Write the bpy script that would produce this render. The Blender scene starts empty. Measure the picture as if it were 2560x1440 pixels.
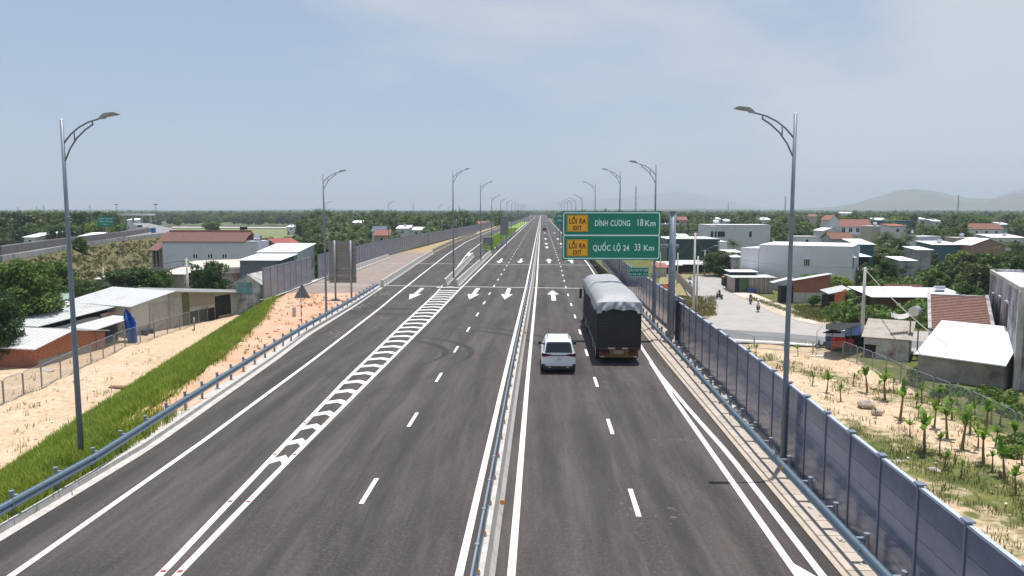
import bpy, bmesh, math, random
import numpy as np
from mathutils import Vector, Matrix, Quaternion
R_ = math.radians
random.seed(7); rng = np.random.default_rng(7)
scene = bpy.context.scene
COL = scene.collection

# ------------------------------------------------------------------ camera, sky, sun, exposure
F, HC, YH, VX = 1900.0, 8.8, 527.0, 1353.0          # focal length in pixels of the 2560 wide photo, eye height, horizon row, road vanishing column
TH = math.atan((720-YH)/F); YAW = math.atan((VX-1280)*math.cos(TH)/F)
cf = Vector((-math.sin(YAW)*math.cos(TH), math.cos(YAW)*math.cos(TH), -math.sin(TH)))
cr = Vector((math.cos(YAW), math.sin(YAW), 0)); cu = cr.cross(cf)
cam = bpy.data.cameras.new('camera'); camo = bpy.data.objects.new('camera', cam); COL.objects.link(camo)
cam.lens = 36*F/2560; cam.sensor_width = 36; cam.clip_end = 40000; cam.clip_start = 0.5
camo.location = (0, 0, HC); camo.rotation_euler = (math.pi/2-TH, 0, YAW); scene.camera = camo

SUN_EL, SUN_AZ = R_(80.5), R_(27)                     # azimuth measured from +Y towards +X
world = bpy.data.worlds.new("World"); scene.world = world; world.use_nodes = True
wn = world.node_tree; wn.nodes.clear()
def N(nt, typ, **kw):
    n = nt.nodes.new(typ)
    for k, v in kw.items(): setattr(n, k, v)
    return n
wo = N(wn, 'ShaderNodeOutputWorld'); bg = N(wn, 'ShaderNodeBackground'); sky = N(wn, 'ShaderNodeTexSky')
sky.sky_type = 'NISHITA'; sky.sun_disc = False; sky.sun_elevation = SUN_EL; sky.sun_rotation = SUN_AZ
sky.air_density = 1.0; sky.dust_density = 1.0; sky.ozone_density = 3.0; sky.altitude = 0
tc = N(wn, 'ShaderNodeTexCoord'); mp = N(wn, 'ShaderNodeMapping'); mp.inputs['Scale'].default_value = (1.0, 1.0, 2.6)
mp.inputs['Rotation'].default_value = (0, R_(16), 0); mp.inputs['Location'].default_value = (5.3, 2.2, 1.1)
nz = N(wn, 'ShaderNodeTexNoise'); nz.inputs['Scale'].default_value = 1.2; nz.inputs['Detail'].default_value = 8; nz.inputs['Roughness'].default_value = .55; nz.inputs['Distortion'].default_value = .35
rp = N(wn, 'ShaderNodeValToRGB'); rp.color_ramp.elements[0].position = .46; rp.color_ramp.elements[1].position = .61
rp.color_ramp.elements[0].color = (0, 0, 0, 1); rp.color_ramp.elements[1].color = (.9, .9, .9, 1)
mx = N(wn, 'ShaderNodeMix', data_type='RGBA'); mx.inputs['B'].default_value = (4.2, 4.5, 4.8, 1)
tint = N(wn, 'ShaderNodeMix', data_type='RGBA', blend_type='MULTIPLY'); tint.inputs['Factor'].default_value = 1.0; tint.inputs['B'].default_value = (.98, .95, .90, 1)
L = wn.links.new
L(tc.outputs['Generated'], mp.inputs[0]); L(mp.outputs[0], nz.inputs['Vector']); L(nz.outputs['Fac'], rp.inputs[0])
veil = N(wn, 'ShaderNodeMix', data_type='RGBA'); veil.inputs['Factor'].default_value = .62; veil.inputs['B'].default_value = (2.50, 3.12, 4.25, 1)   # even summer haze over the whole sky
L(sky.outputs[0], tint.inputs['A']); L(tint.outputs['Result'], veil.inputs['A']); L(veil.outputs['Result'], mx.inputs['A']); L(rp.outputs[0], mx.inputs['Factor'])
L(mx.outputs['Result'], bg.inputs[0]); L(bg.outputs[0], wo.inputs[0]); bg.inputs[1].default_value = 0.128

sl = bpy.data.lights.new('sun', 'SUN'); sl.energy = 4.6; sl.angle = R_(0.53); sl.color = (1, .955, .9)
so = bpy.data.objects.new('sun', sl); COL.objects.link(so)
sd = Vector((math.sin(SUN_AZ)*math.cos(SUN_EL), math.cos(SUN_AZ)*math.cos(SUN_EL), math.sin(SUN_EL)))
so.rotation_euler = sd.to_track_quat('Z', 'Y').to_euler(); so.location = (0, 0, 200)
vs = scene.view_settings; vs.view_transform = 'Standard'; vs.look = 'None'; vs.gamma = 1; vs.exposure = 0.27; vs.use_curve_mapping = False
scene.render.engine = 'CYCLES'
scene.cycles.max_bounces = 6; scene.cycles.transparent_max_bounces = 12; scene.cycles.volume_bounces = 0

# ------------------------------------------------------------------ pixel <-> place helpers (survey of the photograph)
def ray(px, py): return cf*F + cr*(px-1280) - cu*(py-720)
def G(px, py, z=0.0):
    d = ray(px, py); t = (z-HC)/d.z; return Vector((d.x*t, d.y*t, z))
def W(px, py, Y):
    d = ray(px, py); t = Y/d.y; return Vector((d.x*t, Y, HC+d.z*t))
def PX(v):
    v = Vector(v)-Vector((0, 0, HC)); q = v.dot(cf)
    return (1280+F*v.dot(cr)/q, 720-F*v.dot(cu)/q) if q > .1 else (1e6, 1e6)

# ------------------------------------------------------------------ materials
MATS = {}
def mat(name, col, rough=.7, var=.12, scale=2.0, bump=0.0, metal=0.0, spec=.5, col2=None, detail=6, bscale=None, orand=0.0, emit=None):
    if name in MATS: return MATS[name]
    m = bpy.data.materials.new(name); m.use_nodes = True; nt = m.node_tree; nt.nodes.clear(); l = nt.links.new
    o = N(nt, 'ShaderNodeOutputMaterial'); p = N(nt, 'ShaderNodeBsdfPrincipled'); l(p.outputs[0], o.inputs[0])
    p.inputs['Roughness'].default_value = rough; p.inputs['Metallic'].default_value = metal
    p.inputs['Specular IOR Level'].default_value = spec
    t = N(nt, 'ShaderNodeTexCoord'); n = N(nt, 'ShaderNodeTexNoise'); n.inputs['Scale'].default_value = scale; n.inputs['Detail'].default_value = detail; n.inputs['Roughness'].default_value = .65
    l(t.outputs['Object'], n.inputs['Vector'])
    mr = N(nt, 'ShaderNodeMapRange'); mr.inputs[1].default_value = .3; mr.inputs[2].default_value = .7
    l(n.outputs['Fac'], mr.inputs[0])
    mi = N(nt, 'ShaderNodeMix', data_type='RGBA'); l(mr.outputs[0], mi.inputs['Factor'])
    c = Vector(col); a = c*(1-var); b = c*(1+var) if col2 is None else Vector(col2)
    if col2 is not None: a = c
    mi.inputs['A'].default_value = (*a, 1); mi.inputs['B'].default_value = (*[min(x, .95) for x in b], 1)
    out = mi.outputs['Result']
    if orand:
        oi = N(nt, 'ShaderNodeObjectInfo'); hs = N(nt, 'ShaderNodeHueSaturation')
        m2 = N(nt, 'ShaderNodeMapRange'); m2.inputs[3].default_value = 1-orand; m2.inputs[4].default_value = 1+orand; l(oi.outputs['Random'], m2.inputs[0]); l(m2.outputs[0], hs.inputs['Value'])
        l(out, hs.inputs['Color']); out = hs.outputs[0]
    l(out, p.inputs['Base Color'])
    if bump:
        n2 = N(nt, 'ShaderNodeTexNoise'); n2.inputs['Scale'].default_value = bscale or scale*5; n2.inputs['Detail'].default_value = 4
        l(t.outputs['Object'], n2.inputs['Vector']); bu = N(nt, 'ShaderNodeBump'); bu.inputs['Strength'].default_value = bump; bu.inputs['Distance'].default_value = .05
        l(n2.outputs['Fac'], bu.inputs['Height']); l(bu.outputs[0], p.inputs['Normal'])
    MATS[name] = m; return m

def weathered(name, base, dirt, rough=.85, scale=.5, amt=(.45, .75), streak=3.0, fine=.1, bump=.15):
    """plaster, concrete and sheet metal with stains running down"""
    if name in MATS: return MATS[name]
    m = mat(name, base, rough, fine, 6, bump); nt = m.node_tree; l = nt.links.new
    p = [n for n in nt.nodes if n.type == 'BSDF_PRINCIPLED'][0]; src = p.inputs['Base Color'].links[0].from_socket
    t = [n for n in nt.nodes if n.type == 'TEX_COORD'][0]
    mpn = N(nt, 'ShaderNodeMapping'); mpn.inputs['Scale'].default_value = (streak, streak, 1); l(t.outputs['Object'], mpn.inputs[0])
    n = N(nt, 'ShaderNodeTexNoise'); n.inputs['Scale'].default_value = scale; n.inputs['Detail'].default_value = 8; n.inputs['Roughness'].default_value = .7; l(mpn.outputs[0], n.inputs['Vector'])
    r = N(nt, 'ShaderNodeMapRange'); r.inputs[1].default_value = amt[0]; r.inputs[2].default_value = amt[1]; l(n.outputs['Fac'], r.inputs[0])
    mi = N(nt, 'ShaderNodeMix', data_type='RGBA'); l(r.outputs[0], mi.inputs['Factor']); l(src, mi.inputs['A']); mi.inputs['B'].default_value = (*dirt, 1)
    l(mi.outputs['Result'], p.inputs['Base Color']); return m

def leafmat(name, dark, light, scale=.6, trans=.35, orand=.25):
    if name in MATS: return MATS[name]
    m = bpy.data.materials.new(name); m.use_nodes = True; nt = m.node_tree; nt.nodes.clear(); l = nt.links.new
    o = N(nt, 'ShaderNodeOutputMaterial'); d = N(nt, 'ShaderNodeBsdfPrincipled'); d.inputs['Roughness'].default_value = .5; d.inputs['Specular IOR Level'].default_value = .3
    tr = N(nt, 'ShaderNodeBsdfTranslucent'); ms = N(nt, 'ShaderNodeMixShader'); ms.inputs[0].default_value = trans
    g = N(nt, 'ShaderNodeNewGeometry'); t = N(nt, 'ShaderNodeTexCoord'); n = N(nt, 'ShaderNodeTexNoise'); n.inputs['Scale'].default_value = scale; n.inputs['Detail'].default_value = 3
    l(t.outputs['Object'], n.inputs['Vector'])
    ad = N(nt, 'ShaderNodeMath', operation='ADD'); mu = N(nt, 'ShaderNodeMath', operation='MULTIPLY'); mu.inputs[1].default_value = .5
    l(g.outputs['Random Per Island'], mu.inputs[0]); l(mu.outputs[0], ad.inputs[0]); l(n.outputs['Fac'], ad.inputs[1])
    r = N(nt, 'ShaderNodeMapRange'); r.inputs[1].default_value = .35; r.inputs[2].default_value = 1.1; l(ad.outputs[0], r.inputs[0])
    mi = N(nt, 'ShaderNodeMix', data_type='RGBA'); l(r.outputs[0], mi.inputs['Factor']); mi.inputs['A'].default_value = (*dark, 1); mi.inputs['B'].default_value = (*light, 1)
    oi = N(nt, 'ShaderNodeObjectInfo'); hs = N(nt, 'ShaderNodeHueSaturation')
    m2 = N(nt, 'ShaderNodeMapRange'); m2.inputs[3].default_value = 1-orand; m2.inputs[4].default_value = 1+orand; l(oi.outputs['Random'], m2.inputs[0]); l(m2.outputs[0], hs.inputs['Value'])
    m3 = N(nt, 'ShaderNodeMapRange'); m3.inputs[3].default_value = .515; m3.inputs[4].default_value = .48; l(oi.outputs['Random'], m3.inputs[0]); l(m3.outputs[0], hs.inputs['Hue'])
    l(mi.outputs['Result'], hs.inputs['Color']); l(hs.outputs[0], d.inputs['Base Color']); l(hs.outputs[0], tr.inputs[0])
    l(d.outputs[0], ms.inputs[1]); l(tr.outputs[0], ms.inputs[2]); l(ms.outputs[0], o.inputs[0])
    MATS[name] = m; return m

# ------------------------------------------------------------------ mesh and object helpers
class MB:
    def __init__(s): s.v = []; s.f = []
    def add(s, vs, fs):
        k = len(s.v); s.v += [tuple(v) for v in vs]; s.f += [tuple(i+k for i in f) for f in fs]; return s
    def box(s, x0, x1, y0, y1, z0, z1, M=None):
        vs = [Vector(p) for p in ((x0,y0,z0),(x1,y0,z0),(x1,y1,z0),(x0,y1,z0),(x0,y0,z1),(x1,y0,z1),(x1,y1,z1),(x0,y1,z1))]
        if M is not None: vs = [M @ v for v in vs]
        return s.add(vs, [(0,3,2,1),(4,5,6,7),(0,1,5,4),(1,2,6,5),(2,3,7,6),(3,0,4,7)])
    def tube(s, pts, r, n=8, cap=True):
        pts = [Vector(p) for p in pts]; rs = r if isinstance(r, (list, tuple)) else [r]*len(pts); ring = []
        for i, p in enumerate(pts):
            d = (pts[min(i+1, len(pts)-1)]-pts[max(i-1, 0)]).normalized()
            a = d.cross(Vector((0, 0, 1))) if abs(d.z) < .95 else d.cross(Vector((1, 0, 0))); a.normalize(); b = d.cross(a)
            ring.append([p+(a*math.cos(2*math.pi*k/n)+b*math.sin(2*math.pi*k/n))*rs[i] for k in range(n)])
        vs = [v for q in ring for v in q]; fs = []
        for i in range(len(pts)-1):
            for k in range(n): fs.append((i*n+k, i*n+(k+1) % n, (i+1)*n+(k+1) % n, (i+1)*n+k))
        if cap: fs.append(tuple(range(n-1, -1, -1))); fs.append(tuple((len(pts)-1)*n+k for k in range(n)))
        return s.add(vs, fs)
    def prism(s, poly, y0, y1, axis='y'):
        """polygon in x,z extruded along y (axis y) or polygon in x,y extruded along z"""
        n = len(poly)
        if axis == 'y': vs = [(a, y0, b) for a, b in poly]+[(a, y1, b) for a, b in poly]
        elif axis == 'x': vs = [(y0, a, b) for a, b in poly]+[(y1, a, b) for a, b in poly]
        else: vs = [(a, b, y0) for a, b in poly]+[(a, b, y1) for a, b in poly]
        return s.add(vs, [tuple(range(n))[::-1], tuple(range(n, 2*n))]+[(i, (i+1) % n, (i+1) % n+n, i+n) for i in range(n)])
    def quad(s, a, b, c, d): return s.add([a, b, c, d], [(0, 1, 2, 3)])
    def grid(s, P):
        h, w = len(P), len(P[0]); return s.add([p for r in P for p in r], [(i*w+j, i*w+j+1, (i+1)*w+j+1, (i+1)*w+j) for i in range(h-1) for j in range(w-1)])
    def mesh(s, name, m, smooth=False):
        me = bpy.data.meshes.new(name); me.from_pydata(s.v, [], s.f); me.materials.append(m)
        if smooth: me.polygons.foreach_set('use_smooth', [True]*len(me.polygons))
        me.update(); return me
    def build(s, name, m, parent=None, smooth=False, world=False, loc=None, fix=False):
        if world and parent is not None:
            o = parent.location; s.v = [(a-o.x, b-o.y, c-o.z) for a, b, c in s.v]
        elif world and loc is not None: s.v = [(a-loc[0], b-loc[1], c-loc[2]) for a, b, c in s.v]
        me = s.mesh(name, m, smooth)
        if fix:
            bm = bmesh.new(); bm.from_mesh(me); bmesh.ops.recalc_face_normals(bm, faces=bm.faces); bm.to_mesh(me); bm.free()
        ob = bpy.data.objects.new(name, me); COL.objects.link(ob)
        if parent is not None: ob.parent = parent
        elif loc is not None: ob.location = loc
        return ob
def tag(o, label=None, cat=None, group=None, kind=None):
    if label: o['label'] = label
    if cat: o['category'] = cat
    if group: o['group'] = group
    if kind: o['kind'] = kind
    return o
def thing(name, label, cat, loc=(0, 0, 0), rz=0, group=None, kind=None):
    o = bpy.data.objects.new(name, None); COL.objects.link(o); o.location = loc; o.rotation_euler = (0, 0, rz); o.empty_display_size = .2
    return tag(o, label, cat, group, kind)
def put(name, me, parent, loc=(0, 0, 0), rot=(0, 0, 0), scale=(1, 1, 1)):
    o = bpy.data.objects.new(name, me); COL.objects.link(o); o.parent = parent; o.location = loc; o.rotation_euler = rot; o.scale = scale; return o
def copy_tree(o, loc=None, rz=None, scale=None, label=None, group=None, parent=None):
    c = o.copy(); COL.objects.link(c); c.parent = parent
    for ch in o.children: copy_tree(ch, parent=c)
    if loc is not None: c.location = loc
    if rz is not None: c.rotation_euler = (0, 0, rz)
    if scale is not None: c.scale = scale if hasattr(scale, '__len__') else (scale,)*3
    if label: c['label'] = label
    if group: c['group'] = group
    return c
def interp(pts, y):
    if y <= pts[0][1]: return pts[0][0]
    for (a, b), (c, d) in zip(pts, pts[1:]):
        if y <= d: return a+(c-a)*(y-b)/(d-b)
    return pts[-1][0]
def frange(a, b, s):
    while a < b-1e-6: yield a; a += s

# palette
M_white = mat('white_paint', (.78, .78, .76), .6, .05, 9)
M_line = mat('road_marking_paint', (.80, .79, .75), .7, .0, 5, col2=(.62, .60, .56), detail=10)
M_galv = mat('galvanised_steel', (.26, .30, .35), .45, .12, 3, metal=.35)
M_galv2 = mat('guardrail_steel', (.15, .21, .27), .4, .12, 4, metal=.3)
M_pole = mat('lamp_pole_steel', (.20, .235, .285), .45, .10, 1.5, metal=.25)
M_conc = weathered('concrete', (.50, .48, .45), (.28, .26, .24), .9, .8, (.5, .85), 2)
M_concl = weathered('pale_concrete', (.50, .48, .455), (.27, .25, .23), .9, .9, (.45, .8), 3)
M_dark = mat('dark_void', (.015, .015, .017), .9, .2)  # near-black colour put in for shaded interiors and openings, also on dark parts
M_black = mat('black_rubber', (.02, .02, .022), .6, .2)
M_glass = mat('dark_glass', (.03, .035, .045), .12, .1)
M_soil = mat('orange_soil', (.48, .25, .14), .95, 0, .35, .7, col2=(.54, .38, .27), bscale=2.2)
M_steel = mat('stainless_tank', (.55, .57, .6), .25, .05, metal=.8)
M_wood = mat('weathered_wood', (.20, .14, .10), .9, .25, 6)
M_ltin = weathered('white_sheet_roof', (.55, .56, .56), (.36, .33, .30), .6, .35, (.52, .8), 1)
M_btin = weathered('bright_white_roof', (.82, .83, .84), (.50, .46, .42), .55, .4, (.60, .88), 1, .03, .05)
M_gtin = weathered('green_sheet_roof', (.30, .40, .36), (.2, .26, .22), .6, .4, (.5, .8), 1)
M_greyp = weathered('grey_plaster', (.70, .69, .78), (.50, .49, .53), .9, .3, (.50, .85), 1.5, .04, .05)
M_whitep = weathered('white_plaster', (.62, .62, .66), (.44, .43, .44), .9, .3, (.52, .85), 1.5, .03, .05)
M_mould = weathered('mouldy_plaster', (.50, .50, .52), (.06, .06, .07), .9, .35, (.42, .62), 1.6)
M_mould2 = weathered('stained_grey_wall', (.42, .41, .40), (.12, .11, .11), .9, .5, (.45, .7), 1.4)
M_brick = weathered('brick_wall_red', (.36, .14, .085), (.20, .10, .07), .95, 1.2, (.45, .75), 1, .2)
M_tile = mat('clay_roof_tile', (.24, .115, .085), .9, .25, 3, .1)
M_tiler = mat('red_roof_tile', (.29, .125, .10), .8, .2, 3)
M_dgreen = mat('dark_green_sheet', (.012, .05, .05), .5, .1)
M_blueg = mat('slate_blue_sheet', (.10, .14, .18), .6, .1)
M_teal = mat('teal_sheet', (.04, .12, .16), .6, .1)
M_fibro = weathered('fibre_cement_sheet', (.40, .36, .32), (.2, .17, .15), .95, .9, (.45, .8), 1)
M_bluetarp = mat('blue_tarp', (.03, .14, .55), .45, .25, 2, .6, bscale=3)
M_orange = mat('orange_tarp', (.75, .20, .08), .6, .15)
M_reflect = mat('orange_reflector', (.85, .35, .02), .4, .05)
M_red = mat('red_paint', (.55, .02, .02), .5, .1)
M_sgreen = mat('sign_green', (.0, .22, .14), .45, .04, .8)
M_syellow = mat('sign_amber', (.95, .47, .012), .45, .0)
M_swhite = mat('sign_letter_white', (.75, .95, .92), .4, .02)
M_smaroon = mat('sign_letter_maroon', (.07, .008, .005), .5, .02)
M_sback = mat('sign_back_grey', (.22, .215, .20), .7, .08, 1)

# ------------------------------------------------------------------ GROUND
ZL, ZR = -4.5, -5.8
low_l = [(-24, 15), (-27.6, 37), (-29, 43), (-30.2, 50), (-32.2, 61), (-34.2, 74), (-36.8, 91), (-38, 110), (-38, 600)]
up_l = [(-16.6, 10), (-16.7, 22), (-16.6, 26), (-17.6, 33), (-19.8, 46), (-23.3, 62), (-26.4, 72), (-28.8, 90), (-30.5, 140), (-29.5, 190), (-27.5, 300), (-26.5, 600)]
def village_mask(x, y):
    return 0
def terrain_mat():
    m = bpy.data.materials.new('ground_sand_and_grass'); m.use_nodes = True; nt = m.node_tree; nt.nodes.clear(); l = nt.links.new
    o = N(nt, 'ShaderNodeOutputMaterial'); p = N(nt, 'ShaderNodeBsdfPrincipled'); p.inputs['Roughness'].default_value = .95; p.inputs['Specular IOR Level'].default_value = .2; l(p.outputs[0], o.inputs[0])
    t = N(nt, 'ShaderNodeTexCoord'); at = N(nt, 'ShaderNodeAttribute'); at.attribute_name = 'greenness'
    def noise(s, d=6, r=.6):
        n = N(nt, 'ShaderNodeTexNoise'); n.inputs['Scale'].default_value = s; n.inputs['Detail'].default_value = d; n.inputs['Roughness'].default_value = r; l(t.outputs['Object'], n.inputs['Vector']); return n.outputs['Fac']
    def mixc(f, a, b):
        mi = N(nt, 'ShaderNodeMix', data_type='RGBA'); l(f, mi.inputs['Factor'])
        for s, c in (('A', a), ('B', b)):
            if isinstance(c, tuple): mi.inputs[s].default_value = (*c, 1)
            else: l(c, mi.inputs[s])
        return mi.outputs['Result']
    def rng_(v, a, b):
        r = N(nt, 'ShaderNodeMapRange'); r.inputs[1].default_value = a; r.inputs[2].default_value = b; l(v, r.inputs[0]); return r.outputs[0]
    sand = mixc(rng_(noise(.35, 8, .7), .35, .65), (.50, .365, .24), (.60, .475, .34))
    sand = mixc(rng_(noise(2.2, 8, .75), .47, .68), sand, (.34, .24, .145))
    grn = mixc(rng_(noise(.5, 8, .7), .35, .65), (.06, .085, .02), (.17, .17, .055))
    grn = mixc(rng_(noise(3.5, 4), .5, .8), grn, (.04, .055, .015))
    ad = N(nt, 'ShaderNodeMath', operation='ADD'); l(at.outputs['Fac'], ad.inputs[0]); l(noise(.8, 10, .75), ad.inputs[1])
    c = mixc(rng_(ad.outputs[0], .88, 1.04), sand, grn); l(c, p.inputs['Base Color'])
    bu = N(nt, 'ShaderNodeBump'); bu.inputs['Strength'].default_value = .7; bu.inputs['Distance'].default_value = .12; l(noise(1.6, 8), bu.inputs['Height']); l(bu.outputs[0], p.inputs['Normal'])
    return m
M_ground = terrain_mat()
def smooth(a, b, x): t = min(max((x-a)/(b-a), 0), 1); return t*t*(3-2*t)
def ground_z(x, y):
    z = ZL+(ZR-ZL)*smooth(-25, 5, x)
    return z
def greenness(x, y):
    if x < -20:
        if x > -60 and y < 112: g = .26+.2*smooth(-34, -26, x)*0+.22*smooth(45, 20, y) if x > -43 else .33
        else: g = .75
        if y > 112: g = .75
        return g
    g = .42
    if x > 8:
        if y > 105: g = .62
        elif x > 31+(y-50)*-.0: g = .60
        else:
            g = .30+.16*math.sin(x*.5+y*.21)+.18*smooth(66, 40, y)+.12*smooth(17, 11, x)
            if y < 38: g += .05
    return g
def grid_terrain():
    xs = list(frange(-180, -60, 4))+list(frange(-60, 60, 1.25))+list(frange(60, 182, 4)); ys = list(frange(-10, 110, 1.25))+list(frange(110, 322, 5))
    V = []; A = []
    for y in ys:
        for x in xs:
            n = .10*math.sin(x*.9+math.sin(y*.7)*1.3)*math.sin(y*.8+1)+rng.normal(0, .03)
            dz = ground_z(x, y)+n
            if -44 < x < -40 and 30 < y < 62: dz += .5*math.exp(-((x+43)**2)/2-((y-50)/9)**2)
            V.append((x, y, dz)); A.append(greenness(x, y))
    w = len(xs); Fc = [(i*w+j, i*w+j+1, (i+1)*w+j+1, (i+1)*w+j) for i in range(len(ys)-1) for j in range(w-1)]
    me = bpy.data.meshes.new('ground'); me.from_pydata(V, [], Fc); a = me.attributes.new('greenness', 'FLOAT', 'POINT'); a.data.foreach_set('value', A); me.materials.append(M_ground)
    me.polygons.foreach_set('use_smooth', [True]*len(me.polygons))
    o = bpy.data.objects.new('ground', me); COL.objects.link(o); tag(o, 'sandy and grassy low ground beside the raised expressway', kind='structure'); return o
grid_terrain()
me = MB().grid([[(x, y, -6.6) for x in (-14000, -3000, -600, 0, 600, 3000, 14000)] for y in (-400, 0, 400, 2500, 14000)]).build('plain', mat('far_plain', (.06, .085, .035), .95, 0, .004, col2=(.13, .14, .06)))
tag(me, 'flat green plain stretching to the horizon', kind='structure')

# ------------------------------------------------------------------ EXPRESSWAY DECK
edgeL = [(-14.4, 4), (-14.4, 27), (-15.6, 44), (-16.4, 53), (-17.1, 69), (-18.3, 89), (-20.3, 120), (-22.3, 155), (-24.0, 215), (-24.5, 320), (-24, 600), (-14, 1500)]
edgeR = [(7.3, 4), (7.3, 45), (7.8, 90), (8.4, 130), (8.8, 400), (8.8, 1500)]
def asphalt_mat():
    m = bpy.data.materials.new('asphalt'); m.use_nodes = True; nt = m.node_tree; nt.nodes.clear(); l = nt.links.new
    o = N(nt, 'ShaderNodeOutputMaterial'); p = N(nt, 'ShaderNodeBsdfPrincipled'); p.inputs['Roughness'].default_value = .82; p.inputs['Specular IOR Level'].default_value = .35; l(p.outputs[0], o.inputs[0])
    t = N(nt, 'ShaderNodeTexCoord')
    def noise(s, d=6, r=.6, sc=(1, 1, 1), dist=0):
        mpn = N(nt, 'ShaderNodeMapping'); mpn.inputs['Scale'].default_value = sc; l(t.outputs['Object'], mpn.inputs[0])
        n = N(nt, 'ShaderNodeTexNoise'); n.inputs['Scale'].default_value = s; n.inputs['Detail'].default_value = d; n.inputs['Roughness'].default_value = r; n.inputs['Distortion'].default_value = dist; l(mpn.outputs[0], n.inputs['Vector']); return n.outputs['Fac']
    def mixc(f, a, b):
        mi = N(nt, 'ShaderNodeMix', data_type='RGBA'); l(f, mi.inputs['Factor'])
        for s, c in (('A', a), ('B', b)):
            if isinstance(c, tuple): mi.inputs[s].default_value = (*c, 1)
            else: l(c, mi.inputs[s])
        return mi.outputs['Result']
    def rg(v, a, b, c=0, d=1):
        r = N(nt, 'ShaderNodeMapRange'); r.inputs[1].default_value = a; r.inputs[2].default_value = b; r.inputs[3].default_value = c; r.inputs[4].default_value = d; l(v, r.inputs[0]); return r.outputs[0]
    base = mixc(rg(noise(.22, 8, .65, (1, .35, 1), .6), .35, .65), (.037, .032, .031), (.068, .059, .056))
    base = mixc(rg(noise(1.0, 8, .72, (1.4, .13, 1), .5), .46, .74), base, (.100, .087, .080))       # long pale tyre bands
    base = mixc(rg(noise(.62, 8, .65, (1.2, .07, 1), .3), .54, .72, 0, .85), base, (.017, .0155, .016))       # long dark bands
    base = mixc(rg(noise(1.7, 8, .8), .50, .74, 0, .55), base, (.072, .052, .046))
    base = mixc(rg(noise(2.3, 8, .8, (1, 1, 2)), .56, .74, 0, .5), base, (.040, .042, .038))
    base = mixc(rg(noise(9, 4, .9), .50, .70, 0, .65), base, (.145, .128, .117))                     # aggregate
    base = mixc(rg(noise(.5, 9, .8, (1, .8, 1)), .66, .78, 0, .7), base, (.15, .13, .115))         # dried mud
    sx = N(nt, 'ShaderNodeSeparateXYZ'); l(t.outputs['Object'], sx.inputs[0]); m1 = N(nt, 'ShaderNodeMath', operation='MULTIPLY_ADD'); m1.inputs[1].default_value = 3.55; m1.inputs[2].default_value = .6; l(sx.outputs[0], m1.inputs[0])
    m2 = N(nt, 'ShaderNodeMath', operation='SINE'); l(m1.outputs[0], m2.inputs[0]); m3 = N(nt, 'ShaderNodeMath', operation='MULTIPLY_ADD'); l(m2.outputs[0], m3.inputs[0]); m3.inputs[1].default_value = .10; l(noise(.9, 8, .7, (1, .12, 1), .4), m3.inputs[2])
    base = mixc(rg(m3.outputs[0], .48, .70, 0, .62), base, (.026, .024, .0235))                    # wheel paths
    l(base, p.inputs['Base Color'])
    bu = N(nt, 'ShaderNodeBump'); bu.inputs['Strength'].default_value = .35; bu.inputs['Distance'].default_value = .01; l(noise(60, 2), bu.inputs['Height']); l(bu.outputs[0], p.inputs['Normal'])
    return m
M_asph = asphalt_mat()
YS = list(frange(4, 100, 4))+list(frange(100, 300, 10))+list(frange(300, 1501, 100))
def strip(pl, pr, ys, z=0.0, n=1):
    b = MB(); b.grid([[(interp(pl, y)+(interp(pr, y)-interp(pl, y))*i/n, y, z if not callable(z) else z(y)) for i in range(n+1)] for y in ys]); return b
road = strip(edgeL, edgeR, YS).build('expressway', M_asph); tag(road, 'dark asphalt expressway with ramp and main carriageways', kind='structure')
# brown deck of the older paving beside the ramp, soil verge
M_old = mat('old_dusty_paving', (.20, .165, .145), .9, 0, .6, .2, col2=(.30, .24, .205))
b = strip([(-27.5, 74), (-28.6, 95), (-30.2, 140), (-30, 160)], [(-18.0, 80), (-18.3, 89), (-20.3, 120), (-22.2, 155)], list(frange(80, 161, 5)), -.004); tag(b.build('old_ramp_paving', M_old), 'dusty brown paving beyond the ramp kerb', kind='structure')
b = MB(); ys = list(frange(10, 82, 1.5))
gl = []
for y in ys:
    a, c = interp(up_l, y)-.25, interp(edgeL, y)
    gl.append([(a+(c-a)*i/8, y, -.015+(.05*math.sin(y*1.7+i)*math.sin(i*2.2+y*.6)+.02 if 0 < i < 7 else -.02 if i == 0 else -.01)) for i in range(9)])
b.grid(gl); tag(b.build('soil_verge', M_soil, smooth=True), 'rutted orange soil verge behind the guardrail', kind='structure')
b = strip([(-30.2, 150), (-29, 190), (-27, 300), (-26, 600)], [(-22.2, 150), (-24.0, 215), (-24.5, 320), (-24, 600)], list(frange(150, 601, 15)), -.01); tag(b.build('far_verge', mat('yellow_verge_grass', (.26, .20, .06), .95, 0, .5, .4, col2=(.42, .31, .2))), 'yellowed grass verge under the far noise wall', kind='structure')
# median grass wedge
gw = strip([(-12.5, 168), (-16.0, 215), (-16.6, 320), (-16, 600)], [(-11.2, 168), (-10.6, 200), (-10.4, 320), (-10.2, 600)], list(frange(168, 601, 8)), .12, 2)
tag(gw.build('median_grass', mat('bright_median_grass', (.14, .24, .02), .95, 0, .4, .5, col2=(.26, .36, .05))), 'bright green grass wedge between ramp and expressway', kind='structure')
gw = strip([(-10.9, 176), (-10.7, 600)], [(-10.4, 176), (-10.2, 600)], list(frange(176, 601, 20)), .14)
tag(gw.build('median_kerb_path', M_concl), 'pale concrete strip beside the grass wedge', kind='structure')
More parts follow.
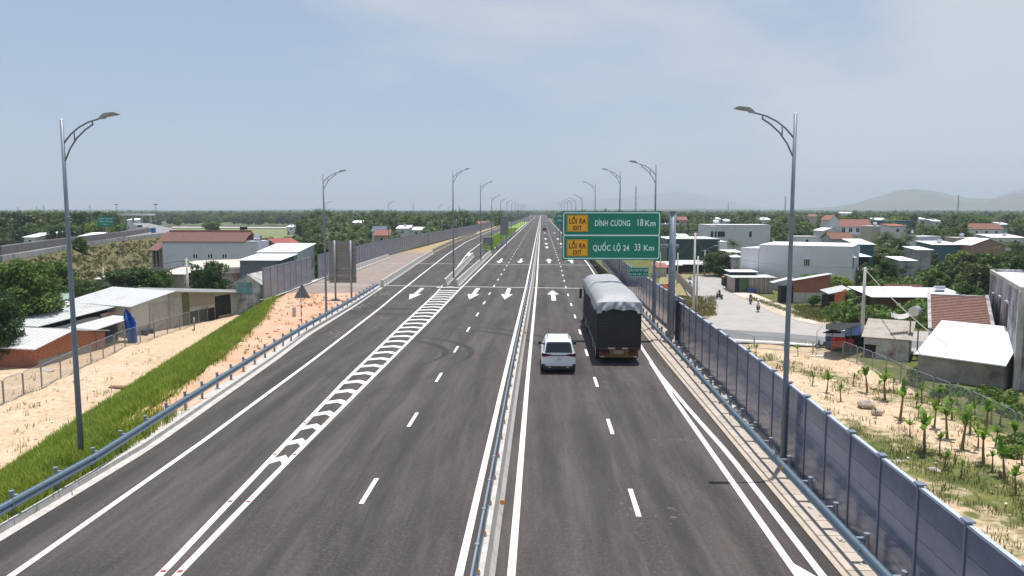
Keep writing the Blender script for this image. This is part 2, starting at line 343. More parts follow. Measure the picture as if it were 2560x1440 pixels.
# embankment slope on the left (grass) and hidden sides
def sl_left(ys, lo=low_l):
    g = []
    for y in ys:
        a, c = interp(up_l, y), interp(lo, y)
        g.append([(a+(c-a)*t+.12*math.sin(y*1.3+t*9), y+.1*math.sin(t*12+y), -.03+(ZL-.25)*t+.10*math.sin(y*.9+t*7)*(t*(1-t)*4)) for t in (-.03, .1, .25, .4, .55, .7, .85, 1.0, 1.12)])
    return g
M_slope = mat('slope_earth_under_grass', (.10, .14, .03), .95, 0, .8, .5, col2=(.05, .10, .012))
tag(MB().grid(sl_left(list(frange(8, 92, 1.2)))).build('embankment_slope', M_slope, smooth=True), 'grassy embankment slope falling from the ramp to the sand', kind='structure')
tag(MB().grid(sl_left(list(frange(92, 601, 12)))).build('far_embankment', M_slope), 'embankment behind the left noise wall', kind='structure')
wallR = [(8.75, 4), (8.9, 20), (9.2, 27), (9.5, 35), (9.65, 50), (9.7, 600)]
b = MB()
for y0, y1 in zip(YS, YS[1:]):
    if y0 > 600: break
    a, c = interp(wallR, y0), interp(wallR, y1)
    b.quad((a, y0, 0), (c, y1, 0), (c+3, y1, -6.7), (a+3, y0, -6.7))
tag(b.build('retaining_slope', M_conc), 'concrete retaining slope under the right noise wall', kind='structure')

# ---- markings: all parts of the expressway
def mark(b, name='lane_line', m=None): return b.build(name, m or M_line, road)
def ribbon(pts, w, ys=None, z=.004):
    b = MB(); ys = ys or YS; ys = [y for y in ys if pts[0][1]-1e-6 <= y <= pts[-1][1]+1e-6]
    return b.grid([[(interp(pts, y)-w/2, y, z), (interp(pts, y)+w/2, y, z)] for y in ys])
fine = list(frange(4, 420, 2))+list(frange(420, 1501, 60))
Hl = [(-12.75, 4), (-12.8, 17), (-12.95, 28), (-13.5, 44), (-14.6, 68), (-15.3, 80), (-16.5, 103), (-19, 153), (-21.3, 215), (-22.2, 317), (-21.8, 420)]
gL = [(-9.0, 4), (-9.2, 17), (-9.55, 25), (-10.15, 38), (-10.72, 57), (-11.2, 80), (-12.1, 100), (-15.4, 160), (-16.6, 215), (-17.4, 317), (-17, 420)]
gR = [(-8.6, 4), (-8.8, 17), (-8.9, 25), (-8.95, 60), (-9.15, 85), (-9.3, 170), (-9.2, 1500)]
E2 = [(6.85, 4), (6.85, 27), (6.62, 33), (6.42, 41), (6.55, 50), (7.2, 90), (7.8, 126), (8.1, 200), (8.1, 1500)]
for pts, w in ((Hl, .2), (gL, .2), (gR, .2), (E2, .2), ([(-.70, 4), (-.68, 40), (-.52, 90), (-.45, 1500)], .2), ([(-1.98, 4), (-1.92, 40), (-1.72, 90), (-1.68, 1500)], .2)):
    mark(ribbon(pts, w, fine))
mark(ribbon([(6.24, 4), (6.28, 36), (6.42, 44)], .2, list(frange(4, 44.1, 1)), .0062), 'lane_line')
b = MB(); b.quad((6.2, 18.2, .008), (6.36, 18.5, .008), (6.9, 17.4, .008), (6.7, 17.0, .008)); mark(b)
dm = MB().box(-.075, .075, -1.1, 1.1, .003, .0045).mesh('lane_dash', M_line)
for cx, c0, st in ((-5.4, 23.08, 8.22), (2.86, 22.43, 8.16)):
    for k in range(-2, 66):
        y = c0+k*st
        if k < 34: put('lane_dash', dm, road, (cx+(.3*smooth(80, 130, y) if cx > 0 else -.1*smooth(60, 90, y)), y, 0))
b = MB()
for cx, c0 in ((-5.5, 23.08), (3.16, 22.43)):
    for k in range(34, 90): y = c0+k*8.2; b.box(cx-.075, cx+.075, y-1.1, y+1.1, .003, .0045)
tag(b.build('lane_dash', M_line, road), kind='stuff')
# chevrons in the gore
for k in range(30):
    y = 25.7+2.05*k
    if y > 85: break
    a, c = interp(gL, y)+.1, interp(gR, y)-.1; m_ = a+(c-a)*.58; t = .62; ap = .12
    b = MB(); z = .0045
    b.add([(a, y-.25, z), (m_, y+ap, z), (c, y-.25, z), (c, y-.25+t, z), (m_, y+ap+t, z), (a, y-.25+t, z)], [(0, 1, 4, 5), (1, 2, 3, 4)]); mark(b, 'chevron_marking')
# expansion joints
for y, x0, x1, dy in ((88.4, -27.5, 8.6, -2.4), (126, -29.5, 9.0, -2.2)):
    b = MB(); b.quad((x0, y-dy*0+1.2, .006), (x1, y+dy-.2, .006), (x1, y+dy+.30, .006), (x0, y+1.6, .006)); b.build('expansion_joint', M_concl, road)
def arrow(tip, base, tail, x, w=.63, s=.22, dx=0):
    b = MB(); z = .0046
    b.add([(x, tip, z), (x-w+dx*.4, base, z), (x-s+dx*.4, base, z), (x-s+dx, tail, z), (x+s+dx, tail, z), (x+s+dx*.4, base, z), (x+w+dx*.4, base, z)], [(0, 1, 2, 5, 6), (2, 3, 4, 5)]); return mark(b, 'arrow_marking')
arrow(75.2, 80.0, 86.1, -7.15); arrow(75.2, 80.0, 86.1, -3.6); arrow(75, 79.8, 86.1, -13.15, dx=-.4); arrow(84.2, 80.0, 74.5, 1.28)
arrow(128.4, 133, 140, -7.2); arrow(128.4, 133, 140, -3.6); arrow(140, 135, 128.4, 1.4); arrow(140, 135, 128.4, 5.3)
for y in (180, 200, 235, 300): arrow(y+9, y+5, y, 1.4); arrow(y+9, y+5, y, 5.3)
# red/black road studs on the double line
sm = MB().box(-.06, .06, -.05, .05, .004, .022).mesh('road_stud', mat('red_stud', (.35, .08, .07), .4))
for y in (17.5, 22.0, 26.5, 30.6, 34.7, 38.9, 43.2): put('road_stud', sm, road, (interp(gL, y), y, 0)); put('road_stud', sm, road, (interp(gR, y), y, 0))
# tyre scrub marks
def skid(c, r, a0, a1, w, n=26):
    b = MB(); P = []
    for i in range(n+1):
        a = R_(a0+(a1-a0)*i/n); ww = w*math.sin(math.pi*(i+.3)/(n+.6))
        P.append([(c[0]+(r-ww/2)*math.cos(a), c[1]+(r-ww/2)*math.sin(a), .0022), (c[0]+(r+ww/2)*math.cos(a), c[1]+(r+ww/2)*math.sin(a), .0022)])
    b.grid(P); b.build('tyre_mark', M_skid, road)
M_skid = mat('tyre_rubber_mark', (.011, .010, .010), .75, 0, .9, col2=(.026, .024, .023))
for c, r, a0, a1, w in (((-12.5, 72), 4.2, 185, 330, .6), ((-12.3, 72.5), 5.4, 195, 325, .5), ((-12.0, 73), 8.6, 220, 300, .6), ((-11.6, 74), 10.6, 225, 300, .5), ((-11.5, 46), 5.6, -35, 85, .5), ((-11.2, 46), 6.9, -30, 80, .45), ((-9.5, 47), 9.6, 0, 80, .5), ((-9.5, 47), 11.2, 5, 75, .4)): skid(c, r, a0, a1, w)
# pale dried-mud patches at the ramp edge
M_mud = mat('dried_mud', (.20, .17, .15), .95, 0, 2, col2=(.32, .28, .24))
for px, py, w, h, dn_ in ((955, 735, 1.3, 3.5, 60), (905, 765, .8, 3, 40), (1560, 925, 1.6, 1.2, 46), (1660, 930, .9, .8, 18), (1690, 1100, .9, .6, 26), (1740, 1005, .5, 1.6, 16), (845, 832, .6, 1.2, 20), (960, 795, .5, .8, 14), (1600, 960, 2, 2, 24), (1500, 960, 1, 1, 12), (1640, 1290, 2, 1.5, 16)):
    g = G(px, py); b = MB()
    for _ in range(dn_):
        cx, cy = random.gauss(0, w*.45), random.gauss(0, h*.45); sx_, sy_ = random.uniform(.02, .12), random.uniform(.02, .10)*(1+h*.2); n = 9
        b.add([(g.x+cx+sx_*random.uniform(.6, 1.3)*math.cos(2*math.pi*i/n), g.y+cy+sy_*random.uniform(.6, 1.3)*math.sin(2*math.pi*i/n), .0026+.0001*(_ % 8)) for i in range(n)], [tuple(range(n))])
    b.build('dried_mud_patch', M_mud if px < 1000 else mat('faint_dust', (.12, .105, .095), .95, 0, 3, col2=(.07, .062, .058)), road)

# ---- kerb stones and concrete strips
base = strip([(a-1.15, y) for a, y in edgeL[:6]], edgeL[:6], list(frange(4, 89, 2)), .02); tag(base.build('ramp_kerb', M_concl), 'pale concrete kerb strip along the ramp edge', kind='structure')
kerb = bpy.data.objects['ramp_kerb']
km = MB().box(-.09, .09, .012, .988, 0, .17).mesh('kerb_stone', M_concl)
for k in range(80):
    y = 8+k; x = interp(edgeL, y)-.42; x2 = interp(edgeL, y+1)-.42
    put('kerb_stone', km, kerb, (x, y, .02), (0, 0, -math.atan(x2-x)))
b = strip([(7.3, 4), (7.3, 45), (7.8, 90)], [(8.7, 4), (9.0, 27), (9.55, 50), (9.7, 90)], list(frange(4, 89, 2)), .03); b = tag(b.build('shoulder_strip', mat('sandy_concrete', (.36, .30, .25), .95, 0, 1.5, .2, col2=(.50, .43, .36))), 'sandy concrete strip under the right guardrail', kind='structure')
km = MB().box(0, .62, .012, .988, 0, .07).mesh('paving_slab', mat('shoulder_slab', (.44, .385, .33), .9, .12, 3, orand=.1))
for k in range(80):
    y = 8+k; x = interp(edgeR, y)+.17
    put('paving_slab', km, b, (x, y, .03), (0, 0, random.uniform(-.006, .006)))
# rubble behind the right guardrail
b = MB()
for k in range(260):
    y = random.uniform(9, 60); x = interp([(8.15, 9), (8.25, 20), (8.55, 27), (8.9, 60)], y)+random.uniform(-.3, .12); s = random.uniform(.04, .16)
    M = Matrix.Translation((x, y, .05)) @ Matrix.Rotation(random.uniform(0, 3), 4, Vector((random.random(), random.random(), 1)))
    b.box(-s, s, -s*.7, s*.7, -s*.4, s*.4, M)
tag(b.build('rubble', M_concl), 'broken concrete rubble between guardrail and noise wall', 'rubble', kind='stuff')

# ------------------------------------------------------------------ MEDIAN BARRIER
med = thing('median_barrier', 'pale concrete median barrier topped by a grey mesh railing with orange reflectors', 'barrier', (-1.36, 6, 0))
prof = [(-.30, 0), (.28, 0), (.28, .08), (.17, .30), (.12, .82), (-.12, .82), (-.17, .30), (-.30, .08)]
cm = MB().prism([(x, z) for x, z in prof], .01, 3.99).mesh('concrete_block', M_concl)
M_med = lambda y: -1.36+.22*smooth(30, 95, y)
for k in range(60): y = 6+4*k; put('concrete_block', cm, med, (M_med(y)+1.36, y-6, 0), (0, 0, -(M_med(y+4)-M_med(y))/4))
b = MB()
for y0 in range(246, 1480, 40): b.prism([(x-1.36+1.36+.22, z) for x, z in prof], y0-6, y0+34)
b.build('concrete_block', M_concl, med)
pm = MB().tube([(0, 0, .80), (0, 0, 1.5)], .028, 6).box(-.07, .07, -.07, .07, .82, .84).box(-.045, .045, -.05, .05, 1.47, 1.53).mesh('railing_post', M_galv)
rm = MB().tube([(0, .03, 1.49), (0, 1.97, 1.49)], .032, 6).tube([(0, .03, .93), (0, 1.97, .93)], .015, 4).mesh('railing_rail', M_galv)
mb = MB()
for i in range(38): y = .06+i*.05; mb.box(-.004, .004, y, y+.016, .93, 1.49)
for i in range(7): z = .97+i*.075; mb.box(-.005, .005, .03, 1.97, z, z+.014)
mm = mb.mesh('railing_mesh', M_galv2)
fm = MB().box(-.022, .022, -.015, .015, .86, .95).mesh('reflector', M_reflect)
for k in range(100):
    y = 6+2*k; x = M_med(y)+1.36-.02
    put('railing_post', pm, med, (x, y-6, 0)); put('railing_rail', rm, med, (x, y-6, 0)); put('railing_mesh', mm, med, (x, y-6, 0))
    if k < 30: put('reflector', fm, med, (x+.04, y-6.03, 0))
disc = MB().tube([(0, -.02, 0), (0, .02, 0)], .075, 12)
for y in (21.2, 52): put('disc_reflector', disc.mesh('disc_reflector', M_reflect), med, (.27, y-6, .42))
b = MB(); b.box(.17, .25, 200, 900, 1.46, 1.52)
for k in range(150): y = 200+k*4; b.box(.18, .24, y, y+.08, .8, 1.5)
tag(b.build('railing_post', M_galv, med), kind='stuff')

# ------------------------------------------------------------------ GUARDRAILS
def beam_mesh(Ln, side, name='rail_beam'):
    pr = [(0, .0), (.06, .04), (.08, .10), (.03, .15), (.03, .18), (.08, .23), (.06, .29), (0, .32)]
    P = []
    for y in (0, Ln): P.append([(side*x, y, z+.46) for x, z in pr])
    b = MB(); b.grid(P); P2 = [[(side*(x-.012), y, z) for (x, y, z) in [(side*q[0], q[1], q[2]) for q in r]] for r in P]
    b.grid(P2); b.box(min(0, -side*.012), max(0, -side*.012), 0, Ln, .77, .795)
    return b.mesh(name, M_galv2)
def guardrail(name, label, line, y0, y1, side, loc, refl=False, m=None):
    g = thing(name, label, 'guardrail', loc)
    bm_ = beam_mesh(4.06, side); lap = MB().box(-.012 if side > 0 else -.075, .075 if side > 0 else .012, -.03, .03, .50, .74).mesh('splice_bolts', M_galv)
    s = -side
    pm_ = MB().tube([(s*.34, 0, -.1), (s*.34, 0, .80)], .062, 8).tube([(s*.34, 0, .80), (s*.34, 0, .83)], .078, 8).box(min(0, s*.30), max(0, s*.30), -.05, .05, .66, .72).box(min(0, s*.30), max(0, s*.30), -.05, .05, .50, .56).mesh('rail_post', M_galv)
    rf = MB().box(-.015 if side > 0 else -.10, .10 if side > 0 else .015, -.01, .01, .60, .70).mesh('reflector', M_reflect)
    y = y0; i = 0
    while y < y1:
        x = interp(line, y); x2 = interp(line, y+4); a = -math.atan((x2-x)/4)
        put('rail_beam', bm_, g, (x-loc[0], y-loc[1], 0), (0, 0, a)); put('splice_bolts', lap, g, (x-loc[0], y-loc[1], 0), (0, 0, a))
        for q in (0, 2):
            xq = interp(line, y+q); put('rail_post', pm_, g, (xq-loc[0], y+q-loc[1]+.5, 0), (0, 0, a))
        if refl and i % 2 == 0: put('reflector', rf, g, (x-loc[0]+side*.02, y-loc[1]+1.8, 0))
        y += 4; i += 1
    return g
grl = [(-14.75, 6), (-14.8, 24), (-15.5, 33), (-16.7, 51), (-17.4, 69), (-18.3, 86)]
guardrail('guardrail', 'steel guardrail along the outer edge of the left ramp, above the grass slope', grl, 8, 84, 1, (-14.8, 8, 0))
grr = [(7.75, 4), (7.8, 27), (8.0, 45), (8.3, 90)]
guardrail('guardrail', 'steel guardrail in front of the right noise wall', grr, 6, 90, -1, (7.75, 6, 0), True)
guardrail('guardrail', 'steel guardrail beside the bright green grass wedge', [(-9.9, 170), (-9.9, 400)], 172, 300, 1, (-9.9, 172, 0))
guardrail('guardrail', 'far steel guardrail beyond the row of concrete blocks on the ramp', [(-22.4, 157), (-24.1, 215), (-24.6, 300)], 158, 290, 1, (-22.4, 158, 0))

# ------------------------------------------------------------------ NOISE WALLS
def glossy_panel(name, col, col2, rough):
    m = mat(name, col, rough, 0, .9, 0, col2=col2, detail=3, spec=.6, orand=.10); return m
M_np = glossy_panel('noise_panel_blue', (.075, .095, .18), (.15, .17, .25), .2)  # paler patches in the colour imitate cloudy reflections
M_np2 = mat('noise_panel_grey', (.20, .205, .25), .6, .0, 1.5, col2=(.25, .25, .29), orand=.08)
def noise_wall(name, label, line, y0, y1, bay, rows, ph, m, pm_mat, solid_from=None, loc=None, sgn=-1, frame=True, trim=None):
    loc = loc or (interp(line, y0), y0, 0); w = thing(name, label, 'noise wall', loc)
    post = MB().box(-.06, .06, -.035, .035, -.2, rows*ph+.10).box(-.09, .09, -.12, .12, rows*ph+.10, rows*ph+.13).mesh('post', pm_mat)
    y = y0; k = 0; st = MB(); n = 0
    while y < y1-.01:
        x, x2 = interp(line, y), interp(line, y+bay); ln = math.hypot(x2-x, bay); a = -math.atan2(x2-x, bay)
        key = round(ln, 2)
        if solid_from is None or k < solid_from:
            if key not in noise_wall.c.setdefault(name+m.name, {}):
                noise_wall.c[name+m.name][key] = (MB().box(-.035, .035, .055, ln-.055, .005, ph-.005).mesh('noise_panel', m), MB().box(-.05, .05, .055, ln-.055, 0, .06).mesh('top_cap', trim or M_galv))
            pmh, cap = noise_wall.c[name+m.name][key]
            for r in range(rows): put('noise_panel', pmh, w, (x-loc[0], y-loc[1], r*ph), (0, 0, a))
            put('top_cap', cap, w, (x-loc[0], y-loc[1], rows*ph+.005), (0, 0, a)); put('post', post, w, (x-loc[0], y-loc[1], 0), (0, 0, a))
        else:
            M = Matrix.Translation((x-loc[0], y-loc[1], 0)) @ Matrix.Rotation(a, 4, 'Z')
            for r in range(rows): st.box(-.035, .035, .05, ln-.05, r*ph+.012, (r+1)*ph-.012, M)
            st.box(-.07, .07, -.05, .05, -.2, rows*ph+.1, M)
        y += bay; k += 1
    if st.v: tag(st.build('noise_panel', m, w), kind='stuff')
    return w
noise_wall.c = {}
nwR = [(8.15, 4), (8.2, 12), (8.45, 20), (8.75, 27), (9.0, 35), (9.18, 50), (9.2, 95)]
M_npost = mat('noise_wall_post', (.17, .20, .27), .45, .08, 3, metal=.2)
noise_wall('noise_wall', 'glossy slate-blue noise wall along the right shoulder, nearest the camera', nwR, 6.5, 50.5, 2.0, 5, .545, M_np, M_npost, trim=mat('cap_pale', (.42, .48, .58), .4, .05))
noise_wall('noise_wall', 'slate-blue noise wall carrying on beyond the gantry pole', [(9.75, 50), (9.6, 60), (9.9, 95), (10.4, 130), (10.6, 190)], 51.5, 130, 2.0, 5, .545, M_np, M_npost, solid_from=18, trim=mat('cap_pale', (.5, .55, .62), .4, .05))
nwL = [(-27.2, 73), (-28.2, 93)]
noise_wall('noise_wall', 'short grey noise wall standing alone at the top of the grass slope', nwL, 73.2, 92, 2.35, 6, .52, M_np2, M_npost)
noise_wall('noise_wall', 'long grey noise wall curving away behind the ramp', [(-28.5, 96), (-30.2, 140), (-29.6, 190), (-27, 300), (-26, 420)], 96, 420, 2.4, 6, .52, M_np2, M_npost, solid_from=38)
b = MB().box(-28.7, -28.2, 72.9, 73.1, 0, 3.1)
pl = strip([(-27.6, 73), (-28.6, 93), (-28.9, 96), (-30.6, 140)], [(-26.9, 73), (-27.9, 93), (-28.2, 96), (-29.9, 140)], list(frange(73, 141, 3)), .1); tag(pl.build('wall_footing', M_concl), 'white concrete footing under the left noise walls', kind='structure')

# ------------------------------------------------------------------ JERSEY BLOCKS
jp = [(-.31, 0), (.31, 0), (.31, .08), (.19, .30), (.10, .85), (-.10, .85), (-.19, .30), (-.31, .08)]
jb = MB().prism(jp, .05, 2.12)
jm = jb.mesh('concrete_block', M_concl); hook = MB().box(-.325, .325, .35, .6, -.001, .07).box(-.325, .325, 1.6, 1.85, -.001, .07).mesh('foot_slot', M_dark)
eye = MB().tube([(0, 0, .62), (0, 0, .74)], .03, 6).mesh('lifting_eye', M_dark)
def jersey(line, y0, n, group, labels, step=2.2):
    for k in range(n):
        y = y0+k*step; x = interp(line, y); x2 = interp(line, y+step)
        lb = labels[0] if k == 0 else labels[2] if k == n-1 else labels[1]
        t = thing('concrete_road_block', lb, 'concrete block', (x, y, .006), -math.atan((x2-x)/step), group)
        put('block', jm, t); put('foot_slot', hook, t)
        for q in (.5, 1.7): put('lifting_eye', eye, t, (.0, q, .12))
jersey([(-18.3, 86), (-18.5, 90), (-20.3, 120), (-22.3, 156)], 86.5, 31, 'concrete blocks along the ramp edge', ('concrete road block joined to the end of the left guardrail', 'concrete road block inside the long row along the ramp edge', 'farthest concrete road block of the long ramp row'))
jersey([(-26.9, 95), (-28.2, 140)], 95, 20, 'concrete blocks below the left noise wall', ('nearest concrete road block below the left noise wall', 'concrete road block in the row below the long left noise wall', 'farthest concrete road block below the left noise wall'))
jersey([(-11.15, 86), (-13.2, 150)], 88, 26, 'concrete blocks on the ramp side of the gore', ('nearest concrete road block on the left side of the gore', 'concrete road block in the left row of the gore', 'farthest concrete road block in the left row of the gore'))
jersey([(-9.75, 86), (-10.2, 150)], 87, 30, 'concrete blocks on the main road side of the gore', ('nearest concrete road block on the right side of the gore', 'concrete road block in the right row of the gore', 'farthest concrete road block in the right row of the gore'))
tag(MB().box(-11.9, -9.3, 85.3, 86.3, 0, .12).build('gore_nose_slab', M_concl), 'low white concrete slab at the nose of the gore blocks', 'slab')
t = thing('plastic_sheet', 'white sheet draped at the far end of the left gore row', 'sheet', (-14.2, 150, 0)); t.scale = (.55,)*3; MB().add([(-.9, -1, .02), (.9, -1.2, .02), (.4, 0, 1.0), (1.1, 1.2, .02), (-1, 1.1, .02), (-.3, .1, .95)], [(0, 1, 2, 5), (1, 3, 2), (2, 3, 4, 5), (0, 5, 4)]).build('sheet_fabric', M_btin, t)

# ------------------------------------------------------------------ LAMPS
def lamp_proto(loc, rz, label, h=12.0, group='street lamps along the expressway'):
    t = thing('street_lamp', label, 'street lamp', loc, rz, group)
    MB().tube([(0, 0, 0), (0, 0, 4), (0, 0, 8), (0, 0, 12.0)], [.105, .088, .072, .056], 12).tube([(0, 0, 8.65), (0, 0, 8.7)], .09, 10).build('pole', M_pole, t, smooth=True)
    MB().box(-.2, .2, -.2, .2, 0, .03).tube([(0, 0, .03), (0, 0, .25)], .135, 10).build('base_plate', M_galv, t)
    MB().tube([(0, 0, 12.0), (0, 0, 12.05)], [.06, .03], 8).build('cap', M_white, t)
    MB().tube([(.04, 0, 11.22), (.31, 0, 11.53), (.61, 0, 11.76), (.95, 0, 11.93), (1.3, 0, 12.03), (1.42, 0, 12.06)], .030, 8).build('arm', M_pole, t, smooth=True)
    MB().tube([(.05, 0, 10.62), (.24, 0, 11.02), (.5, 0, 11.38), (.82, 0, 11.67), (1.1, 0, 11.85)], .029, 8).tube([(.42, 0, 11.28), (.42, 0, 11.62)], .023, 6).tube([(1.09, 0, 11.84), (1.06, 0, 11.96)], .026, 6).build('brace', M_pole, t, smooth=True)
    lb = MB().prism([(1.36, 12.03), (1.5, 12.05), (1.56, 12.10), (2.0, 12.18), (2.02, 12.20), (1.88, 12.25), (1.54, 12.21), (1.40, 12.11)], -.11, .11).build('luminaire', mat('luminaire_grey', (.33, .34, .35), .5, .08), t)
    MB().box(0, .34, -.08, .08, -.006, 0, Matrix.Translation((1.60, 0, 12.095)) @ Matrix.Rotation(-.17, 4, 'Y')).build('lens', mat('lamp_lens', (.6, .6, .58), .2, .02), lb)
    return t
P0 = lamp_proto((-16.45, 25.9, -.1), 0, 'tall street lamp rising from the grass slope at the near left')
def addlamp(loc, right, label, s=1.0):
    return copy_tree(P0, loc, math.pi if right else 0, (1, 1, s), label)
addlamp((-18.5, 64.4, 0), False, 'street lamp behind the ramp guardrail beside the blank sign back')
addlamp((8.42, 26.0, 0), True, 'tall street lamp in front of the noise wall at the near right')
addlamp((8.45, 57, 0), True, 'street lamp seen just left of the gantry pole', 1.02)
addlamp((8.6, 84, .9), True, 'street lamp rising behind the green exit sign, second from its right end', 1.02)
addlamp((8.7, 124, 1.0), True, 'third street lamp left of the gantry pole, rising over the green exit sign', 1.02)
addlamp((-10.35, 89.5, .9), False, 'street lamp on the nose of the gore between the two block rows', 1.05)
addlamp((-9.9+.0, 124.6, .6), False, 'second street lamp of the gore row, by the far end of the blocks', 1.06)
for k, y in enumerate((163, 193, 222, 252, 290, 330)): addlamp((8.7, y, 0), True, 'one of the small far street lamps on the right above the exit sign')
for k, y in enumerate((168, 205, 242, 280, 320, 360, 405, 450, 500)): addlamp((-10.9+.0, y, 0), False, 'one of the small far street lamps lining the green wedge')
for (px, Y, lb) in ((815, 222, 'small far street lamp seen past the second left lamp'), (972, 223, 'far street lamp standing behind the long grey noise wall'), (1098, 330, 'faint far lamp beyond the noise wall, nearest the gore'), (1122, 400, 'faint far lamp beside the palms beyond the noise wall')):
    p = W(px, 600, Y); addlamp((p.x, Y, -.6), False, lb)
for k, y in enumerate((190, 215, 250, 280, 310, 345)): addlamp((-28.3+k*.2, y, -3.5), False, 'one of the thin poles rising behind the curve of the noise wall', .8)

# ------------------------------------------------------------------ TEXT
def text(s, name, parent, x, z, size, m, y=-.02, ext=.004, sx=1.0, align='CENTER', weight=0.0):
    if 'Đ' not in s: return text0(s, name, parent, x, z, size, m, y, ext, sx, align, weight)
    i = s.index('Đ'); s2 = s.replace('Đ', 'D'); o = text0(s2, name, parent, x, z, size, m, y, ext, sx, align, weight)
    def xr(st): t = text0(st, 'tmp', parent, 0, 0, size, m, y, ext, 1, 'LEFT', weight); a = [v.co.x for v in t.data.vertices]; d = t.data; bpy.data.objects.remove(t); bpy.data.meshes.remove(d); return min(a), max(a)
    a0, a1 = xr(s2); _, e = xr(s2[:i+1]); d0, d1 = xr('D'); vx = [v.co.x for v in o.data.vertices]; vz = [v.co.y for v in o.data.vertices]
    left = min(vx)+(e-a0)-(d1-d0); zc = (sorted(vz)[len(vz)//8]+sorted(vz)[-len(vz)//8])/2; zc = size*.0+sum((min(vz), min(vz)+size*.72))/2 if False else size*.0
    bm = bmesh.new(); bm.from_mesh(o.data); w = size*.16; h = size*.035; q = [bm.verts.new((left+dx, dz+zc, ext+.001)) for dx, dz in ((-w*.55, -h), (w*1.05, -h), (w*1.05, h), (-w*.55, h))]; bm.faces.new(q); bm.to_mesh(o.data); bm.free()
    return o
def text0(s, name, parent, x, z, size, m, y=-.02, ext=.004, sx=1.0, align='CENTER', weight=0.0):
    cu_ = bpy.data.curves.new(name, 'FONT'); cu_.body = s; cu_.size = size; cu_.align_x = align; cu_.align_y = 'CENTER'; cu_.extrude = ext; cu_.offset = weight
    cu_.resolution_u = 4; cu_.space_character = 1.06; cu_.space_word = 1.25
    tmp = bpy.data.objects.new('tmp', cu_); COL.objects.link(tmp); dg = bpy.context.evaluated_depsgraph_get()
    me_ = bpy.data.meshes.new_from_object(tmp.evaluated_get(dg)); bpy.data.objects.remove(tmp); bpy.data.curves.remove(cu_)
    me_.materials.clear(); me_.materials.append(m)
    o = bpy.data.objects.new(name, me_); COL.objects.link(o); o.parent = parent; o.location = (x, y, z); o.rotation_euler = (math.pi/2, 0, 0); o.scale = (sx, 1, 1); return o
def rrect(b, x0, x1, z0, z1, w, y, r=.12):
    """rounded rectangular outline"""
    def loop(o):
        pts = []
        for cx, cz, a in ((x1-r, z1-r, 0), (x0+r, z1-r, 90), (x0+r, z0+r, 180), (x1-r, z0+r, 270)):
            for k in range(5): t = R_(a+k*22.5); pts.append((cx+(r-o)*math.cos(t), y, cz+(r-o)*math.sin(t)))
        return pts
    A, B_ = loop(0), loop(w); n = len(A)
    b.add(A+B_, [(i, (i+1) % n, (i+1) % n+n, i+n) for i in range(n)])
# big gantry sign: x1405-1652, y527-650, 52 m away
sg = thing('gantry_sign', 'large green exit sign with two amber LỐI RA EXIT plates over the right lanes', 'road sign', (9.7, 52, 0))
SX0, SX1 = W(1405, 590, 52).x-9.7, W(1652, 590, 52).x-9.7; SZ1, SZ0 = W(1528, 528, 52).z, W(1528, 650, 52).z; SM = (SX0+SX1)/2
pan = MB().box(SX0, SX1, -.03, .03, SZ0, SZ1).build('sign_panel', M_sgreen, sg)
ZM = SZ0+(SZ1-SZ0)*.505
b = MB(); rrect(b, SX0+.07, SX1-.07, ZM-.02, SZ1-.07, .07, -.037, .16); rrect(b, SX0+.07, SX1-.07, SZ0+.07, ZM+.03, .07, -.040, .16); b.build('white_border', M_swhite, sg)
wd = SX1-SX0; hh = SZ1-SZ0
for (r, zt, l2, km_) in ((0, ZM, 'ĐÌNH CƯƠNG', '18 Km'), (1, SZ0, 'QUỐC LỘ 24', '33 Km')):
    zc = zt+hh*.25; x0 = SX0+wd*.048; x1 = SX0+wd*.262
    pt = MB().box(x0, x1, -.045, -.031, zc-hh*.172, zc+hh*.172).build('exit_plate', M_syellow, sg)
    b = MB(); rrect(b, x0+.035, x1-.035, zc-hh*.172+.035, zc+hh*.172-.035, .02, -.049, .03); b.build('plate_border', M_smaroon, pt)
    text('LỐI RA', 'lettering', pt, (x0+x1)/2, zc+hh*.035, .50, M_smaroon, -.052, sx=.70, weight=.011); text('EXIT', 'lettering', pt, (x0+x1)/2, zc-hh*.10, .40, M_smaroon, -.052, sx=.68, weight=.010)
    xs = .33 if r == 0 else .312; o = text(l2, 'lettering', sg, SX0+wd*xs, zc-.02, .54, M_swhite, -.045, sx=.97, align='LEFT', weight=.010)
    w0 = o.dimensions.x; tw = wd*(.69-.33 if r == 0 else .68-.312); xsz = [v.co.x for v in o.data.vertices]; o.scale.x = tw/(max(xsz)-min(xsz))
    o = text(km_[:2], 'lettering', sg, SX0+wd*(.75 if r == 0 else .735), zc+.02, .66, M_swhite, -.045, sx=.80, align='LEFT', weight=.010)
    xsz = [v.co.x for v in o.data.vertices]; o.scale.x = wd*.057/(max(xsz)-min(xsz))
    o = text('Km', 'lettering', sg, SX0+wd*(.835 if r == 0 else .825), zc-.02, .56, M_swhite, -.045, sx=1.0, align='LEFT', weight=.010)
    xsz = [v.co.x for v in o.data.vertices]; o.scale.x = wd*.105/(max(xsz)-min(xsz))
PXc = W(1683, 600, 52).x-9.7
MB().tube([(PXc, .25, -.6), (PXc, .25, 3.2), (PXc, .25, SZ1)], [.25, .235, .215], 18).build('gantry_pole', M_pole, sg, smooth=True)
MB().tube([(PXc, .25, SZ1), (PXc, .25, SZ1+.06)], .25, 18).build('pole_cap', M_white, sg)
MB().tube([(PXc, .25, 3.25), (PXc, .25, 3.33)], .275, 18).build('flange', M_galv, sg)
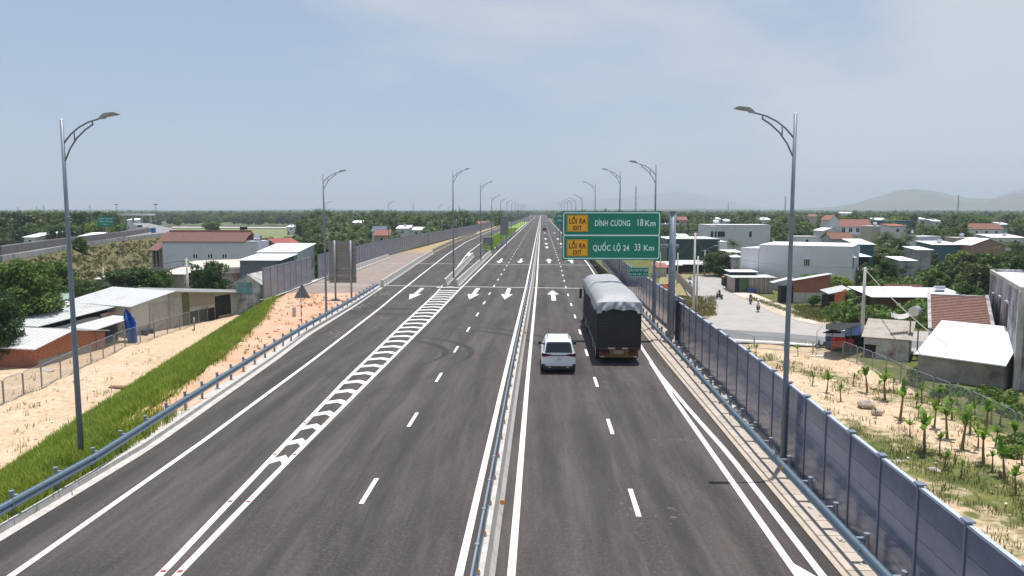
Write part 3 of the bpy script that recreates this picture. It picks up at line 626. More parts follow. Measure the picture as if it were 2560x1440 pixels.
for z in (W(1683, 563, 52).z, W(1683, 616, 52).z):
    MB().tube([(SX0+.3, .25, z), (PXc+.42, .25, z)], .115, 12).build('cross_arm', M_galv, sg, smooth=True)
    MB().tube([(SX1+.28, .25, z), (SX1+.34, .25, z)], .17, 12).build('arm_flange', M_galv, sg)
for fx in (.12, .38, .62, .88): MB().box(SX0+wd*fx-.04, SX0+wd*fx+.04, .03, .16, SZ0+.05, SZ1-.05).build('stiffener', M_galv, sg)
# dark backing column on the road side of the gantry (wall return)
tag(MB().box(8.95, 9.30, 50.35, 50.6, 0, 2.9).build('wall_end_post', mat('dark_post', (.03, .035, .045), .5)), 'dark upright closing the near noise wall at the gantry pole', 'post')
# small km sign
km1 = thing('kilometre_sign', 'small green CẦU VƯỢT ĐT 623B sign beside the tarped truck', 'road sign', (8.45, 56.2, 0))
x0, x1 = W(1571, 680, 56.2).x-8.45, W(1622, 680, 56.2).x-8.45; z1, z0 = W(1600, 668, 56.2).z, W(1600, 692.5, 56.2).z; w2 = (x1-x0)
MB().box(x0, x1, -.02, .02, z0, z1).build('sign_panel', M_sgreen, km1); b = MB(); rrect(b, x0+.02, x1-.02, z0+.02, z1-.02, .025, -.025, .05); b.build('white_border', M_swhite, km1)
for s, xx, zz, sz, fw in (('CẦU VƯỢT ĐT 623B', .5, .68, .26, .88), ('Km 1050 + 854   CT 01', .5, .27, .2, .88)):
    o = text(s, 'lettering', km1, x0+w2*xx, z0+(z1-z0)*zz, sz, M_swhite, -.03, weight=.004); xs_ = [v.co.x for v in o.data.vertices]; o.scale.x = w2*fw/(max(xs_)-min(xs_))
MB().box(x1, 0.02, -.03, .03, z0+.2, z0+.26).build('bracket', M_galv, km1); MB().box(-.05, .05, .09, .15, 0, z1+.1).build('sign_post', M_galv, km1)
# blank sign back at left
sb = thing('sign_board_back', 'blank grey back of a tall road sign on two round posts beside the ramp', 'road sign', (-19.5, 74, 0))
x0, x1 = W(822, 650, 74).x+19.5, W(890, 650, 74).x+19.5; z1, z0 = W(850, 602, 74).z, W(850, 707, 74).z
Mx = Matrix.Rotation(R_(10), 4, 'Z')
for i in range(6):
    za, zb_ = z0+(z1-z0)*i/6, z0+(z1-z0)*(i+1)/6; MB().box(x0, x1, .02, .05, za+.008, zb_-.008).build('sign_panel', M_sback, sb)
for xx in (x0, x1-.04): MB().box(xx, xx+.04, -.02, .07, z0, z1).build('edge_trim', M_galv, sb)
for i in range(5): z = z0+.25+(z1-z0-.5)*i/4; MB().box(x0+.03, x1-.03, -.05, .02, z-.03, z+.03).build('stiffener', M_galv, sb)
for px in (838, 878):
    xx = W(px, 650, 74).x+19.5; MB().tube([(xx, -.16, 0), (xx, -.16, z1+.05)], .10, 12).build('sign_post', M_galv, sb, smooth=True); MB().box(xx-.35, xx+.35, -.5, .2, 0, .12).build('post_base', M_galv, sb)
# triangular sign back on striped pole
ts = thing('warning_sign', 'grey back of a triangular warning sign on a red and white striped pole', 'road sign', tuple(G(755, 823)))
Yt = G(755, 823).y; xo = ts.location.x
def tv(px, py): p = W(px, py, Yt); return (p.x-xo, p.z)
MB().prism([tv(735, 745), tv(776, 745), tv(757, 712), tv(753, 712)], -.01, .02).build('sign_panel', mat('sign_back_dark', (.17, .17, .17), .6, .1), ts)
MB().box(-.3, .3, -.035, -.015, tv(755, 730)[1]-.03, tv(755, 730)[1]+.03).build('stiffener', M_galv, ts)
MB().tube([(0, -.06, tv(755, 754)[1]), (0, -.06, tv(755, 717)[1])], .04, 8).build('pole', M_galv, ts)
zt = tv(755, 754)[1]
for i in range(8): MB().tube([(0, -.06, zt*i/8), (0, -.06, zt*(i+1)/8)], .045, 8).build('stripe', M_red if i % 2 == 0 else M_white, ts)
b = G(736, 792); tag(MB().box(b.x-.12, b.x+.12, b.y-.12, b.y+.12, 0, .8).build('utility_box', M_conc), 'short grey concrete post beside the second left lamp', 'post')
# far green signs and grey sign backs
def far_sign(px0, px1, py0, py1, Y, m, label, post_to=0, posts=2, txt=None):
    a, c = W(px0, py0, Y), W(px1, py1, Y); cx = (a.x+c.x)/2; t = thing('road_sign', label, 'road sign', (cx, Y, post_to))
    w = (c.x-a.x)/2; MB().box(-w, w, -.03, .03, c.z-post_to, a.z-post_to).build('sign_panel', m, t)
    for i in range(posts):
        x = 0 if posts == 1 else (-w*.55 if i == 0 else w*.55); MB().tube([(x, .1, 0), (x, .1, a.z-post_to-.05)], .09, 8).build('sign_post', M_galv, t)
    if txt:
        for k, s in enumerate(txt):
            o = text(s, 'lettering', t, 0, (a.z+(c.z-a.z)*(k+.7)/(len(txt)+.4))-post_to, (a.z-c.z)/len(txt)*.62, M_swhite, -.05); xs_ = [v.co.x for v in o.data.vertices]; o.scale.x = min(1.0, 2*w*.86/(max(xs_)-min(xs_)))
    return t
far_sign(1391, 1428, 532, 560, 200, M_sgreen, 'far green sign half hidden left of the big exit sign', 0, 2, ('ĐÌNH CƯƠNG', 'MINH CHÂU'))
far_sign(1388, 1404, 549, 562, 290, M_sgreen, 'tiny lower green sign beside the far carriageway')
far_sign(1368, 1373, 538, 545, 620, M_sgreen, 'tiniest green sign at the far end of the expressway', 0, 1)
far_sign(1251, 1271, 544, 587, 190, M_sback, 'dark grey back of a tall far sign in the green wedge')
far_sign(1209, 1233, 594, 613, 168, M_sback, 'low grey sign back at the tip of the green wedge')
t = far_sign(243, 285, 542, 566, 165, M_sgreen, 'green sign over the distant left road reading TRẠM THU PHÍ TỊNH PHONG 700m', 1.6, 1, ('TRẠM THU PHÍ', 'TỊNH PHONG', '700 m'))
for k, (px, py) in enumerate(((1216, 628), (1229, 626))):
    g = G(px, py); t = thing('delineator_post', ('left', 'right')[k]+' of the two black and white striped delineator posts at the green wedge', 'delineator', tuple(g))
    for i in range(6): MB().box(-.12, .12, -.05, .05, i*.28, (i+1)*.28).build('stripe', M_white if i % 2 else M_black, t)

# ------------------------------------------------------------------ VEHICLES
def wheel(parent, x, y, r, w, name='wheel', side=1):
    wh = MB().tube([(x-w/2, y, r), (x+w/2, y, r)], r, 20).build(name, M_black, parent, smooth=False)
    MB().tube([(x+side*(w/2), y, r), (x+side*(w/2+.01), y, r)], r*.6, 14).build('rim', mat('rim_metal', (.3, .3, .31), .4, .1, metal=.6), wh); return wh
tr = thing('cargo_truck', 'dark green high-sided cargo truck with a silver tarpaulin over its load', 'truck', (4.50, 43.5, 0), R_(-.3))
M_tb = weathered('truck_body_dark', (.017, .019, .019), (.04, .038, .036), .6, .6, (.5, .8), 2)
HW = 1.24; BL = 15.2; ZT = 3.52
MB().box(-HW, HW, .04, BL, .95, ZT).build('cargo_body', M_tb, tr)
for s in (-1, 1):
    b = MB()
    for i in range(48): y = .2+i*(BL-.4)/47; b.box(s*HW-.02, s*HW+.02, y, y+.12, 1.0, ZT-.05)
    b.build('side_ribs', M_tb, tr)
    MB().box(s*HW-.05, s*HW+.04, .0, .14, .9, ZT).build('corner_post', M_tb, tr)
    MB().box(s*HW-.03, s*HW+.03, .1, BL, .88, 1.0).build('sill', mat('truck_sill', (.06, .05, .045), .7, .2), tr)
b = MB()
for i in range(13): z = 1.1+i*.17; b.box(-HW+.1, HW-.1, .0, .05, z, z+.05)
b.build('tailgate_ribs', M_tb, tr)
MB().box(-HW+.05, -.01, .02, .045, 1.0, ZT-.1).build('tailgate_door', M_tb, tr); MB().box(.01, HW-.05, .02, .045, 1.0, ZT-.1).build('tailgate_door', M_tb, tr)
MB().box(-1.2, 1.2, -.05, .06, .80, .98).build('rear_sill', mat('rust_red', (.07, .03, .025), .7, .3), tr)
for x0, x1 in ((-.62, -.22), (.18, .52)): MB().box(x0, x1, -.065, -.05, .87, .95).build('reflective_strip', mat('pale_plate', (.5, .48, .45), .5, .1), tr)
bp = MB().box(-1.12, 1.12, -.08, .0, .38, .62).build('rear_bumper', mat('dirty_yellow', (.16, .10, .03), .8, .5, 5), tr)
MB().box(-.55, .55, -.10, -.02, .55, .82).build('plate_panel', mat('dirty_yellow'+'', (.34, .19, .03)), tr)
MB().box(-.28, .28, -.11, -.10, .58, .79).build('number_plate', mat('dirty_plate', (.30, .22, .17), .7, .3, 8), tr)
for s in (-1, 1):
    MB().box(min(s*.62, s*1.1), max(s*.62, s*1.1), -.10, -.01, .50, .74).build('tail_lamp', mat('dark_red_lamp', (.085, .015, .012), .3, .2), tr)
    MB().tube([(s*1.0, -.12, .60), (s*1.0, -.10, .60)], .06, 10).build('lamp_lens', mat('dim_red', (.25, .03, .02), .4), tr)
    MB().box(s*.95-.1, s*.95+.1, -.11, -.09, .40, .47).build('bumper_reflector', mat('pale_plate', (.5, .48, .45)), tr)
    MB().box(min(s*.6, s*1.15), max(s*.6, s*1.15), .55, .6, .25, .85).build('mud_flap', M_black, tr)
MB().box(-.5, .5, .3, 17.2, .6, .95).build('chassis', M_black, tr)
for y in (1.7, 3.0, 4.3, 12.2, 13.5, 16.8):
    for s in (-1, 1): wheel(tr, s*.98, y, .5, .48, side=s)
b = MB()
for s in (-1, 1): b.box(s*1.18-.03, s*1.18+.03, 5.4, 11.4, .5, .56); b.box(s*1.18-.03, s*1.18+.03, 5.4, 11.4, .72, .78)
b.build('side_guard', M_galv, tr)
MB().box(-1.1, -.6, 6.2, 8, .45, .9).build('fuel_tank', M_galv, tr)
cab = MB().prism([(15.5, .55), (17.9, .55), (18.0, 1.6), (17.75, 2.9), (17.2, 3.05), (15.5, 3.05)], -1.2, 1.2, 'x').build('cab', mat('cab_green', (.02, .05, .05), .4, .1), tr)
MB().box(-1.21, 1.21, 16.3, 17.4, 1.7, 2.5).build('cab_window', M_glass, cab)
for s in (-1, 1):
    m_ = MB().box(s*1.42-.10, s*1.42+.10, 16.9, 17.0, 1.85, 2.65).build('mirror', M_black, tr); MB().box(min(s*1.18, s*1.4), max(s*1.18, s*1.4), 16.93, 16.97, 2.55, 2.6).build('mirror_arm', M_black, m_)
# tarpaulin: draped cloth with folds
nu, nv = 44, 90; P = []
for j in range(nv+1):
    v = j/nv; y = -.10+v*(BL+.2); row = []
    for i in range(nu+1):
        u = i/nu*2-1
        hw = HW+.045; side = abs(u) > .78; s = 1 if u > 0 else -1
        bul = (.34+.16*math.sin(math.pi*min(1, v*1.02))**.5+.05*math.sin(v*9)) * smooth(-.01, .06, v) * smooth(1.0, .95, v)
        if not side:
            x = u/.78*hw; q = (abs(u)/.78); z = ZT+.04+bul*(1-q**5)+.015*math.sin(x*5+y*1.7)*(1-q)+.022*math.sin(y*2.1+x*1.3+math.sin(y))-.05*max(0, 1-abs(y-9.5-.5*x)*1.6)
        else:
            d = (abs(u)-.78)/.22; drop = .55+.10*math.sin(y*.8+s)+.05*math.sin(y*2.1+s*2)
            x = s*(hw+.02+.02*math.sin(y*5+d*2)*d); z = ZT+.04-d*drop
        if j == 0 or j == 1:
            pass
        row.append((x, y, z+rng.normal(0, .004)))
    P.append(row)
tp = MB().grid(P)
# rear drape with gathered pleats
Q = []
for k in range(12):
    t_ = k/11; row = []
    for i in range(121):
        u = i/120*2-1; x = u*(HW+.06); gather = math.exp(-(u*1.1)**2)
        hem = (.36+.18*abs(u)**1.3+.05*math.sin(u*7.3+.6) if u > -.62 else .42) if abs(u) < .78 else .60
        z = ZT+.04+.07*(1-u*u)*(1-t_) - t_*hem
        y = -.11-.06*t_ - (.06*(1+math.sin(u*(13-5*t_)+1.2+math.sin(u*3)))+.03*math.sin(u*21+t_*3))*math.sin(min(1, t_*1.2)*math.pi*.6)*(1.1-.5*abs(u))
        row.append((x, y, z))
    Q.append(row)
tp.grid(Q)
M_tarp = mat('silver_tarpaulin', (.33, .34, .36), .55, .10, 1.2, .9, bscale=2.5)
tp.build('tarpaulin', M_tarp, tr, smooth=True)

# SUV
sv = thing('white_suv', 'white five-door SUV seen from behind in the left of the two right lanes', 'car', (.98, 40.55, 0), R_(.5))
M_car = mat('car_paint_white', (.74, .77, .82), .22, .02, 2, spec=.6)
secs = []  # y, zbottom, zbelt, halfwidth bottom/mid/belt
def loft(rows, name, m, parent, smooth=True, cap=True):
    b = MB(); n = len(rows[0]); b.grid([list(r)+[r[0]] for r in rows])
    if cap: b.add(rows[0], [tuple(range(n))[::-1]]); b.add(rows[-1], [tuple(range(n))])
    o = b.build(name, m, parent, smooth=False, fix=True)
    mdl = bmesh.new(); mdl.from_mesh(o.data); bmesh.ops.remove_doubles(mdl, verts=mdl.verts, dist=.0005); bmesh.ops.recalc_face_normals(mdl, faces=mdl.faces)
    for f in mdl.faces: f.smooth = smooth
    mdl.to_mesh(o.data); mdl.free()
    if smooth:
        md = o.modifiers.new('bevel', 'BEVEL'); md.width = .03; md.segments = 2; md.limit_method = 'ANGLE'; md.angle_limit = R_(35)
    return o
def ring(y, zb, zt, wb, wm, wt, r=.06):
    zm = zb+(zt-zb)*.45
    h = [(wb, zb), (wm, zb+.12), (wm+.01, zm), (wm-.015, zt-.08), (wt, zt)]
    return [(x, y, z) for x, z in h]+[(-x, y, z) for x, z in h[::-1]]
loft([ring(0, .42, 1.10, .72, .84, .78), ring(.06, .36, 1.15, .78, .90, .81), ring(.5, .30, 1.14, .84, .925, .84), ring(1.6, .28, 1.10, .85, .925, .85), ring(3.4, .28, 1.06, .85, .925, .84), ring(4.2, .32, 1.0, .82, .90, .78), ring(4.7, .40, .88, .70, .80, .66)], 'body', M_car, sv)
def ringc(y, z0, z1, w0, w1): h = [(w0, z0), (w1+.04, z1-.10), (w1-.06, z1)]; return [(x, y, z) for x, z in h]+[(-x, y, z) for x, z in h[::-1]]
loft([ringc(.04, 1.08, 1.17, .80, .78), ringc(.14, 1.06, 1.42, .81, .74), ringc(.32, 1.06, 1.74, .82, .68), ringc(.9, 1.06, 1.80, .83, .68), ringc(2.1, 1.05, 1.81, .83, .68), ringc(2.9, 1.04, 1.74, .82, .66), ringc(3.7, 1.0, 1.06, .78, .74)], 'cabin', M_car, sv)
# glass set slightly proud
def quadp(name, pts, m, parent, th=.01): return MB().add(pts, [tuple(range(len(pts)))]).build(name, m, parent)
quadp('rear_window', [(-.74, .015, 1.17), (.74, .015, 1.17), (.66, .235, 1.66), (-.66, .235, 1.66)], M_glass, sv)
for s in (-1, 1):
    quadp('side_window', [(s*.842, .55, 1.13), (s*.842, 3.35, 1.12), (s*.735, 2.75, 1.62), (s*.735, .62, 1.66)], M_glass, sv)
quadp('windscreen', [(-.72, 3.66, 1.12), (.72, 3.66, 1.12), (.6, 2.98, 1.70), (-.6, 2.98, 1.70)], M_glass, sv)
MB().prism([(.18, 1.70), (.55, 1.80), (.55, 1.83), (.10, 1.76)], -.62, .62, 'x').build('roof_spoiler', M_car, sv)
M_lampr = mat('dark_red_lamp', (.16, .015, .012))
for s in (-1, 1):
    MB().prism([(s*.34, 1.06), (s*.90, 1.15), (s*.925, .98), (s*.78, .95), (s*.34, 1.01)], -.012, .2).build('tail_lamp', mat('suv_tail_lamp', (.10, .01, .018), .15, .2), sv)
    MB().box(min(s*.73, s*.91), max(s*.73, s*.91), -.02, .14, .42, .56).build('bumper_corner', M_black, sv)
    MB().tube([(s*.58, .6, 1.83), (s*.58, .7, 1.87), (s*.58, 2.4, 1.86), (s*.58, 2.5, 1.81)], .022, 6).build('roof_rail', M_galv, sv)
    m_ = MB().box(min(s*.93, s*1.10), max(s*.93, s*1.10), 2.95, 3.12, 1.10, 1.27).build('mirror', M_black, sv); MB().box(min(s*.84, s*.95), max(s*.84, s*.95), 3.0, 3.06, 1.12, 1.18).build('mirror_stalk', M_black, m_)
    MB().box(min(s*.42, s*.56), max(s*.42, s*.56), -.04, -.01, .36, .41).build('fog_lamp', mat('fog_amber', (.6, .5, .35), .3), sv)
MB().box(-.36, .36, -.025, .03, 1.0, 1.05).build('lamp_garnish', M_black, sv)
MB().box(-.80, .80, -.03, .06, .28, .44).build('lower_bumper', M_black, sv)
MB().prism([(-.86, .62), (.86, .62), (.84, .48), (.70, .46), (.55, .60), (-.55, .60), (-.70, .46), (-.84, .48)], -.02, .06).build('bumper', M_car, sv)
pl_ = MB().box(-.19, .19, -.035, -.01, .76, .93).build('number_plate', M_white, sv)
text('51G', 'lettering', pl_, 0, .885, .08, M_black, -.038); text('325.18', 'lettering', pl_, 0, .805, .08, M_black, -.038)
MB().tube([(-.25, .08, 1.15), (.05, .10, 1.20)], .012, 5).build('wiper', M_black, sv)
MB().box(-.04, .04, 1.0, 1.12, 1.80, 1.85).build('antenna_fin', M_car, sv)
for y in (.95, 3.75):
    for s in (-1, 1): wheel(sv, s*.80, y, .38, .26, side=s)
MB().box(-.8, .8, .15, 4.4, .22, .34).build('underbody', M_black, sv)

def small_car(x, y, rz, col, label, van=False, truck=False, z=0.0, s=1):
    t = thing('truck' if truck else 'van' if van else 'car', label, 'truck' if truck else 'van' if van else 'car', (x, y, z), rz)
    m = mat('paint_'+label[:12].replace(' ', '_'), col, .35, .05); h = 1.9 if van else 1.5
    if truck: MB().box(-1.2, 1.2, 0, 7, 1, 3.3).build('cargo_box', m, t); MB().box(-1.15, 1.15, 7.2, 9, .5, 2.8).build('cab', m, t)
    else:
        MB().prism([(0, .35), (4.5, .35), (4.4, .9), (3.4, 1.0), (2.8, h), (.3, h), (0, 1.0)], -.9, .9, 'x').build('body', m, t)
        MB().box(-.8, .8, -.01, .02 if not van else .0, 1.05, h-.15).build('rear_window', M_glass, t)
    for yy in (1.0, 3.5 if not truck else 8):
        for q in (-1, 1): wheel(t, q*.85, yy, .35, .2, side=q)
    return t
small_car(1.5, 330, 0, (.03, .035, .045), 'dark car far ahead on the right carriageway')
small_car(4.8, 560, 0, (.7, .7, .7), 'tiny pale car at the far end of the right carriageway')
small_car(-3.8, 640, 0, (.75, .75, .75), 'tiny white van at the far end of the left carriageway', van=True)

# ------------------------------------------------------------------ FRAMES FOR BUILDINGS
class FR:
    """facade frame: origin at near-left ground corner, x along the facade, y into the building, z up"""
    def __init__(s, A, B):
        s.A = Vector(A); s.u = (Vector(B)-s.A); s.u.z = 0; s.w = s.u.length; s.u.normalize(); s.v = Vector((-s.u.y, s.u.x, 0)); s.rz = math.atan2(s.u.y, s.u.x)
    def p(s, px, py, d=0.0):
        r = ray(px, py); o = Vector((0, 0, HC)); n = s.v; A = s.A+s.v*d
        t = (A-o).dot(n)/r.dot(n); q = o+r*t-s.A; return q.dot(s.u), q.z+s.A.z
def FY(x0, x1, Y, zb, dy=0): return FR((W(x0, 600, Y).x, Y, zb), (W(x1, 600, Y+dy).x, Y+dy, zb))
KEEP = []          # (px0, px1, py0, py1, depth) regions that trees must leave visible
FOOT = []
def keep(x0, x1, y0, y1, Y): KEEP.append((x0, x1, y0, y1, Y))
def corr(b, x0, x1, y0, z0, y1, z1, wave=.25, amp=.03, th=.0, rows=0, rowamp=.03):
    """profiled roof sheet from front edge (y0,z0) to back edge (y1,z1)"""
    n = max(2, int((x1-x0)/wave*4)); n = min(n, 260); m = max(1, rows*2); P = []
    for j in range(m+1):
        t = j/m; zz = 0
        if rows: zz = rowamp if j % 2 == 0 else 0.0
        tt = t if not rows or j % 2 == 0 else (j-1)/m+.02/max(rows, 1)+1.0/m*1.0-1e-3 if False else t
        P.append([(x0+(x1-x0)*i/n, y0+(y1-y0)*tt, z0+(z1-z0)*tt+zz+amp*math.sin(2*math.pi*(x0+(x1-x0)*i/n)/wave)) for i in range(n+1)])
    b.grid(P)
    b.quad((x0, y0, z0-.05), (x1, y0, z0-.05), (x1, y1, z1-.05), (x0, y1, z1-.05))
    b.box(x0, x1, y0-.015, y0+.015, z0-.06, z0+.0)
def tile_roof(b, x0, x1, y0, z0, y1, z1, rows, cw=.3):
    """stepped courses of tiles"""
    n = min(int((x1-x0)/cw*3), 200); P = []
    for r in range(rows):
        for t, up in ((r/rows, .07), ((r+.97)/rows, .0)):
            P.append([(x0+(x1-x0)*i/n, y0+(y1-y0)*t, z0+(z1-z0)*t+up+.022*abs(math.sin(math.pi*(x0+(x1-x0)*i/n)/cw))) for i in range(n+1)])
    b.grid(P); b.box(x0, x1, y0-.01, y0+.02, z0-.06, z0+.05)
def window(t, x0, x1, z0, z1, y=0.0, fm_=None, panes=2, gm=None, ft=.06):
    fm_ = fm_ or M_white
    w = MB(); f = ft*min(1, (x1-x0)); w.box(x0, x1, y-.05, y+.02, z0, z0+f); w.box(x0, x1, y-.05, y+.02, z1-f, z1); w.box(x0, x0+f, y-.05, y+.02, z0+f, z1-f); w.box(x1-f, x1, y-.05, y+.02, z0+f, z1-f)
    for i in range(1, panes): xx = x0+(x1-x0)*i/panes; w.box(xx-f/2, xx+f/2, y-.045, y+.015, z0+f, z1-f)
    o = w.build('window', fm_, t); MB().box(x0+f*.5, x1-f*.5, y-.012, y-.004, z0+f*.5, z1-f*.5).build('pane', gm or M_glass, o); return o
def building(name, label, cat, fr, h, depth, wm, roof='flat', rm=None, ridge=1.2, over=.3, rowst=10, ridge_d=None, parapet=.0):
    t = thing(name, label, cat, tuple(fr.A), fr.rz); w = fr.w; rm = rm or M_ltin
    FOOT.append((fr.A+fr.u*w/2+fr.v*depth/2, max(w, depth)*.62+1))
    if roof == 'flat':
        MB().box(0, w, 0, depth, -.4, h).build('wall', wm, t); MB().box(-over*.3, w+over*.3, -over*.3, depth+over*.3, h+.002, h+.12).build('roof', rm, t)
    elif roof == 'gablex':
        rd = ridge_d or depth/2
        MB().prism([(0, -.4), (depth, -.4), (depth, h), (rd, h+ridge), (0, h)], 0, w, 'x').build('wall', wm, t)
        b = MB(); k = over/ rd*ridge
        tile_roof(b, -over, w+over, -over, h-k+.05, rd, h+ridge+.05, rowst); tile_roof(b, -over, w+over, depth+over, h-k+.05, rd, h+ridge+.05, rowst)
        b.box(-over, w+over, rd-.12, rd+.12, h+ridge+.04, h+ridge+.16); b.build('roof', rm, t)
    elif roof == 'gabley':
        MB().prism([(0, -.4), (w, -.4), (w, h), (w/2, h+ridge), (0, h)], 0, depth).build('wall', wm, t)
        b = MB(); k = over/(w/2)*ridge
        for s in (0, 1):
            a = (-over, h-k) if s == 0 else (w+over, h-k)
            b.add([(a[0], -over, a[1]+.05), (w/2, -over, h+ridge+.05), (w/2, depth+over, h+ridge+.05), (a[0], depth+over, a[1]+.05), (a[0], -over, a[1]-.05), (w/2, -over, h+ridge-.05), (w/2, depth+over, h+ridge-.05), (a[0], depth+over, a[1]-.05)], [(0, 1, 2, 3), (7, 6, 5, 4), (0, 4, 5, 1), (3, 2, 6, 7), (0, 3, 7, 4)])
        b.build('roof', rm, t)
    elif roof == 'shed':
        MB().prism([(0, -.4), (depth, -.4), (depth, h+ridge), (0, h)], 0, w, 'x').build('wall', wm, t)
        b = MB(); k = over/depth*ridge; corr(b, -over, w+over, -over, h-k+.06, depth+over, h+ridge+k+.06); b.build('roof', rm, t)
    return t

# ------------------------------------------------------------------ LEFT BUILDINGS
f = FY(405, 640, 150, ZL); zt = f.p(500, 606)[1]-ZL
t = building('grey_house', 'long grey-blue house with red tiled roof and three white windows', 'house', f, zt, 8.5, M_greyp, 'flat', M_concl)
x0, x1 = f.p(412, 606)[0], f.p(612, 606)[0]; b = MB()
tile_roof(b, x0-1.6, x1, -.35, zt+.12, 4.2, zt+2.0, 14); b.build('roof', mat('brown_red_tile', (.25, .135, .115), .85, .2, 3), t)
b = MB(); tile_roof(b, x0-.8, x1-.3, 7.8, zt+.3, 4.3, zt+2.25, 10); b.box(x0-1.0, x1-.2, 4.05, 4.5, zt+1.98, zt+2.35); b.build('roof_ridge', M_tiler, t)
MB().prism([(0, zt), (8.5, zt), (4.2, zt+1.95)], x0-.9, x0-.6, 'x').build('gable', M_greyp, t)
for a, c in ((481, 496), (518, 533), (554, 569)): xa, za = f.p(a, 648); xb, zb_ = f.p(c, 633); window(t, xa, xb, za-ZL, zb_-ZL, 0, M_white, 2, None, .2)
xa = f.p(620, 606)[0]; xb = f.p(645, 606)[0]; MB().box(xa, xb, .02, 6, zt-3, zt+.25).build('parapet', M_greyp, t)
b = MB().tube([(xa+.6, 2, zt+.9), (xa+1.9, 2, zt+.9)], .55, 14).build('water_tank', M_steel, t, smooth=False); MB().box(xa+.6, xa+1.9, 1.6, 2.4, zt+.1, zt+.5).build('tank_stand', M_galv, t)
xa, xb = f.p(566, 590)[0], f.p(600, 590)[0]; MB().box(xa+1.2, xb-.8, 4, 6, zt+2.4, zt+3.0).build('roof_box', M_dark, t)
# porch wing
f2 = FY(378, 404, 151, ZL); h2 = f2.p(390, 626)[1]-ZL; t2 = thing('porch_wing', 'dark pillared porch with brown tiled roof at the left end of the grey house', 'house porch', tuple(f2.A)); w = f2.w
for x in (0, w*.33, w*.66, w-.3): MB().box(x, x+.3, 0, .3, 0, h2).build('pillar', mat('tan_pillar', (.30, .24, .19), .8, .15), t2)
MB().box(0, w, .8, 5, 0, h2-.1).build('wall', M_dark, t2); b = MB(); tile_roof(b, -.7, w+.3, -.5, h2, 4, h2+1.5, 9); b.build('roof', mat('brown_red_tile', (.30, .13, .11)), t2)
MB().box(-.4, w, -.1, .4, 0, h2*.38).build('front_wall', M_mould2, t2)
keep(375, 645, 583, 655, 150)
# white/steel boxes
f = FY(645, 742, 118, ZL); h = f.p(700, 630)[1]-ZL
t = building('white_roofed_shed', 'steel-sided shed with two white roof levels beside the grey house', 'shed', f, h, 9, M_whitep, 'shed', M_btin, ridge=.9)
f2 = FY(655, 750, 110, ZL); h2 = f2.p(700, 650)[1]-ZL; MB().box(.2, f2.w, -8, -.05, -.3, h2).build('lower_wall', M_blueg, t); b = MB(); corr(b, 0, f2.w+.9, -8.6, h2, -.1, h2+.5); b.build('lower_roof', M_btin, t)
for k in range(4): xx = .8+k*1.1; window(t, xx, xx+.5, h-1.1, h-.4, -.03, M_whitep, 1)
keep(645, 765, 612, 665, 108)
f = FY(715, 768, 155, ZL, 5); h = f.p(740, 622)[1]-ZL; building('red_roof_shed', 'dark shed with a sloping maroon metal roof among the palms', 'shed', f, h, 5, M_mould2, 'shed', mat('maroon_sheet', (.28, .05, .04), .6, .15), ridge=1.9); keep(708, 768, 594, 640, 154)
# cream flat roofs
f = FR(W(512, 700, 109)*1, W(690, 700, 115)); f.A.z = ZL; h = f.p(600, 668)[1]-ZL
t = building('cream_roofed_workshop', 'low workshop with a broad cream sheet roof in front of the grey house', 'workshop', f, h, 11, M_mould2, 'shed', mat('cream_roof', (.58, .53, .46), .7, .08), ridge=.45)
b = MB(); b.box(-.4, f.w*.55, -.75, -.4, h-.8, h-.05); b.build('fascia', M_conc, t); keep(500, 690, 648, 690, 98)
f = FY(395, 455, 104, ZL); h = f.p(420, 686)[1]-ZL; building('pale_roof_hut', 'low hut with a pale pink sheet roof behind the utility pole', 'hut', f, h, 8, M_mould2, 'shed', mat('pinkish_roof', (.62, .52, .48), .7, .12), ridge=.5); keep(395, 470, 660, 700, 103)
f = FY(235, 285, 108, ZL); h = f.p(260, 698)[1]-ZL; building('grey_roof_hut', 'small open hut with grey roof among the left trees', 'hut', f, h, 5, M_mould2, 'shed', M_ltin, ridge=.4); keep(235, 285, 683, 720, 107)
# mouldy gable house
f = FY(586, 646, 96, ZL); h = f.p(586, 707)[1]-ZL; t = building('mouldy_gable_house', 'small gabled house with mould-streaked wall and turquoise band', 'house', f, h, 9, M_mould, 'gabley', M_mould2, ridge=f.p(604, 686)[1]-ZL-h, over=.35)
xa, za = f.p(592, 735); xb, zb_ = f.p(630, 706); MB().box(xa, xb, -.05, 0, za-ZL, zb_-ZL).build('turquoise_panel', weathered('turquoise_paint', (.16, .34, .35), (.08, .12, .12), .9, .7, (.45, .7), 2), t); keep(575, 660, 683, 740, 95)
f = FY(625, 662, 99, ZL); h = f.p(640, 712)[1]-ZL; building('dark_lean_to', 'dark lean-to between the gable house and the noise wall', 'lean-to', f, h, 6, M_dark, 'shed', M_mould2, ridge=.5)
# long shed beside the fence (facade follows the fence)
A = G(330, 840, ZL); B_ = G(585, 787, ZL); B_ = A+(B_-A).normalized()*((B_-A).length+2.2); f = FR(A, B_); t = thing('long_shed', 'long patched shed with whitewashed wall, tan sheets and a dark doorway', 'shed', tuple(f.A), f.rz)
FOOT.append((f.A+f.u*f.w/2+f.v*5, 11)); keep(255, 660, 722, 845, 80)
xr, zr = f.p(430, 729); x_0, z_0 = f.p(328, 763); xe, ze = f.p(652, 733)
xe = min(xe, f.w+6)
MB().prism([(xr, -.3), (xe, -.3), (xe, ze-ZL), (xr, zr-ZL)], .002, 4.5).build('wall', M_conc, t)
MB().prism([(0, -.3), (xr, -.3), (xr, zr-ZL), (x_0, z_0-ZL)], 0, 8).build('wall', weathered('whitewashed_wall', (.62, .60, .58), (.16, .14, .13), .9, .45, (.56, .76), 1.5), t)
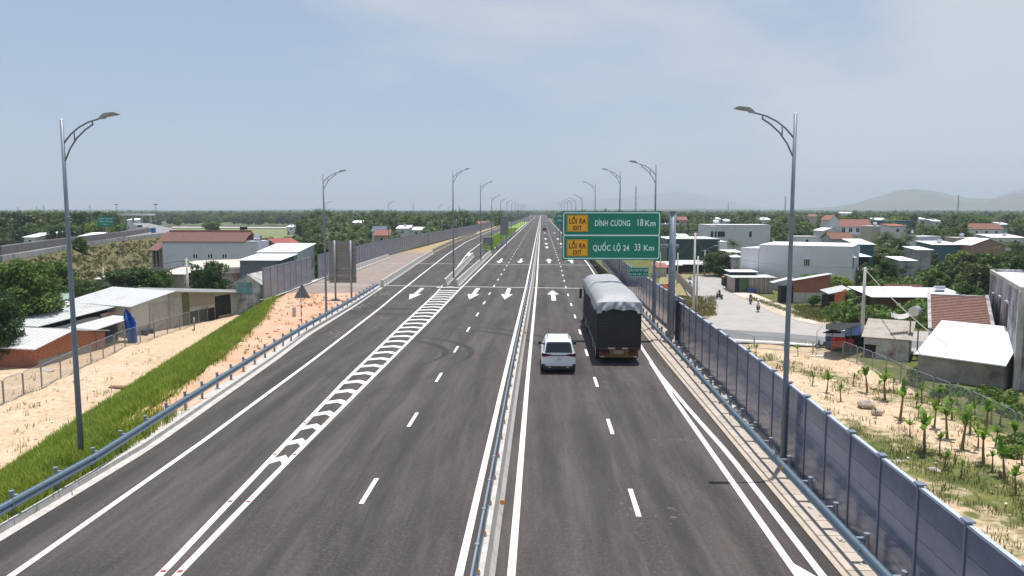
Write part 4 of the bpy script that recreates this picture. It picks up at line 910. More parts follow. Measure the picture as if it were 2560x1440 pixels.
def slab(b, x0, z0, x1, z1, y0, y1, th=.07, rise=.25, ribs=True):
    q = lambda x, z, y: (x, y, z+rise*(y-y0)/(y1-y0))
    def bar(ya, yb, lo, hi): b.add([q(x0, z0+lo, ya), q(x1, z1+lo, ya), q(x1, z1+lo, yb), q(x0, z0+lo, yb), q(x0, z0+hi, ya), q(x1, z1+hi, ya), q(x1, z1+hi, yb), q(x0, z0+hi, yb)], [(0, 3, 2, 1), (4, 5, 6, 7), (0, 1, 5, 4), (1, 2, 6, 5), (2, 3, 7, 6), (3, 0, 4, 7)])
    bar(y0, y1, 0, th)
    if ribs:
        y = y0+.25
        while y < y1-.2: bar(y, y+.06, th, th+.035); y += .5
b = MB(); slab(b, x_0-.7, z_0-ZL-.15, xr, zr-ZL+.02, -.5, 8.3); b.build('left_roof', M_ltin, t)
b = MB(); slab(b, xr+.02, zr-ZL, xe+.4, ze-ZL, -.7, 4.8); b.build('right_roof', M_ltin, t)
def fp(n, m, pxa, pya, pxb, pyb, dy=-.05, th=.04, bars=False):
    xa, za = f.p(pxa, pyb); xb, zb_ = f.p(pxb, pya); o = MB().box(xa, xb, dy, dy+th, max(za-ZL, -.2), zb_-ZL).build(n, m, t); return o
fp('pillar', mat('pale_pillar', (.4, .38, .36), .9, .15), 424, 735, 431, 838, -.22, .2); fp('olive_post', mat('olive_paint', (.13, .14, .05), .8, .15), 458, 733, 470, 830, -.14, .12)
fp('whitewashed_panel', M_concl, 375, 752, 420, 836); fp('whitewashed_panel', M_concl, 433, 738, 457, 834)
M_tanc = mat('tan_corrugated_sheet', (.36, .29, .24), .8, .12, 2)
for k in range(6): a = 472+k*10.3; fp('sheet_panel', M_tanc, a, 735, a+9.9, 768-k*1.2)
fp('dark_opening', M_dark, 472, 768, 536, 830, -.03, .02); fp('doorway', M_dark, 539, 735, 575, 806); fp('concrete_wall', M_conc, 578, 735, 640, 790)  # near-black panels stand in for the shade inside the openings
fp('leaning_board', mat('tan_board', (.30, .24, .20), .9, .1), 542, 783, 573, 800, -.3, .03)
g = G(487, 826, ZL); tag(MB().tube([(g.x-.1, g.y, ZL+.75), (g.x, g.y+.05, ZL+.75)], .72, 18).build('cable_reel', mat('tan_board', (.30, .24, .20))), 'round wooden board leaning in the dark opening of the long shed', 'board')
for px, py, s, lb in ((362, 836, .35, 'dark crate at the left foot of the whitewashed shed wall'), (378, 832, .3, 'second dark crate at the foot of the whitewashed wall'), (400, 825, .35, 'grey bin against the whitewashed wall'), (612, 779, .4, 'teal plastic chair by the right end of the long shed')):
    g = G(px, py, ZL); tt = thing('crate', lb, 'crate' if 'crate' in lb else 'bin' if 'bin' in lb else 'chair', tuple(g), .3); m_ = M_dark if 'dark' in lb else M_conc if 'bin' in lb else mat('teal_plastic', (.05, .3, .3), .5)
    MB().box(-s, s, -s, s, 0, s*1.2).build('box_body', m_, tt); MB().box(-s*1.05, s*1.05, -s*1.05, s*1.05, s*1.2, s*1.3).build('rim', m_, tt)
# canopy and blue tarp
t = thing('sheet_canopy', 'white sheet canopy on poles between brick shed and long shed', 'canopy', tuple(G(250, 862, ZL)))
o_ = t.location
Pq = [G(178, 826, ZL+2.0), G(240, 824, ZL+2.0), G(335, 793, ZL+2.3), G(283, 788, ZL+2.7), G(170, 818, ZL+2.3)]
b = MB(); pts = [tuple(p-o_) for p in Pq]; n = len(pts); b.add(pts+[(x, y, z-.06) for x, y, z in pts], [tuple(range(n)), tuple(range(2*n-1, n-1, -1))]+[(i, (i+1) % n, (i+1) % n+n, i+n) for i in range(n)]); b.build('roof_sheet', M_ltin, t, fix=True)
for q in (1, 2): p = Pq[q]-o_; MB().tube([(p.x, p.y, 0), (p.x, p.y, p.z)], .05, 6).build('pole', M_wood, t)
b = MB(); p1, p2 = Pq[1]-o_, Pq[2]-o_; b.quad((p1.x-1, p1.y+.4, -.2), (p2.x-1.2, p2.y-1, -.2), (p2.x-1.2, p2.y-1, p2.z-.2), (p1.x-1, p1.y+.4, p1.z-.2)); b.build('shade_sheet', mat('interior_shade', (.035, .04, .055), .8), t)  # near-black sheet, the shade inside the canopy is put into its colour
t = thing('blue_tarp', 'crumpled bright blue tarpaulin hanging beside the whitewashed wall', 'tarp', tuple(G(328, 850, ZL))); o_ = t.location; Yt = o_.y-1; xo = o_.x; P = []
for j in range(14):
    v = j/13; row = []
    L0 = (312-7*math.sin(v*3)*0, 0); xl = 313+(303-313)*math.sin(min(v*3, 1)*1.57)+v*18; xr_ = 316+26*min(1, v*2.5)+2*math.sin(v*9); py = 772+v*(862-772)
    for i in range(13):
        u = i/12; p = W(xl+(xr_-xl)*u, py, Yt+.35*math.sin(u*11+v*2)); row.append((p.x-xo, p.y-o_.y, p.z-o_.z))
    P.append(row)
MB().grid(P).build('tarp_cloth', M_bluetarp, t, smooth=True)
# brick shed
A, B_ = G(96, 919, ZL), G(264, 868, ZL); f = FR(A, B_); t = thing('brick_shed', 'low red brick shed with white sheet roof beside the wire fence', 'shed', tuple(f.A), f.rz)
pr = [f.p(94, 867), f.p(178, 827), f.p(264, 829)]; z_ = [(max(0, x), z-ZL) for x, z in pr]; z_[2] = (f.w, z_[2][1])
MB().prism([(0, -.3), (f.w, -.3)]+z_[::-1], 0, .2).build('wall', M_brick, t)
MB().prism([(0, -.3), (5.5, -.3), (5.5, z_[0][1]), (0, z_[0][1])], -.001, .199, 'x').build('side_wall', M_brick, t)
MB().box(0.01, f.w*.75, -.03, 0, -.3, .62).build('cement_plinth', mat('cement_render', (.26, .25, .25), .9, .15, 2), t)
# brick courses proud of the wall: rows joined as one part
b = MB(); H = max(z for _, z in z_)
for r in range(int(H/.19)):
    z = .66+r*.19
    for k in range(int(f.w/.42)):
        x = k*.42+(.21 if r % 2 else 0)+.02; zt_ = interp([(z_[0][1], z_[0][0]), (z_[1][1], z_[1][0]), (z_[2][1], z_[2][0])], x)
        if z+.16 < zt_ and x+.38 < f.w and random.random() > .04: b.box(x, x+.385, -.018-.012*random.random(), .0, z, z+.165)
tag(b.build('brick', mat('brick_piece', (.40, .155, .09), .95, .25, 5), t), kind='stuff')
b = MB(); slab(b, z_[0][0]-.8, z_[0][1]-.15, z_[1][0], z_[1][1]+.03, -.3, 6.0); b.build('left_roof', M_ltin, t)
b = MB(); slab(b, z_[1][0]+.02, z_[1][1]+.02, z_[2][0]+.4, z_[2][1]+.03, -.3, 6.0); b.build('right_roof', M_ltin, t)
tag(MB().box(f.A.x-9, f.A.x-.2, f.A.y+.1, f.A.y+.35, ZL-.3, ZL+1.75).build('brick_wall', M_brick), 'shaded brick wall running left from the brick shed under the tree', 'wall')
FOOT.append((f.A+f.u*5+f.v*3, 8)); keep(85, 350, 785, 925, 64)
# upper-left shed with silver tarp
f = FR((-46.5, 68, ZL), (-45.5, 84, ZL)); t = thing('tarp_fronted_shed', 'shed with white roof and a silver tarpaulin hung along its front', 'shed', tuple(f.A), f.rz)
za = W(92, 797, 71).z-ZL
pr = [f.p(72, 793), f.p(148, 772), f.p(206, 772)]
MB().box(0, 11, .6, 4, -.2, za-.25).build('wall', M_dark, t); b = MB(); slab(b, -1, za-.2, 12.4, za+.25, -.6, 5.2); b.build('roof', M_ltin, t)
P = []
for j in range(6): P.append([(.6+8*i/24, -.1-.25*math.sin(j/5*3.1)*(.6+.4*math.sin(i*.9)), za-.55-1.5*j/5-.12*math.sin(i/24*3.14*2)) for i in range(25)])
MB().grid(P).build('silver_tarp', mat('silver_cloth', (.42, .43, .45), .5, .1, 2, .4), t, smooth=True)
MB().box(8.8, 11.2, -.2, -.1, za-1.6, za-.3).build('red_cloth', mat('red_white_cloth', (.4, .08, .08), .8, 0, 1.5, col2=(.5, .48, .45)), t)
f = FR((-45.5, 79.5, ZL), (-43.5, 86, ZL)); t = building('grey_block_shed', 'small bare concrete shed between the tarp-fronted shed and the long shed', 'shed', f, W(250, 768, 83).z-ZL, 4.5, M_conc, 'flat', M_ltin); keep(65, 300, 755, 820, 66)
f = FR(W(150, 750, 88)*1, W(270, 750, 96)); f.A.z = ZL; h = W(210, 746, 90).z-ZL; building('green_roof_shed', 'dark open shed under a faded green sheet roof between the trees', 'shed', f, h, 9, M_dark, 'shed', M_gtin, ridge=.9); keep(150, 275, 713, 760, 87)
f = FY(330, 470, 92, ZL); h = f.p(400, 735)[1]-ZL; building('green_strip_roof_shed', 'narrow pale green roof edge just behind the long shed', 'shed', f, h-.4, 3, M_dark, 'shed', M_gtin, ridge=.3)

# wire fences
def wire_fence(label, pts, zb, hgt, pw, col=M_galv):
    L_ = [Vector(p) for p in pts]; t = thing('wire_fence', label, 'fence', tuple(L_[0])); seg = 0; res = []
    for a, c in zip(L_, L_[1:]):
        n = max(1, round((c-a).length/pw))
        for k in range(n): res.append((a+(c-a)*k/n, a+(c-a)*(k+1)/n))
    cache = {}
    for a, c in res:
        d = c-a; ln = round(math.hypot(d.x, d.y), 1)
        if ln not in cache:
            w = ln-.16; r = .22; h = hgt; pr_ = [(0, 0, .12), (0, 0, h-r), (r*.3, 0, h-r*.3), (r, 0, h), (w-r, 0, h), (w-r*.3, 0, h-r*.3), (w, 0, h-r), (w, 0, .12), (0, 0, .12)]
            fm1 = MB().tube(pr_, .024, 6).mesh('panel_frame', col); b = MB()
            i = .09
            while i < w-.02: b.box(i, i+.007, -.003, .003, .12, h-.01); i += .09
            i = .2
            while i < h-.02: b.box(0, w, -.003, .003, i, i+.007); i += .12
            fm2 = b.mesh('wire_mesh', col); po = MB().tube([(0, 0, -.4), (0, 0, h-.1)], .038, 7).mesh('post', mat('fence_post', (.30, .27, .25), .7, .15)); cache[ln] = (fm1, fm2, po)
        A_, B2, C2 = cache[ln]; rz = math.atan2(d.y, d.x)
        lo = (a.x-L_[0].x+.08*math.cos(rz), a.y-L_[0].y+.08*math.sin(rz), 0)
        pf = put('panel_frame', A_, t, lo, (0, 0, rz)); put('wire_mesh', B2, pf); put('post', C2, t, (a.x-L_[0].x, a.y-L_[0].y, 0))
    b = MB()
    for a, c in res: b.quad(tuple(a-L_[0]+Vector((.12, 0, .08))), tuple(c-L_[0]+Vector((.12, 0, .08))), tuple(c-L_[0]+Vector((-.12, 0, .08))), tuple(a-L_[0]+Vector((-.12, 0, .08))))
    return t
wire_fence('galvanised wire fence with rounded panels along the sand on the left', [G(-60, 1040, ZL), G(10, 1010, ZL), G(105, 970, ZL), G(195, 925, ZL), G(313, 870, ZL), G(450, 825, ZL), G(560, 787, ZL)], ZL, 1.75, 2.7)
wire_fence('galvanised wire fence between the banana plot and the houses on the right', [G(2106, 895, ZR), G(2180, 925, ZR), G(2290, 978, ZR), G(2425, 1034, ZR), G(2536, 1093, ZR), G(2640, 1150, ZR)], ZR, 1.7, 2.6)
wire_fence('far thin wire fence dividing the sand from the crossroads', [G(1800, 852, ZR)+Vector((0, -1, 0)), G(1885, 872, ZR), G(1960, 878, ZR), G(2106, 893, ZR)], ZR, 1.4, 3.2)
t = thing('concrete_post_fence', 'weathered concrete fence running up to the crossroads behind the gantry pole', 'fence', tuple(G(1655, 675, ZR)))
pp = [G(1640, 668, ZR), G(1690, 700, ZR), G(1732, 745, ZR), G(1733, 790, ZR)]; o_ = t.location
for a, c in zip(pp, pp[1:]):
    n = max(2, int((c-a).length/1.6))
    for k in range(n):
        p = a+(c-a)*k/n-o_; MB().box(p.x-.06, p.x+.06, p.y-.06, p.y+.06, 0, 1.9).build('post', M_conc, t); q = a+(c-a)*(k+.96)/n-o_
        MB().quad((p.x, p.y, .1), (q.x, q.y, .1), (q.x, q.y, 1.6), (p.x, p.y, 1.6)).build('fence_sheet', mat('grey_fence_sheet', (.28, .27, .25), .9, .2, 2), t)

# ------------------------------------------------------------------ RIGHT VILLAGE
M_vr = mat('pale_village_road', (.31, .295, .28), .9, 0, .5, .1, col2=(.39, .365, .34))
def zpoly(name, pxs, z, m, label, zb=ZR, rise=.0):
    P = [G(x, y, z) for x, y in pxs]; b = MB(); b.add([tuple(p) for p in P], [tuple(range(len(P)))]); o = b.build(name, m, fix=True)
    if o.data.polygons[0].normal.z < 0: o.data.flip_normals()
    return tag(o, label, kind='structure')
zpoly('village_road', [(1560, 870), (1600, 790), (1700, 752), (1725, 745), (1700, 703), (1740, 690), (1790, 687), (1806, 695), (1812, 716), (1840, 737), (1885, 757), (1930, 780), (2000, 804), (2080, 815), (2300, 828), (2700, 845), (2700, 905), (2300, 888), (2085, 868), (1900, 858), (1790, 852)], ZR+.14, M_vr, 'pale concrete village road meeting at a junction below the expressway')
zpoly('asphalt_lane', [(1560, 832), (1760, 820), (1950, 832), (2100, 846), (2700, 866), (2700, 884), (2100, 862), (1950, 852), (1780, 843), (1560, 850)], ZR+.150, mat('grey_asphalt_lane', (.20, .20, .20), .9, 0, .4, col2=(.15, .15, .155)), 'darker asphalt lane crossing the junction')
zpoly('edge_line', [(1560, 851), (1780, 845), (1950, 854.5), (2100, 865), (2100, 868), (1950, 857), (1780, 847.5), (1560, 853)], ZR+.158, M_line, 'white edge line along the asphalt lane')
zpoly('footpath', [(1846, 725), (1890, 735), (1960, 765), (2010, 790), (2050, 806), (2035, 811), (1985, 795), (1930, 768), (1880, 748), (1835, 735)], ZR+.18, mat('pale_path', (.55, .48, .40), .9, .1, 2), 'narrow pale footpath beside the village road')
zpoly('sandy_verge', [(1822, 722), (1846, 725), (1960, 762), (2050, 800), (2140, 806), (2165, 815), (2160, 828), (2080, 815), (2000, 804), (1930, 780), (1885, 757), (1840, 737)], ZR+.165, mat('verge_sand', (.42, .33, .23), .95, 0, .8, .4, col2=(.55, .46, .36)), 'sandy verge along the right side of the village road')
zpoly('traffic_island', [(1712, 800), (1700, 770), (1722, 748), (1745, 742), (1768, 752), (1790, 772), (1785, 785), (1765, 797)], ZR+.19, mat('island_grass', (.12, .13, .035), .95, 0, .9, .5, col2=(.30, .24, .15)), 'grassy traffic island with sandy rim')
zpoly('dry_verge', [(1640, 730), (1660, 665), (1690, 655), (1790, 672), (1795, 686), (1740, 689), (1698, 702), (1718, 740)], ZR+.16, mat('dry_grass_verge', (.17, .15, .05), .95, 0, .5, .5, col2=(.34, .27, .16)), 'dry grass verge beyond the junction')
# big white box
f = FR(G(1895, 722, ZR), G(2127, 733, ZR)); h = f.p(1900, 613)[1]-ZR; t = building('white_block_building', 'big blank white two-storey block with one small window', 'building', f, h, 16, M_whitep, 'flat', M_btin, over=.2)
xa, za = f.p(2009, 665); xb, zb_ = f.p(2025, 648); window(t, xa, xb, za-ZR, zb_-ZR, 0, M_whitep, 3); MB().box(xa-.1, xb+.1, -.35, 0, zb_-ZR+.05, zb_-ZR+.15).build('sunshade', M_btin, t)
w = f.w; s_ = MB().box(w+.001, w+.05, 1.2, 2.6, 4.2, 6.2).build('side_window', M_glass, t); MB().box(w+.0, w+.5, 1.0, 2.8, 6.25, 6.35).build('side_sunshade', M_btin, t)
f2 = FR(G(1849, 719, ZR), G(1894, 722, ZR)); building('white_wing', 'lower white wing at the left of the big white block', 'building', f2, f2.p(1860, 621)[1]-ZR, 9, M_whitep, 'flat', M_whitep, over=.1)
keep(1835, 2150, 608, 700, 132)
# row of shops
f = FY(1838, 1936, 136, ZR); hs = f.p(1880, 694)[1]-ZR; t = building('shop_row', 'row of low roadside stalls with green and tan shutters before the white block', 'shop', f, hs, 5, mat('tan_corrugated_sheet', (.36, .29, .24)), 'shed', M_ltin, ridge=.05, over=.5)
xa = f.p(1850, 700)[0]; xb = f.p(1872, 700)[0]; MB().box(xa, xb, -.06, 0, 0, hs-.1).build('green_shutter', mat('green_shutter', (.05, .13, .06), .7, .15), t)
for a in (1838,): MB().box(f.p(1838, 700)[0], f.p(1849, 700)[0], -.06, 0, 0, hs-.1).build('doorway', M_dark, t)
for k in range(5): xa = f.p(1880+k*11, 700)[0]; MB().box(xa, xa+.14, -.16, -.02, 0, hs).build('pillar', M_conc, t)
MB().box(f.p(1866, 700)[0], f.p(1888, 700)[0], -1.2, -.2, 0, 1.0).build('counter', mat('stall_blue', (.03, .05, .16), .6, .2), t)
f = FY(1830, 1893, 140, ZR); hs2 = f.p(1860, 680)[1]-ZR; b = building('upper_canopy_shop', 'dark shop front under a bright white canopy left of the shutters', 'shop', f, hs2, 4, M_dark, 'shed', M_btin, ridge=.05, over=.4); keep(1805, 1960, 676, 740, 130)
t = thing('orange_awning', 'orange awning over the dark corner stall', 'awning', tuple(G(1822, 716, ZR))); o_ = t.location; P = []
for j in range(5): P.append([tuple(W(1803+7*j+i*3.6, 692-j*1.7-i*.7*(1-j*.1)+1.5*math.sin(i*1.3), o_.y+.8*j-1)-o_) for i in range(5)])
MB().grid(P).build('awning_cloth', M_orange, t, smooth=True); MB().box(-1, 1.4, 0, 2, 0, 1.7).build('stall_body', M_dark, t)
for q in (-1.2, 1.3): MB().tube([(q, -.4, 0), (q, -.4, 2.3)], .05, 6).build('pole', M_wood, t)
# brick wall shed w/ sloping corrugated roof
f = FY(1935, 2080, 122, ZR); t = thing('brick_outbuilding', 'long brick outbuilding with ragged white sheet roof below the white block', 'shed', tuple(f.A)); zl, zr_ = f.p(1985, 700)[1]-ZR, f.p(2080, 683)[1]-ZR
x1_ = f.p(1985, 700)[0]; MB().prism([(x1_, -.2), (f.w, -.2), (f.w, zr_-.15), (x1_, zl-.15)], 0, 2).build('wall', M_brick, t); b = MB(); slab(b, x1_-.2, zl-.1, f.w+.2, zr_-.1, -.5, 2.2, .06, -.1, False); b.build('roof', M_ltin, t)
b = MB(); slab(b, f.p(1928, 705)[0], f.p(1928, 705)[1]-ZR-.1, f.p(1978, 694)[0], f.p(1978, 694)[1]-ZR, -1, 1, .06, 0, False); b.build('lean_to_roof', M_ltin, t); MB().box(f.p(1955, 705)[0], x1_, .3, 2, 0, zl-1.0).build('dark_bay', M_dark, t)
MB().box(x1_, f.w*.9, -.06, -.01, 0, zl*.45).build('cement_plinth', M_conc, t); keep(1925, 2085, 680, 730, 120); FOOT.append((f.A+Vector((6, 3, 0)), 7))
f = FY(2080, 2128, 112, ZR); t = thing('orange_tarp_hut', 'small hut with a bright orange tarp under the wires', 'hut', tuple(f.A)); MB().box(0, 2.6, .3, 3, 0, 2.2).build('wall', M_dark, t)
b = MB(); slab(b, -.3, 2.5, 2.9, 3.2, -.4, 3.2); b.build('roof', M_ltin, t); P = []
for j in range(6): P.append([(.55+i*.34+.06*math.sin(j*2+i), -.25-.18*math.sin(i*1.6+j*.7), 2.7-j*.36+.12*i-(.07*i if j > 3 else 0)) for i in range(6)])
MB().grid(P).build('tarp_cloth', M_orange, t, smooth=True); keep(2083, 2118, 694, 725, 110)
# garden wall
t = thing('concrete_garden_wall', 'dark mould-stained concrete garden wall behind the wooden pole', 'wall', tuple(G(2062, 768, ZR))); a = t.location
for k in range(7): MB().box(k*1.6+.02, k*1.6+1.56, 0, .12, 0, 1.7).build('wall_panel', M_mould, t)
# far right group (px list)
def far_house(px0, px1, ptop, Y, depth, wm, roof, rm, label, ridge=1.5, wins=2, zb=ZR, name='house', dy=0):
    f = FY(px0, px1, Y, zb, dy); h = max(2.2, f.p((px0+px1)/2, ptop)[1]-zb); t = building(name, label, 'house', f, h, depth, wm, roof, rm, ridge, .4, 8)
    for k in range(wins):
        x = f.w*(k+.6)/(wins+.2); 
        if h > 2.8: window(t, x-.5, x+.5, h-1.9, h-.8, 0, M_white, 1)
    if roof != 'gablex' and f.w > 3 and random.random() < .45:
        x = random.uniform(.2, .8)*f.w; q = MB().tube([(x-.6, depth*.4, h+.95), (x+.6, depth*.4, h+.95)], .45, 10).build('water_tank', M_steel, t); MB().box(x-.5, x+.5, depth*.4-.35, depth*.4+.35, h+.1, h+.6).build('tank_stand', M_galv, q)
    if h > 2.6: MB().box(f.w*.05+.2, f.w*.05+1.1, -.04, 0, 0, 2.1).build('door', M_wood, t)
    if random.random() < .4: MB().tube([(f.w*.5, 1, h), (f.w*.5, 1, h+2.2)], .03, 4).box(f.w*.5-.5, f.w*.5+.5, .97, 1.0, h+2.0, h+2.04).build('aerial', M_galv, t)
    keep(px0, px1, ptop-8, ptop+14, Y-1); return t
t = far_house(1668, 1800, 598, 205, 20, M_dgreen, 'flat', M_ltin, 'dark green metal warehouse left of the white village house', wins=0, name='warehouse'); keep(1660, 1815, 595, 640, 200)
f = FY(1800, 1818, 203, ZR); building('white_annex', 'white box annex on the right end of the dark green warehouse', 'house', f, f.p(1808, 605)[1]-ZR, 8, M_white, 'flat', M_btin)
f = FY(1768, 1925, 235, ZR); h = f.p(1850, 563)[1]-ZR; t = building('white_villa', 'broad white two-storey house with a dark balcony window behind the green warehouse', 'house', f, h, 14, M_whitep, 'flat', M_whitep)
for a, c in ((1776, 1784), (1786, 1792), (1793, 1813), (1872, 1880)): xa, za = f.p(a, 593); xb, zb_ = f.p(c, 578); window(t, xa, xb, za-ZR, zb_-ZR, 0, M_white, 1)
MB().tube([(f.w*.12, 3, h+.9), (f.w*.12+1.6, 3, h+.9)], .6, 12).build('water_tank', M_steel, t)
keep(1765, 1925, 558, 598, 230)
for a, c, pt, Y, lb in ((1816, 1850, 628, 180, 'narrow white sheet roof left of the white wing'), (1833, 1850, 640, 165, 'second narrow white roof step left of the white wing')):
    far_house(a, c, pt+3, Y, 5, M_mould2, 'shed', M_btin, lb, .3, 0, name='lean_to')
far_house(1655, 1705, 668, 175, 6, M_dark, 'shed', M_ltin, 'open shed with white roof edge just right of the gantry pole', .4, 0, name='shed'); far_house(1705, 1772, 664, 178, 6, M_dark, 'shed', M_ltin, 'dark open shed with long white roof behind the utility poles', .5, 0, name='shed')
far_house(1640, 1668, 680, 168, 5, M_conc, 'shed', mat('rusty_sheet', (.30, .12, .09), .8, .2), 'small shed with rusty red roof behind the gantry pole', .6, 0, name='shed')
# villa with red roofs
f = FY(2073, 2096, 285, ZR); h = f.p(2084, 549)[1]-ZR; t = building('villa_tower', 'narrow white gabled tower of the red-roofed villa', 'house', f, h, 9, M_whitep, 'gabley', M_tiler, ridge=1.6); window(t, f.w*.4, f.w*.6, h-4, h-3, 0, M_white, 1)
f = FY(2096, 2178, 288, ZR); h = f.p(2130, 566)[1]-ZR; t = building('red_roof_villa', 'white villa with a long brick-red tiled roof and balcony', 'house', f, h, 8, M_whitep, 'gablex', M_tiler, ridge=2.6, rowst=12)
for k in range(4): x = 1+k*2.6; window(t, x, x+1.4, h-2.2, h-.6, 0, M_white, 2)
MB().box(0, f.w*.62, -1.5, -.1, h-3.4, h-2.6).build('balcony', M_whitep, t); keep(2070, 2180, 543, 600, 280)
f = FY(2058, 2100, 272, ZR); building('villa_front_wing', 'low white front wing of the villa with a small pediment', 'house', f, f.p(2080, 577)[1]-ZR, 10, M_whitep, 'gabley', M_whitep, ridge=1)
far_house(2080, 2132, 597, 215, 8, M_mould2, 'gablex', M_tile, 'small brown tiled roof just above the white block', 1.6, 0); far_house(1990, 2045, 592, 240, 8, M_greyp, 'flat', M_conc, 'low blue-grey house behind the lamp post', 1, 1)
far_house(2178, 2215, 566, 260, 9, mat('beige_plaster', (.45, .40, .33), .9, .05), 'flat', M_whitep, 'beige windowless house right of the villa', 1, 0)
far_house(2203, 2285, 552, 330, 12, M_teal, 'flat', M_teal, 'dark blue-green shed roof beyond the villa', 1, 0, name='warehouse'); far_house(2224, 2262, 565, 250, 7, M_whitep, 'shed', mat('rusty_sheet', (.30, .12, .09)), 'pale house with a thin dusky red roof', .5, 1)
f = FR(G(2186, 652, ZR), G(2255, 655, ZR)); t = building('grey_concrete_house', 'unpainted grey house with a tall blank end wall', 'house', f, f.p(2200, 612)[1]-ZR, 10, M_greyp, 'flat', M_conc)
f2 = FR(G(2255, 655, ZR), G(2294, 658, ZR)); building('grey_end_wall', 'tall blank grey block at the right end of the unpainted house', 'house', f2, f2.p(2270, 591)[1]-ZR, 8, M_greyp, 'flat', M_greyp); keep(2180, 2296, 588, 640, 180)
MB_ = thing('water_tank', 'small steel water tank on a stand above the grey house', 'water tank', tuple(W(2272, 590, 215))); MB().tube([(-1, 0, 1.2), (1, 0, 1.2)], .5, 12).build('tank', M_steel, MB_); MB().box(-.8, .8, -.4, .4, -1.5, .8).build('stand', M_galv, MB_)
far_house(2143, 2184, 611, 160, 7, M_teal, 'shed', M_btin, 'teal-walled shed with bright white roof beside the white block', .8, 0, name='shed'); far_house(2143, 2175, 642, 150, 5, M_dark, 'shed', M_btin, 'lower bright white roof right of the white block', .3, 0, name='shed')
far_house(2294, 2330, 625, 165, 6, M_mould2, 'shed', M_btin, 'grey hut with white roof right of the tall grey wall', .4, 0, name='hut'); far_house(2255, 2292, 652, 150, 6, M_mould, 'shed', M_btin, 'white roof edge below the tall grey wall', .4, 0, name='hut')
far_house(2425, 2505, 572, 300, 8, M_whitep, 'gablex', M_tile, 'white house with dark brown tiled roof at the upper right', 2.0, 3); far_house(2333, 2400, 612, 205, 9, M_teal, 'shed', M_btin, 'wide low shed with glaring white roof amid the palms', .6, 0, name='shed')
far_house(2430, 2515, 612, 200, 9, mat('pink_brick', (.35, .2, .16), .9, .1), 'gabley', M_btin, 'house with pale gabled sheet roof at the upper right', 1.6, 0); far_house(2390, 2430, 595, 240, 7, mat('beige_plaster', (.45, .40, .33)), 'flat', M_whitep, 'small beige house left of the pale gabled roof', 1, 0)
far_house(2480, 2560, 594, 260, 9, M_whitep, 'shed', M_btin, 'white low building at the right edge of the village', .8, 2)
for k, (a, c, pt, Y, col_, lb) in enumerate(((1694, 1716, 545, 420, 0, 'distant pinkish house right of the gantry pole'), (1780, 1800, 543, 520, 1, 'distant white building among palms, first right of the pole'), (1812, 1826, 548, 480, 1, 'small distant white roof above the villa'), (1900, 1925, 544, 450, 1, 'distant white roof right of the small white one'), (2018, 2040, 536, 620, 0, 'faded red distant roof left of the villa'), (2060, 2072, 547, 400, 0, 'orange-tinted small roof beside the villa tower'), (2180, 2220, 545, 420, 1, 'long pale roof beyond the villa'), (2285, 2312, 543, 460, 1, 'distant greyish white house, far right of the villa'), (2330, 2350, 548, 430, 1, 'distant white shed under the hill'), (1700, 1722, 588, 300, 1, 'small white roof above the dark warehouse'), (1745, 1768, 590, 290, 0, 'brownish gable left of the white village house'), (2100, 2130, 528, 700, 1, 'faint long white roof below the hill'), (2460, 2480, 570, 420, 1, 'white roof peeking from the palms at far right'),
                                           (880, 905, 552, 400, 1, 'small white house in the palms beyond the noise wall'), (905, 918, 553, 430, 0, 'pinkish roof beside the small white house'), (992, 1022, 566, 300, 1, 'pale blue-white gabled house in the palms'), (1028, 1054, 570, 310, 1, 'cream house right of the pale blue-white one'), (930, 962, 573, 290, 2, 'dark slate roofed house left of the red roof'), (936, 972, 583, 265, 0, 'red-roofed house in front of the slate roof'), (1022, 1050, 594, 240, 1, 'pale green-white roof just over the noise wall'), (1193, 1222, 556, 420, 0, 'orange-roofed house near the bend of the noise wall'), (60, 90, 588, 230, 1, 'white roofed house in the left trees, nearest the edge'), (88, 118, 584, 235, 1, 'taller white house beside it in the left trees'), (198, 232, 586, 240, 1, 'flat white roof between the left trees and the lamp pole'), (718, 740, 562, 430, 1, 'white shed beyond the rice field'), (320, 345, 545, 560, 1, 'white canopy building beside the toll plaza'), (2500, 2520, 556, 420, 1, 'small pale roof at the far right treetops'))):
    wm_ = M_whitep if col_ else mat('pink_plaster', (.5, .36, .30), .9, .1); rm_ = (M_tiler, M_btin, M_blueg)[col_]
    far_house(a, c, pt+5, Y, 8, wm_, ('gablex', 'shed', 'gablex')[col_], rm_, lb, 1.8 if col_ != 1 else 1.0, 1 if Y < 450 else 0, zb=-5.5 if a > 1300 else -5)
# tiled house, white annex, concrete house at right edge
f = FR(G(2323, 905, ZR)*1.0, G(2470, 925, ZR)); f = FR((W(2330, 830, 72).x, 72, ZR), (W(2478, 835, 70).x, 70, ZR)); ze = W(2400, 827, 71).z-ZR; zrg = W(2400, 738, 80).z-ZR
t = thing('tiled_house', 'old house with a large brown clay-tile roof behind the white annex', 'house', tuple(f.A), f.rz); w = f.w
MB().prism([(0, -.2), (16, -.2), (16, ze), (8.6, zrg), (0, ze)], .2, w-.2, 'x').build('wall', M_mould2, t); FOOT.append((f.A+f.u*3+f.v*8, 10))
b = MB(); tile_roof(b, -.1, w+.1, -.3, ze, 8.6, zrg+.06, 22, .26); tile_roof(b, -.1, w+.1, 17, ze, 8.6, zrg+.06, 12, .4); b.build('roof', mat('clay_tiles_pinkbrown', (.23, .125, .10), .9, .28, 4), t)
b = MB(); b.box(-.2, w+.2, 8.4, 8.9, zrg, zrg+.16); b.build('ridge_tiles', M_mould2, t)
